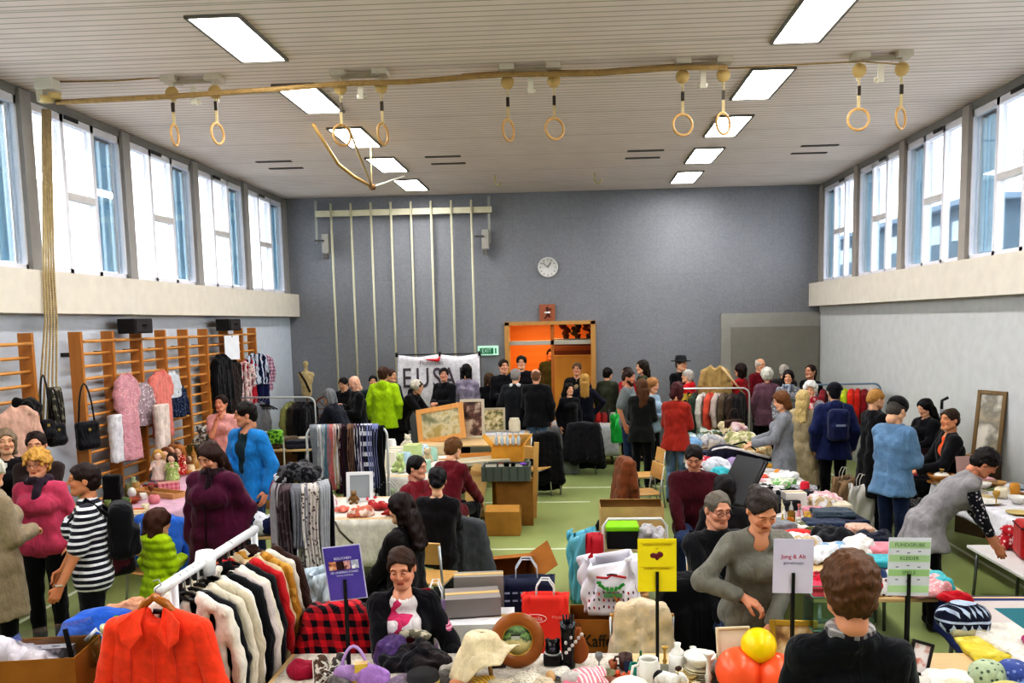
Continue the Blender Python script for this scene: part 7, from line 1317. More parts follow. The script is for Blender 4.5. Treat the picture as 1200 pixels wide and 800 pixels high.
 r = random.Random(9); W = [('white', '#e4e2de'), ('cream', '#dcd4c0'), ('pale green', '#c4d49a'), ('mint', '#a8cfc0'), ('light grey', '#c4c6c8'), ('ivory', '#e6e0d0'), ('pale blue', '#b4ccd8'), ('beige', '#cbb898')]
 for i in range(18):
  x, y = -2.9 + (i % 4) * .28 + r.uniform(-.04, .04), 11.3 + (i // 4) * .5 + r.uniform(-.08, .08); n, c = W[i % 8]; k = i % 5; rowf = ('front', 'second', 'third', 'fourth', 'back')[i // 4]; cf = ('far left', 'left', 'right', 'far right')[i % 4]
  if k in (0, 3): carton('%s lidded box, %s of the %s row on the boxed goods table' % (n, cf, rowf), (x, y, TH + .006), r.uniform(.2, .26), r.uniform(.2, .3), r.uniform(.12, .24), r.uniform(-12, 12), plain(c, .6), closed=True, name='box')
  elif k == 1: ware('jar', 'jar', '%s jar, %s of the %s row on the boxed goods table' % (n, cf, rowf), (x, y, TH + .006), 1.4, plain(c, .35))
  elif k == 2: teddy('%s plush toy, %s of the %s row on the boxed goods table' % (n, cf, rowf), (x, y, TH + .006), .7, cloth(c), r.uniform(-30, 30), name='plush_toy')
  else: heap('cloth', '%s crumpled cloth, %s of the %s row on the boxed goods table' % (n, cf, rowf), (x, y, TH + .006), .26, .3, .14, cloth(c, 'floral', '#ffffff', 1))
 q = at_z(448, 568, .5); bag('white printed plastic bag beside the red sweater man', (-2.35, 10.55, 0), .55, .35, .68, cloth('#e0dcd4', 'blotch', '#b8c4a8', .8), 5, plain('#e8e6e0'), False); carton('flat brown box under the white-cloth goods beside the red sweater', (-1.75, 10.6, 0), .6, .4, .45, 0, card('#a8804c'), closed=True)
 # picture frames and panels
 table('table of picture frames and panels behind the red sweater man', -1.75, 14.3, 1.7, 1.0)
 wf = wood('#c48a48', '#dca868', 1, .4)
 q = at_tab(497, 545); picture('wide pale wooden frame with a green picture tilted on the frames table', (-2.2, 14.2, TH + .01), .85, .62, wf, art('#7a7a5a', '#c8bc9a', '#a8945a', 4), -8, 18, .09, roll=-10)
 picture('tall white framed picture with a dark red figure in the middle', (-1.72, 14.5, TH + .01), .42, .68, plain('#c8bfae', .5), art('#3a2a28', '#6a4a40', '#c8b8a8', 5), 5, 8, .05)
 picture('framed panel of cream reeds on the back white table', (-1.5, 15.35, TH + .01), .56, .44, plain('#b8b09a', .5), art('#6a6a4c', '#b8a878', '#d8ceb0', 12), 3, 8, .04); ware('jar', 'jar', 'large cream jar on the back white table', (-1.05, 15.3, TH + .01), 1.9, plain('#d8cfb8', .4))
 for i, (x, y, z, w, h, rz, c, lb) in enumerate(((-1.55, 12.6, .72, .95, .10, 12, '#c08c4c', 'long shallow wooden drawer laid across the chairs'), (-1.35, 12.0, .80, .80, .05, 25, '#b8b09a', 'grey board leaning over the wooden drawer'))): carton(lb, (x, y, z), w, .45, h, rz, wood(c, '#d0a468', 1, .4, 'X') if i == 0 else plain(c, .6), name='drawer' if i == 0 else 'board', closed=i == 1)
 table('narrow table under the wooden drawer by the aisle', -1.45, 12.3, .9, .8, 0, .70)
 for i, (px, py, Y, h, a, lb) in enumerate(((549, 585, 11.6, .85, 12, 'pale wooden panel leaning by the maroon jacket'), (556, 560, 12.0, .8, -4, 'cream board leaning against the narrow aisle table'))):
  q = at_y(px, py, Y); t = thing('leaning_board', lb, 'board', (q.x, Y, 0), 0, None, (rad(-10), rad(a), 0)); box('panel', (0, 0, h / 2), (.26, .025, h), wood('#d0aa70', '#e2c48e', .8), t); box('batten', (0, -.02, h * .85), (.26, .02, .05), wood('#b88a50', '#caa06a', .8), t)
 # stack of boxes and crate in the aisle
 q = at_z(589, 628, 0); x, y = q.x, q.y
 carton('lowest brown cardboard box of the aisle stack with a half open lid', (x, y + .2, 0), .46, .40, .32, 0, card('#b08445'), flaps=[20, None, 12, None])
 carton('brown box at the back of the aisle stack carrying the crate', (x + .12, y + .75, 0), .5, .4, .62, 4, card('#8f6a38'), closed=True); t = thing('plastic_crate', 'grey green plastic crate in the aisle stack', 'crate', (x + .02, y + .68, .64)); g = plain('#5a625c', .6)
 for c, s_ in (((0, -.21, .10), (.66, .02, .2)), ((0, .21, .10), (.66, .02, .2)), ((-.32, 0, .10), (.02, .42, .2)), ((.32, 0, .10), (.02, .42, .2))): box('side', c, s_, g, t)
 box('base', (0, 0, .01), (.64, .42, .02), g, t); [box('rib', (-.27 + k * .108, -.224, .1), (.02, .012, .18), plain('#4a524c', .6), t) for k in range(6)]
 for i, (dx, c, lb) in enumerate(((-.2, '#20262c', 'black folder standing in the crate, left'), (-.02, '#8a2a24', 'dark red folder standing in the middle of the crate'), (.16, '#2a3236', 'slate folder standing at the right of the crate'), (.06, '#5a2420', 'maroon book lying low in the crate'))): book(lb, (x + dx, y + .68, .665), .16, .05, .19, c, 0, None, 'folder')
 carton('yellow-brown box on top of the aisle crate stack', (x + .0, y + 1.25, .0), .45, .36, 1.02, 0, card('#d09a44'), flaps=[None, 130, None, 130]); [ware('bottle', 'bottle', 'clear glass bottle in the yellow-brown box, %s' % ('left', 'second from left', 'middle', 'second from right', 'right')[k], (x - .16 + k * .08, y + 1.2, 1.03), .7, plain('#b8c4cc', .1), 'glass bottles in the yellow-brown box') for k in range(5)]
 q = at_y(608, 575, y + .4); t = thing('purple_flower', 'small purple flower on the corner of the aisle crate', 'flower', (x + .26, y + .55, .845)); sdf_obj('bloom', [ell((.03 * math.cos(a), .03 * math.sin(a), .02), (.022, .022, .014)) for a in np.arange(0, 6.2, 1.05)], .008, cloth('#7a4aa8'), t, .01)
 tag(box('wooden_ladder', (x + .40, y + 1.0, .55), (.07, .06, 1.1), wood('#c8985a', '#dcb47a', 1), None, (rad(4), rad(3), 0)), 'upright wooden beam leaning beside the aisle stack', 'beam')
 # tan wooden board chairs further back
 for i, (px, py, Y, rz, lb) in enumerate(((609, 535, 14.8, 185, 'tan wooden chair with a solid back beyond the aisle stack'), (625, 560, 13.4, 150, 'tan wooden chair tipped beside the black coat'), (502, 655, 7.6, 168, 'curved pale wooden chair behind the front seller'), (542, 660, 8.35, 172, 'chair carrying the grey coat behind the seated sellers'), (440, 680, 5.65, 192, 'wooden chair of the woman in the black cardigan'))):
  q = at_y(px, py, Y); chair(lb, q.x, Y, rz)
 draped('coat', 'dark grey coat hanging over a chair behind the seated sellers', at_y(546, 640, 8.35).x, 8.12, 8, .44, .12, .92, cloth('#56585c', 'fade', '#3f4145', 2), th=.07, depth=.12)
 draped('coat', 'long black coat over a chair beside the nearly bald man', at_y(641, 540, 13.6).x, 13.6, 20, .4, .06, 1.05, cloth('#131216'), th=.07, depth=.13, sleeves=.5); chair('chair under the long black coat in the aisle', at_y(641, 540, 13.6).x, 13.83, 180)
 draped('coat', 'big black coat over a chair in front of the blonde woman', at_y(684, 520, 15.4).x, 15.4, -8, .58, .1, .98, cloth('#17161a', 'fade', '#26242a', 2), th=.09, depth=.16, sleeves=.55); chair('chair under the big black coat by the back table', at_y(684, 520, 15.4).x, 15.63, 180)
 draped('coat', 'black coat over a chair below the lilac grey knit', at_y(552, 490, 15.6).x, 15.6, 15, .42, .25, 1.0, cloth('#15141a'), th=.07, depth=.12); chair('chair under the black coat below the lilac knit', at_y(552, 490, 15.6).x, 15.83, 180)
 q = at_z(664, 556, 0); carton('grey lidded box with a red cloth by the back table', (q.x, q.y + .2, 0), .46, .36, .30, 0, plain('#7a7f7e', .6), closed=True, name='storage_box'); heap('cloth', 'red and white cloth on the grey box by the back table', (q.x, q.y + .2, .315), .44, .32, .14, cloth('#c83a3a', 'blotch', '#e8d8d0', .8))
 # back tables with white cloths
 for i, (x, y, w, lb) in enumerate(((-1.3, 15.3, 1.0, 'left of the doorway'), (-.02, 16.75, 1.7, 'in front of the doorway'))):
  table('folding table %s by the back wall' % lb, x, y, w, .75); tablecloth('white tablecloth with a long drop %s' % lb, x, y, w, .75, 0, cloth('#c9c8ce', bump=.1), .62, seed=20 + i)
 for i, (x, c, k, lb) in enumerate(((-.55, '#b8302c', 'pot', 'red pot at the left of the doorway table'), (-.2, '#d8c8a0', 'jar', 'cream jar on the doorway table'), (.48, '#c83a34', 'vase', 'red vase right of the blonde woman'), (.62, '#a83a3a', 'jar', 'dark red jar right of the blonde woman'), (.70, '#3a3434', 'bottle', 'dark bottle near the right end of the doorway table'), (.78, '#c8c4bc', 'jar', 'pale jar at the right end of the doorway table'))): ware(k, k, lb, (x, 16.62, TH + .006), 1.4, plain(c, .4))
 # boxes and bags behind the front table
 bx = wood('#a88458', '#bd9a6c', .6, .5, 'X'); table('low bench behind the front table under boxes and bags', -.28, 5.78, 1.42, .62, 0, .50, bx); Z = .505
 q = at_z(565, 737, Z); carton('long white cardboard box behind the wooden plate', (q.x + .02, 5.72, Z), .52, .34, .26, 4, plain('#e6e4e6', .6), closed=True)
 carton('grey shoe box stacked on the long white box', (q.x - .02, 5.80, Z + .275), .38, .26, .125, 10, plain('#8a8280', .55), closed=True, name='shoe_box')
 carton('flat brown gift box with a white band behind the grey shoe box', (q.x + .0, 6.05, Z + .02), .36, .14, .44, 6, plain('#8f8984', .55), closed=True, name='box')
 q = at_z(520, 735, Z); bag('white and violet plastic bag left of the long white box', (q.x + .02, 5.78, Z), .24, .2, .36, cloth('#d0ccd6', 'blotch', '#b8a0cc', .7), 5, plain('#e4e2e6'), False, seed=2)
 q = at_z(617, 700, .6); t = bag('navy paper bag with pale print behind the red bag', (q.x + .02, 6.35, .0), .42, .18, .86, plain('#1e2748', .5), 4, plain('#c8ccd8', .5)); [box('printed_mark', (-.15 + k * .06, -.092, z), (.04, .003, .014), plain('#aab2cc'), t) for k in range(6) for z in (.76, .70)]
 q = at_z(642, 756, Z); t = bag('bright red paper bag with white oval logo and lettering', (q.x, 5.52, Z), .30, .14, .49, plain('#ee3f34', .5), -2, plain('#e8e4e4', .5), hh=.10)
 wh = plain('#f2dcdc'); tube('oval_logo', [(-.065 + .075 * math.cos(a), -.062 - .001, .34 + .028 * math.sin(a)) for a in np.linspace(0, 6.28, 33)[:-1]], .0025, wh, t, 4, True); text('lettering', 'famila', .042, wh, t, (-.065, -.064, .34)); text('lettering', 'express', .034, wh, t, (-.075, -.066, .275)); text('lettering', 'Mode', .03, plain('#f0a8a0'), t, (.08, -.064, .35))
 q = at_z(702, 775, Z); t = carton('brown cardboard box with dark print under the white bag', (q.x + .0, 5.72, Z), .40, .30, .29, -2, card('#a8743a'), flaps=[None, 60, None, None]); text('lettering', 'Kaffee', .12, plain('#3a2a1e'), t, (.02, -.153, .14), sx=.8, bold=.002); [box('printed_line', (.02, -.152, z), (.3, .002, .005), plain('#4a3624'), t) for z in (.06, .045)]
 t = bag('white plastic bag with a reindeer wreath print on the brown box', (at_y(716, 710, 5.7).x, 5.74, Z + .30), .36, .24, .37, plain('#e6e2ea', .45), 0, None, False, seed=7)
 gr, rd, bk2 = plain('#3f9a48'), plain('#b8202c'), plain('#3a2a2a')
 for a in np.arange(.2, 3.0, .35): box('leaf_print', (.085 * math.cos(PI + a), -.128, .245 + .06 * math.sin(PI + a)), (.03, .004, .02), gr, t, (0, a, 0))
 tube('ribbon_print', [(-.10, -.122, .27), (-.03, -.126, .265), (.0, -.126, .285), (.06, -.125, .275), (.10, -.12, .265)], .008, rd, t, 5); tube('ribbon_print', [(-.03, -.126, .285), (.0, -.128, .292), (.04, -.127, .286)], .006, bk2, t, 5)
 r = random.Random(4)
 for k in range(30): box('small_print', (-.15 + (k % 10) * .033, -.129 + .004 * abs((k % 10) - 4.5) / 4.5, .06 + (k // 10) * .05 + r.uniform(-.008, .008)), (.010, .004, .018), (bk2, rd, plain('#6a4a6a'))[k % 3], t, (0, r.uniform(-.5, .5), 0))
 box('green_strip', (.01, -.131, .145), (.12, .004, .03), plain('#5a8a5c'), t)
 q = at_y(592, 664, 8.4); carton('open brown cardboard box tipped towards the viewer in the aisle', (q.x, 8.5, .02), .52, .40, .34, 0, card('#a9713a'), flaps=[None, 140, 30, 140], rot=(rad(24), 0, rad(18)))
 # plaid jacket on its chair and white cover on its chair
 q = at_y(415, 735, 5.55); draped('jacket', 'red and black buffalo plaid jacket over a chair back', q.x + .02, 5.22, 0, .44, .42, 1.06, cloth('#14101a', 'plaid', '#d82838', 1.25), th=.07, depth=.13, hood=False, res=.014, taper=.8); chair('chair under the red and black plaid jacket', q.x + .02, 5.43, 180)
 q = at_y(750, 740, 5.65); draped('blouse', 'cream gold-embroidered blouse draped over a chair back', q.x, 5.5, 0, .36, .38, .97, cloth('#e0d6ca', 'fade', '#cfae74', 1.4), th=.05, depth=.12, res=.013, taper=.72, cat='blouse'); chair('chair under the cream embroidered blouse', q.x, 5.73, 180)
 draped('coat', 'black coat over a chair right of the cream embroidered blouse', at_y(812, 720, 5.9).x, 6.0, 5, .42, .2, 1.0, cloth('#121116'), th=.08, depth=.14)
 heap('backpack', 'dark navy backpack on the floor behind the yellow notice', (at_y(795, 660, 7.4).x, 7.5, .0), .36, .3, .55, cloth('#1a2440', 'blotch', '#14161c', 1), cat='backpack')
 # trolley of boxes right of the aisle
 q = at_y(742, 600, 8.3); table('small low table under crates right of the aisle', q.x, 8.4, .75, .7, 0, .60, plain('#c9b48c', .5)); carton('large open beige box on the small low table', (q.x, 8.62, .605), .64, .36, .32, 0, card('#c4a676'), flaps=[None, None, 15, None])
 t = thing('crate', 'bright green plastic box with a black front in the metal frame', 'crate', (q.x - .12, 8.18, .605)); box('box_body', (0, 0, .09), (.30, .26, .18), plain('#15151a', .5), t, bev=.01); box('lid', (0, 0, .195), (.32, .28, .05), plain('#8ed01e', .35), t, bev=.012)
 heap('cloth', 'white and grey cloth bundle beside the bright green box', (q.x + .17, 8.18, .605), .26, .24, .24, cloth('#ccc6c8', 'blotch', '#a8a2a8', 1.5)); t = thing('metal_frame', 'white tubular chair frame in front of the beige box', 'chair frame', (q.x - .01, 7.96, 0)); tube('frame', [(-.30, 0, .01), (-.30, 0, .85), (-.25, 0, .92), (.25, 0, .92), (.30, 0, .85), (.30, 0, .01)], .014, plain('#dcdcd8', .3), t); tube('brace', [(-.30, 0, .52), (.30, 0, .52)], .012, plain('#dcdcd8', .3), t)
 for s in (-1, 1): tube('side_leg', [(s * .3, 0, .5), (s * .3, -.32, .01)], .012, plain('#dcdcd8', .3), t)
 q2 = at_y(727, 660, 7.3); carton('white lidded box in front of the metal chair frame', (q2.x, 7.5, 0), .46, .34, .66, 0, plain('#d9dadb', .5), closed=True, name='storage_box'); heap('cloth', 'crimson cloth in front of the white lidded box', (q2.x + .02, 7.2, .46), .44, .16, .14, cloth('#b8243a', 'blotch', '#e0c8cc', .5)); carton('flat box supporting the crimson cloth', (q2.x + .02, 7.2, 0), .42, .2, .45, 0, card('#b8946a'), closed=True); bag('red paper bag left of the white lidded box', (at_y(697, 650, 7.9).x, 7.95, .0), .14, .2, .78, plain('#c8283c', .5), 20)
 bag('translucent light blue plastic bag right of the aisle', (at_y(684, 640, 8.3).x, 8.35, 0), .26, .24, .70, plain('#7cc4d8', .35), 10, None, False, seed=5)
 for i, (px, Y, rz, lb) in enumerate(((752, 11.4, -75, 'gym chair with a pale wooden seat nearest to the maroon sweater'), (757, 12.7, -80, 'gym chair with a pale wooden seat behind the nearest empty one'), (812, 9.75, -8, 'chair of the man in the maroon sweater'), (846, 6.95, 18, 'chair of the grey-haired man in black'))): chair(lb, at_y(px, 560, Y).x, Y, rz)
 draped('coat', 'brown suede coat over the empty gym chair by the aisle', at_y(733, 560, 11.4).x, 11.35, -80, .46, .1, .98, cloth('#6a3a24', 'fade', '#8a5230', 2), th=.07, depth=.12, sleeves=.3); heap('bag', 'black bag on the floor beside the brown suede coat', (at_y(716, 585, 10.9).x, 10.9, 0), .34, .3, .38, cloth('#17161c'), cat='bag')
 q = at_y(727, 505, 15.2); bag('bright green plastic bag held by the bearded man', (q.x, 15.6, .55), .28, .12, .5, plain('#2fc05a', .4), 20, plain('#2fc05a'), False, seed=9)

def right_side():
 # the long clothes row right of the aisle
 ys = [(6.75, 1.6), (8.45, 1.65), (10.2, 1.65), (11.95, 1.65), (13.7, 1.65)]
 for i, (y, d) in enumerate(ys): table('table of the long clothes row right of the aisle, %s from the near end' % nm5[i], 2.24, y, 1.12, d - .04)
 for i in (1, 2, 3): tablecloth('white cloth on the %s table of the long clothes row' % nm5[i], 2.24, ys[i][0], 1.12, 1.6, 0, cloth('#dad6d2', bump=.1), .16, seed=30 + i)
 def tp(px, py, z=TH): p = at_z(px, py, z); return (max(1.82, min(2.68, p.x)), max(6.1, min(14.3, p.y)), z + .006)
 def f(name, lb, px, py, w, d, h, c, pt=None, c2='#ffffff', rz=0, dz=0.0, n=2, sc=1.5):
  p = tp(px, py, TH + dz); folded(name, lb, (p[0], p[1], TH + .006 + dz), w, d, h, cloth(c, pt, c2, sc), rz, n=n)
 def hp(name, lb, px, py, w, d, h, c, pt=None, c2='#ffffff', rz=0, dz=0.0, sc=1.5, cat='clothes'):
  p = tp(px, py, TH + dz); heap(name, lb, (p[0], p[1], TH + .006 + dz), w, d, h, cloth(c, pt, c2, sc), rz, None, cat)
 # near end
 hp('sweater', 'bright red jersey heaped at the near end of the clothes row', 1023, 712, .38, .26, .16, '#c01c30'); hp('dress', 'pale pink ruffled dress right of the red jersey', 1090, 704, .46, .40, .14, '#e0a8ac', 'floral', '#f0d0d0'); hp('scarf', 'dark red scarf between red jersey and pink dress', 1055, 714, .22, .14, .08, '#7a1828', 'blotch', '#3a1418'); hp('underwear', 'white and black printed top behind the red jersey', 1022, 694, .22, .2, .10, '#e0dad8', 'dots', '#28242a')
 f('shirt', 'hot pink folded top at the near left of the clothes row', 972, 706, .34, .28, .08, '#d83a5c', n=3); hp('scarf', 'crimson scarf beside the white notice', 960, 690, .3, .24, .12, '#cc2c48', 'blotch', '#8a1428', sc=.8)
 f('shirt', 'white folded blouse on the near right of the clothes row', 1024, 682, .34, .26, .06, '#e6e2e0'); f('shirt', 'soft pink folded top under the turquoise one', 1025, 670, .36, .26, .05, '#d884a8'); f('shirt', 'turquoise folded top on the near right of the clothes row', 1023, 662, .38, .26, .06, '#4fb2bc', dz=.06); f('shirt', 'pale aqua folded top beside the turquoise one', 1000, 664, .3, .24, .07, '#a8d4d4'); f('shirt', 'black folded top below the white trousers', 998, 688, .3, .24, .06, '#1a191e')
 hp('trousers', 'white trousers lying from the middle to the right edge', 1010, 646, .30, .42, .12, '#e4e0dc'); hp('blouse', 'large white blouse spread behind the white notice', 962, 656, .50, .36, .12, '#e6e4e8'); hp('blouse', 'white linen cloth left of the large white blouse', 934, 640, .40, .3, .10, '#dcd8da')
 hp('sweater', 'navy spangled sweater on the right of the clothes row', 1024, 640, .44, .34, .13, '#151828', 'floral', '#30365a', sc=3)
 # denim and dark trousers
 hp('trousers', 'black leather trousers lying across the clothes row', 978, 636, .40, .36, .14, '#1a191d', 'fade', '#2e2c32'); f('jeans', 'dark blue folded jeans behind the black trousers', 966, 620, .38, .3, .08, '#232c44', 'fade', '#34405c'); f('jeans', 'faded black jeans at the back of the denim pile', 977, 608, .42, .3, .07, '#33373c', 'fade', '#4a5058'); f('jeans', 'slate jeans on top of the faded black jeans', 975, 604, .38, .26, .05, '#44505c', dz=.08); f('shirt', 'cream folded top behind the denim pile', 985, 596, .34, .24, .06, '#d8cdb8'); f('shirt', 'peach folded top right of the black trousers', 1006, 626, .24, .24, .08, '#dab8a4', 'floral', '#c88a78')
 # perfume and glass cluster
 r = random.Random(8); cc = [('gold', '#c8a040'), ('amber', '#c87a24'), ('clear', '#d8d4c8'), ('yellow', '#dcc050'), ('white', '#e4e0d8'), ('bronze', '#8a6a30'), ('pink', '#d89aa0'), ('honey', '#d8a858'), ('cream', '#e0d4b4'), ('silver', '#b8b8b4'), ('rose', '#c87a70'), ('straw', '#d8c884')]
 for i in range(12):
  x, y = 918 + (i % 4) * 9.5 + r.uniform(-2, 2), 618 - (i // 4) * 8 + r.uniform(-2, 2); k = ('bottle', 'jar', 'goblet', 'candle')[i % 4] if i % 3 else 'bottle'; s = .55 if k in ('bottle', 'goblet') else .7
  ware(k, 'perfume_bottle' if k == 'bottle' else k if k != 'candle' else 'candle', '%s %s in the %s row of the perfume cluster' % (cc[i][0], 'perfume bottle' if k == 'bottle' else k, ('front', 'middle', 'back')[i // 4]), tp(x, y), s, plain(cc[i][1], .2), None, k)
 p = tp(936, 630); t = thing('tray', 'orange-red oval tray in front of the perfume cluster', 'tray', p); sdf_obj('tray_body', [ell((0, 0, .03), (.16, .11, .045)), neg(ell((0, 0, .075), (.145, .095, .045))), cut((0, 0, 0), (0, 0, -1))], .012, plain('#e0402c', .35), t, .01); sdf_obj('red_cloth', [ell((0, 0, .045), (.12, .08, .03))], .012, cloth('#d83430'), t)
 carton('white jewellery box with dark arched prints behind the perfume', (tp(930, 596)[0], tp(930, 596)[1], TH + .006), .22, .16, .17, 5, plain('#e4e0da', .5), closed=True, name='box'); p = tp(932, 596); [tag(box('arched_print', (0, 0, 0), (.03, .004, .07), plain('#4a3c30'), bpy.data.objects[[o.name for o in COL.objects if o.get('label', '').startswith('white jewellery box')][0]], None, .001), None, None) for k in range(0)]
 lathe_red = ware('jar', 'tin', 'bright red tin standing on the pink cloth', tp(943, 578), .95, plain('#d82c44', .35), None, 'tin'); hp('blouse', 'pale pink cloth at the right edge beside the red tin', 962, 588, .46, .4, .12, '#dcaeb4', 'blotch', '#e8d0d0'); hp('shirt', 'rose cloth right of the perfume cluster', 958, 606, .3, .3, .09, '#d898a4')
 # suitcase lid, sheets, tennis bag
 p = tp(893, 596); t = thing('case', 'open black case with its lid raised on the clothes row', 'case', (p[0], p[1] - .05, TH + .006), rad(28)); box('tray', (0, 0, .05), (.62, .44, .10), plain('#141216', .5), t, bev=.01); box('lid', (-.28, .0, .33), (.06, .44, .52), plain('#1b191a', .45), t, (0, rad(32), 0), bev=.01); box('lining', (0, 0, .102), (.58, .40, .006), plain('#2a282c', .9), t); tube('rim', [(-.15, -.22, .55), (-.43, -.22, .12)], .012, plain('#3a3638', .4), t, 6)
 hp('coat', 'black coat lying right of the open black case', 932, 586, .56, .4, .12, '#17161b'); hp('toy', 'white and green toy parts behind the black coat', 917, 572, .3, .26, .12, '#d4dcc4', 'blotch', '#7aa86a'); ware('egg', 'orange', 'orange plastic ball at the edge beside the cream coat', tp(911, 560), 1.3, plain('#e08a28', .4), None, 'ball'); f('folder', 'pale blue folder standing behind the open black case', 899, 545, .3, .22, .05, '#8cc4d8', n=1)
 for i, (x, c, lb) in enumerate(((858, '#c8b030', 'yellow'), (864, '#d0342c', 'red'), (871, '#cc3a50', 'raspberry'), (880, '#dca8b4', 'pale pink'), (887, '#d8a0b0', 'rose'))): q = tp(x, 566); book('%s notebook in the row of bright notebooks by the case' % lb, (q[0], q[1], TH + .006), .14, .30, .05 + .01 * (i % 2), c, 8, None, 'notebook')
 p = tp(868, 545); t = thing('racket_bag', 'black racket bag with white curved stripe on the clothes row', 'bag', (p[0], p[1], TH + .006), rad(-8)); sdf_obj('bag_body', [ell((-.22, 0, .14), (.24, .16, .14)), cap((-.15, 0, .13), (.36, 0, .08), .12, .05), cut((0, 0, 0), (0, 0, -1))], .016, cloth('#17171d', 'fade', '#22243c', 1), t, .06); tube('white_stripe', [(-.44, -.03, .13), (-.36, -.09, .22), (-.2, -.11, .255), (.0, -.10, .22), (.2, -.075, .16), (.38, -.045, .11)], .018, cloth('#e0dcdc'), t, 6); tube('strap', [(-.1, .02, .27), (.05, .03, .31), (.2, .02, .2)], .012, cloth('#1c1c22'), t, 6)
 hp('blouse', 'white clothes in front of the racket bag', 885, 545, .4, .3, .10, '#e0dcd8'); hp('blouse', 'white and grey clothes left of the racket bag', 842, 556, .34, .5, .22, '#c8c8d0', 'blotch', '#dcdce4', sc=.6)
 # far heaps
 FX = [('white and green stacked shirts near the rust sweater', 826, 508, '#c8cfc4', '#5f7a70'), ('white heaped clothes near the rust sweater', 835, 524, '#dcd8d4', '#b8b8c0'), ('cream heaped clothes at the middle far end', 858, 512, '#d8caa8', '#c8b890'), ('pink striped clothes at the far end', 850, 502, '#d8a4a0', '#e8d8d0'), ('white blouse by the grey coat sleeve', 876, 522, '#dedad6', '#c8c0b8'), ('olive clothes behind the racket bag', 868, 524, '#a8a878', '#d8d0b0'), ('grey teal clothes at the far left', 822, 520, '#8aa0a0', '#dde0dc'), ('tan bag-like bundle right of the racket bag', 888, 536, '#b8986a', '#d8c8a0'), ('pale rose bundle by the grey coat', 884, 512, '#d8aeb0', '#e8d4d4'), ('dark bundle at the far right end', 893, 522, '#3a2c2c', '#5a4440')]
 for i, (lb, x, y, c, c2) in enumerate(FX): hp('clothes_bundle', lb, x, y, .42, .4, .16 + .05 * (i % 3), c, 'blotch', c2, sc=1)
 p = tp(897, 512); handbag('dark brown leather bag at the far right of the clothes row', (min(p[0], 2.8), p[1], TH + .006), .34, .3, cloth('#3a2820', 'fade', '#54382a', 2, .5), 30, .18)
 # back rail with coats, beige coat raised
 q = at_y(832, 455, 15.6); rack('clothes rail behind the far end of the clothes row', q.x, 15.6, -4, 1.4, q.z)
 for i, (u, c, lb, L) in enumerate(((-.52, '#8a8a5a', 'olive green dress at the left end of the back rail', .8), (-.40, '#c8a838', 'mustard and black striped top on the back rail', .75), (-.27, '#3a4a3c', 'dark green jacket on the back rail', .7), (-.14, '#d0ccc4', 'pale grey shirt on the back rail', .7), (.0, '#d8604c', 'coral dress on the back rail', .75), (.13, '#c8b8b0', 'blush blouse on the back rail', .7), (.26, '#6a5a4a', 'brown cardigan on the back rail', .8), (.40, '#4a3a34', 'dark brown coat on the back rail', .95), (.54, '#2a262a', 'black coat at the right end of the back rail', 1.0))): hang('jacket' if i in (2, 7, 8) else 'blouse', lb, (q.x + u, 15.6 - u * .07, q.z), 62, cloth(c, 'vstripe' if i == 1 else None, '#26241c'), w=.42, L=L, th=.05, sl=.45, res=.02)
 q = at_y(838, 428, 15.9); hang('coat', 'beige trench coat held up above the back rail', (q.x, 15.9, q.z + .08), -6, cloth('#b59a68'), w=.46, L=.72, sl=.5, th=.055, flare=.03, res=.018); tube_o = tag(tube('wooden_pole', [at_y(846, 430, 15.7), at_y(872, 462, 15.7)], .022, wood('#c8a878', '#dcc4a0'), None, 6), 'pale wooden pole slanting under the beige trench coat', 'pole')
 q = at_y(989, 450, 14.6); rack('grey clothes rail by the right wall', q.x, 14.6, 3, 1.25, q.z, plain('#8aa0b4', .3, .4))
 for i, (u, c, lb) in enumerate(((-.5, '#c8c4c8', 'pale grey blouse at the left end of the grey rail'), (-.35, '#8a2a34', 'wine red jacket on the grey rail'), (-.15, '#5a2a4a', 'plum blouse on the grey rail'), (.02, '#b8c832', 'lime yellow top on the grey rail'), (.13, '#d83a24', 'scarlet jacket on the grey rail'), (.24, '#c83428', 'tomato red coat on the grey rail'), (.35, '#8a2028', 'burgundy jacket on the grey rail'), (.47, '#c8b8b4', 'white and pink patterned blouse at the right end of the grey rail'), (.56, '#2a2628', 'black vest at the right end of the grey rail'))): hang('jacket' if i in (1, 4, 5, 6) else 'blouse', lb, (q.x + u, 14.6 + u * .05, q.z), 66, cloth(c, 'floral' if i == 7 else None, '#a84a58'), w=.42, L=.7, th=.05, sl=.45, res=.02)
 q = at_y(965, 500, 13.2); folded('bag', 'yellow shoulder bag hanging behind the cream coat', (q.x, 12.95, 1.02), .13, .24, .34, cloth('#e0b41c', bump=.1), 10, cat='bag', n=1)
 for k, (px, py) in enumerate(((1035, 595), (1022, 590))): q = at_z(px, py + 40, 0); bag(('white plastic bag hanging by the man in denim', 'beige cloth bag behind the blonde in black')[k], (q.x - .1, q.y + .5 + .3 * k, .0), .3, .2, .62, (plain('#dcd8d4', .5), cloth('#b89a7c'))[k], 10, plain('#d8d4cc'), False, seed=11 + k)
 # jewellery table along the right wall
 table('jewellery table by the right wall', 4.72, 9.2, .95, 1.9); tablecloth('white cloth on the jewellery table by the right wall', 4.72, 9.2, .95, 1.9, 0, cloth('#dedbe0', bump=.1), .22, seed=50)
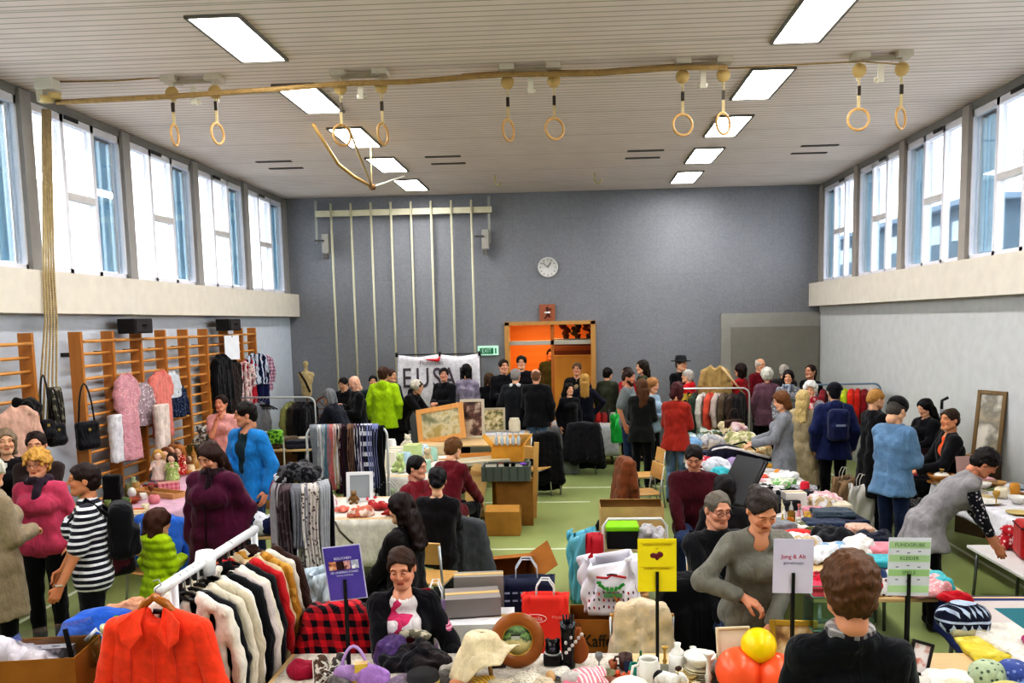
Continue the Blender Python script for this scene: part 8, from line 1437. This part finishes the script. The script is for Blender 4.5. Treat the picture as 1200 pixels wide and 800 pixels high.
 J = [('carved tan wooden bowl at the far end of the jewellery table', 'bowl', 1085, 548, 1.5, '#a8743c'), ('golden brown dish left of the jewellery cushion', 'plate', 1100, 556, 1.3, '#b8894c'), ('amber glass dish on the jewellery table', 'bowl', 1118, 556, 1.0, '#c8903c'), ('small cream pot before the orange tee', 'jar', 1112, 560, .7, '#d8ccb0'), ('green glass bowl on the jewellery table', 'bowl', 1098, 572, .9, '#9aa884'), ('ivory cup on the jewellery table', 'cup', 1122, 574, .9, '#e0d8c0'), ('olive saucer near the aisle edge', 'plate', 1090, 570, 1.0, '#8a8a68'), ('white porcelain bowl right of the bending woman', 'bowl', 1182, 577, 1.5, '#e4e0da'), ('white dinner plate right of the bending woman', 'plate', 1168, 572, 1.2, '#dedad2'), ('white soup plate at the right edge', 'plate', 1194, 590, 1.3, '#e2ded6'), ('white pitcher at the far right edge', 'pot', 1198, 565, 1.1, '#e6e2dc'), ('brass candle holder by the white pitcher', 'stick', 1192, 567, 1.0, '#b89a5c')]
 for lb, k, x, y, s, c in J: q = tp(x, y); ware(k, k if k != 'stick' else 'candlestick', lb, (max(4.3, min(q[0], 5.12)), max(8.35, min(q[1], 10.05)), TH + .008), s, plain(c, .35), None, {'pot': 'pitcher', 'stick': 'candlestick', 'plate': 'plate'}.get(k, k), k in ('pot', 'cup'))
 for i, (x, y, c, lb) in enumerate(((4.42, 9.7, '#b8a878', 'gold necklace'), (4.5, 9.55, '#c8c0b4', 'silver necklace'), (4.68, 9.7, '#8a9a6a', 'green bead necklace'), (4.46, 9.25, '#d8d0c0', 'pearl necklace'), (4.85, 9.45, '#a87a4a', 'amber bead necklace'))): tag(tube('necklace', [(x + .08 * math.cos(a), y + .06 * math.sin(a) + .01 * math.sin(3 * a), TH + .018) for a in np.linspace(0, 6.28, 25)[:-1]], .010, plain(c, .3, .4), None, 6, True), lb + ' laid out on the jewellery table', 'necklace')
 q = tp(1102, 548); t = thing('jewellery_box', 'open pink-lined jewellery case before the man in the orange tee', 'jewellery box', (4.66, 9.95, TH + .008), rad(10)); box('base', (0, 0, .04), (.34, .24, .08), plain('#b8a090', .5), t); box('lid', (0, .13, .20), (.34, .03, .25), plain('#b89a94', .6), t, (rad(-12), 0, 0)); box('cushion', (0, -.0, .085), (.30, .20, .02), cloth('#d8a8b0'), t)
 carton('large dark brown bag stand behind the display heads', (4.55, 11.35, 0), .5, .3, 1.05, 0, cloth('#3a2226'), closed=True, name='cabinet')
 picture('gold-brown framed portrait leaning on the right wall', (5.2, 10.9, 1.0), .40, .82, wood('#6a5434', '#8a7048'), art('#b8a890', '#8a8478', '#d8d0c4', 3), -62, 6, .05); carton('dark cabinet carrying the framed portrait', (5.12, 10.9, 0), .4, .3, .99, -60, wood('#4a3a2a', '#6a543a'), closed=True, name='cabinet')
 t = thing('tripod', 'folded black tripod standing beside the framed portrait', 'tripod', (5.0, 11.75, 0)); [tube('leg', [(0, 0, 1.5), (.14 * math.cos(a), .14 * math.sin(a), .0)], .014, plain('#26262a', .4), t, 6) for a in (0, 2.1, 4.2)]; tube('head', [(0, 0, 1.5), (0, 0, 1.62), (.08, 0, 1.66)], .02, plain('#1a1a1c', .4), t, 6); box('clamp', (0, 0, 1.48), (.06, .06, .05), plain('#c8c8cc', .4), t)
 # low white-rimmed table with the red suitcase
 table('low table with a white rim under the red suitcase', 4.55, 7.95, 1.3, 1.1, 0, .50, plain('#e4e2e0', .4)); t = thing('suitcase', 'red suitcase with dark front panel being searched by the bending woman', 'suitcase', (4.42, 8.0, .505), rad(-14)); sdf_obj('shell', [rbox((0, 0, .17), (.27, .17, .17), .05)], .015, cloth('#b01c20', 'fade', '#c82a28', 2, .5), t); box('front_panel', (-.03, -.172, .14), (.36, .012, .18), cloth('#2a1418'), t); box('zip', (0, 0, .30), (.545, .345, .012), plain('#3a1416'), t, bev=.003); tube('handle', [(-.08, -.0, .34), (-.07, 0, .39), (.07, 0, .39), (.08, 0, .34)], .012, plain('#1a1416'), t, 6)
 p = (4.9, 8.1, .505); heap('scarf', 'red and white clothes in front of the red suitcase lid', (4.3, 8.32, .505), .4, .2, .36, cloth('#b8323c', 'floral', '#e0c8c8', 1)); bag('terracotta paper bag right of the red suitcase', (4.93, 8.12, .505), .2, .14, .36, plain('#c8643c', .6), 5, plain('#d8b090')); bag('mustard paper bag behind the terracotta one', (5.05, 8.36, .505), .16, .14, .38, plain('#b8984c', .6), -5)
 # trolley bag and stool under the jewellery table
 q = at_z(1078, 620, 0); t = thing('trolley_bag', 'black trolley bag with grey piping under the jewellery table', 'bag', (q.x + .02, q.y + .1, 0), rad(-10)); sdf_obj('bag_body', [rbox((0, 0, .33), (.22, .15, .28), .10)], .016, cloth('#16151a'), t); tube('piping', [(-.17, -.15, .10), (-.18, -.155, .45), (-.08, -.155, .58), (.08, -.155, .58), (.18, -.155, .45), (.17, -.15, .10)], .012, plain('#8a9088', .4), t, 6); [lathe('wheel', [(0, -.02), (.05, -.02), (.05, .02), (0, .02)], plain('#222222'), t, 12, (s * .15, .05, .05)) for s in (-1, 1)]
 heap('cloth', 'bright pink cloth on the black trolley bag', (q.x - .12, q.y + .12, .60), .24, .2, .14, cloth('#d8346a'));
 q = at_z(1100, 660, 0); t = thing('stool', 'pale bentwood stool left of the bending woman', 'stool', (q.x - .12, q.y + .35, 0)); lathe('seat', [(0, .44), (.17, .44), (.175, .455), (.17, .47), (0, .47)], wood('#c8a878', '#dcc49a'), t, 20); [tube('leg', [(.10 * math.cos(a), .10 * math.sin(a), .44), (.15 * math.cos(a), .15 * math.sin(a), .0)], .016, wood('#c8a878', '#dcc49a'), t, 8) for a in (.6, 2.2, 3.7, 5.3)]
 heap('bag', 'dark bag with beads on the bentwood stool', (q.x - .12, q.y + .35, .475), .28, .24, .2, cloth('#1c1820', 'floral', '#8a8478', 2), cat='bag')
def more_goods():
 r = random.Random(21); cl = [('navy', '#1c2440'), ('white', '#e4e2e0'), ('rose', '#d8909c'), ('black', '#17161a'), ('denim blue', '#3c5074'), ('cream', '#dccfb4'), ('crimson', '#b8203a'), ('grey', '#8c8e92'), ('turquoise', '#4ab0b8'), ('beige', '#c4ae8c'), ('lilac', '#a894b8'), ('olive', '#6a6c44'), ('coral', '#e0705c'), ('sky blue', '#8cb4d8'), ('mustard', '#c8983c')]
 items = ('blouse', 'sweater', 'jeans', 'shirt', 'skirt', 'cardigan')
 for i, yc in enumerate((6.75, 8.45, 10.2, 11.95, 13.7)):
  for j, (sx, xx) in enumerate((('left', 1.86), ('middle', 2.22), ('right', 2.6))):
   for k, (dy, nr) in enumerate(((-.45, 'near'), (.38, 'far'))):
    n, c = cl[(i * 7 + j * 4 + k * 9) % 15]; it = items[(i + j * 2 + k) % 6]; lb = '%s %s at the %s %s of the %s table of the clothes row' % (n, it, nr, sx, nm5[i]); p = (xx + r.uniform(-.05, .05), yc + dy + r.uniform(-.1, .1), TH + .006); pt = (None, None, 'floral', None, 'blotch')[r.randrange(5)]
    if r.random() < .5: folded(it, lb, p, .3, .28, r.uniform(.04, .09), cloth(c, pt, '#d8d4d4', 1.5), r.uniform(-25, 25), n=2)
    else: heap(it, lb, p, r.uniform(.3, .4), r.uniform(.28, .4), r.uniform(.08, .16), cloth(c, pt, '#d8d4d4', 1.2), r.uniform(-40, 40))
 # small things crowding the front tables
 S = [('bowl', 'bowl', 'tiny blue bowl on the lace cloth before the black vase', 660, 797, .4, '#3a5a8a'), ('egg', 'egg', 'painted egg beside the tiny blue bowl', 645, 800, .8, '#c8a070'), ('goblet', 'goblet', 'small pewter goblet behind the striped fabric', 702, 784, .6, '#8a8a88'), ('cup', 'cup', 'terracotta cup left of the brown mug', 719, 784, .55, '#a8603c'), ('jar', 'jar', 'dark blue jar behind the orange figurines', 737, 787, .5, '#2a3a5c'), ('stick', 'candlestick', 'brass candlestick between the white mug and white jar', 779, 783, .7, '#b8954c'), ('plate', 'plate', 'flowered saucer at the front edge under the cow', 770, 812, .6, '#dcc8b8'), ('bottle', 'bottle', 'small green bottle beside the teal jar', 751, 788, .5, '#3f7a4c'), ('jar', 'jar', 'grey-blue jar right of the glass goblet', 847, 806, .6, '#7a8a98'), ('cup', 'cup', 'ochre cup before the candlestick', 832, 814, .55, '#c8a24c'), ('vase', 'vase', 'slender white vase behind the plate stack', 812, 781, .6, '#e4e0d8'), ('bowl', 'bowl', 'black lacquer bowl beside the ivory doily', 598, 812, .45, '#1a181a'), ('pot', 'sugar_bowl', 'cream sugar bowl at the right of the white dish cover', 758, 815, .5, '#e0d8c4')]
 for k, nme, lb, x, y, s, c in S: ware(k, nme, lb, at_tab(x, y), s, plain(c, .3), None, nme.replace('_', ' '), k in ('cup',))
 for i, (x, y, w, c, lb) in enumerate(((400, 806, .14, '#2a262c', 'black glove in front of the trainers'), (468, 806, .16, '#6a4a7a', 'plum scarf in front of the violet jacket'), (520, 800, .2, '#1c1a20', 'black knitted shawl right of the brimmed hat'), (532, 790, .16, '#c8c0b4', 'pale knitted shawl left of the draped basket'), (545, 808, .14, '#d87c30', 'bright orange napkin beside the yellow one'), (900, 800, .12, '#d8d0c8', 'white tissue between the orange balls and plush dog'), (672, 800, .12, '#e4dcd4', 'white ribbon left of the pink striped fabric'))): heap('cloth', lb, at_tab(x, y), w, w * .8, .06, cloth(c, 'fade', '#8a8480', 3), r.uniform(-40, 40))
 # more ceramics by the wall
 W = [('coral', '#d8806a'), ('moss', '#6a7a3c'), ('ochre', '#c89a44'), ('plum', '#6a3a4c'), ('chalk', '#dcd8d0'), ('chestnut', '#7a4628'), ('sage', '#9aa884'), ('ruby', '#a02430'), ('sand', '#cbb48c'), ('slate', '#5a5e66'), ('peach', '#e0a888'), ('amber', '#b8742c')]
 for i in range(12):
  x, y = -5.45 + (i % 3) * .20 + r.uniform(-.03, .03), 9.25 + (i // 3) * .5 + r.uniform(-.1, .1); k = ('vase', 'cup', 'bowl', 'jar', 'egg', 'goblet')[i % 6]
  ware(k, k, '%s %s on the %s part of the pink cloth by the wall' % (W[i][0], k, ('near', 'second', 'third', 'far')[i // 3]), (x, y, TH + .008), .9 if k != 'egg' else 1.4, plain(W[i][1], .35), None, k)
 # loose things on the boxes behind the white rail and by the dark stand
 q = at_y(318, 600, 8.4); table('small table of linen behind the plum coat', q.x, 8.5, .7, .5, 0, .7); heap('linen', 'white and navy linen bundle on the small table by the plum coat', (q.x - .05, 8.45, .705), .5, .4, .22, cloth('#d8d8dc', 'blotch', '#1c2444', .8)); folded('jeans', 'folded blue jeans beside the linen bundle', (q.x + .2, 8.6, .705), .26, .3, .08, cloth('#2c3c60'))
 q = at_z(322, 650, .5); folded('jeans', 'stack of navy jeans on a box under the round scarf stand', (-2.55, 6.9, .46), .4, .34, .16, cloth('#20294a'), 8, n=3); carton('plain brown box under the stack of navy jeans', (-2.55, 6.9, 0), .5, .4, .45, 8, card('#a07c4c'), closed=True)
 # more on the jewellery table
 JW = [('plate', 'plate', 'gold-rimmed plate'), ('cup', 'cup', 'white teacup'), ('bowl', 'bowl', 'tan glazed bowl'), ('pot', 'pitcher', 'ivory pitcher'), ('goblet', 'goblet', 'brass goblet'), ('plate', 'plate', 'blue-grey plate'), ('jar', 'jar', 'honey glass jar'), ('bowl', 'bowl', 'white serving bowl')]; jc = ('#c8b070', '#e6e2dc', '#b8905c', '#e0d6c0', '#b8944c', '#8a98a4', '#c8903c', '#dedad4')
 for i in range(16):
  k, nme, lb = JW[(i * 3) % 8]; ware(k, nme, '%s in the %s row of the jewellery table, %s' % (lb, ('nearest', 'second', 'third', 'farthest')[i // 4], ('aisle side', 'second from the aisle', 'second from the wall', 'wall side')[i % 4]), (4.38 + (i % 4) * .22 + r.uniform(-.03, .03), 8.45 + (i // 4) * .44 + r.uniform(-.08, .08), TH + .010), .95, plain(jc[(i * 3) % 8], .35), None, nme, k == 'cup')
 q = at_y(376, 700, 5.9); bag('crumpled pale blue plastic bag between the round stand and the purple notice', (q.x, 5.95, .62), .16, .14, .42, cloth('#c4d2dc', 'fade', '#dfe8ee', 2, .5), 10, None, False, seed=14); carton('stacked grey boxes under the pale blue plastic bag', (q.x, 5.95, 0), .3, .26, .61, 5, plain('#6a6c70', .6), closed=True, name='storage_box')
make_camera(); lighting(); room(); gym_fittings(); crowd(); stalls_front(); front_left(); left_side(); middle(); right_side(); more_goods()
import collections
_c = collections.Counter(o['label'] for o in bpy.data.objects if o.get('label') and o.parent is None)
for o in bpy.data.objects:
 if o.get('label') and _c[o['label']] > 1 and not o.get('group'): print('DUP', o['label'])
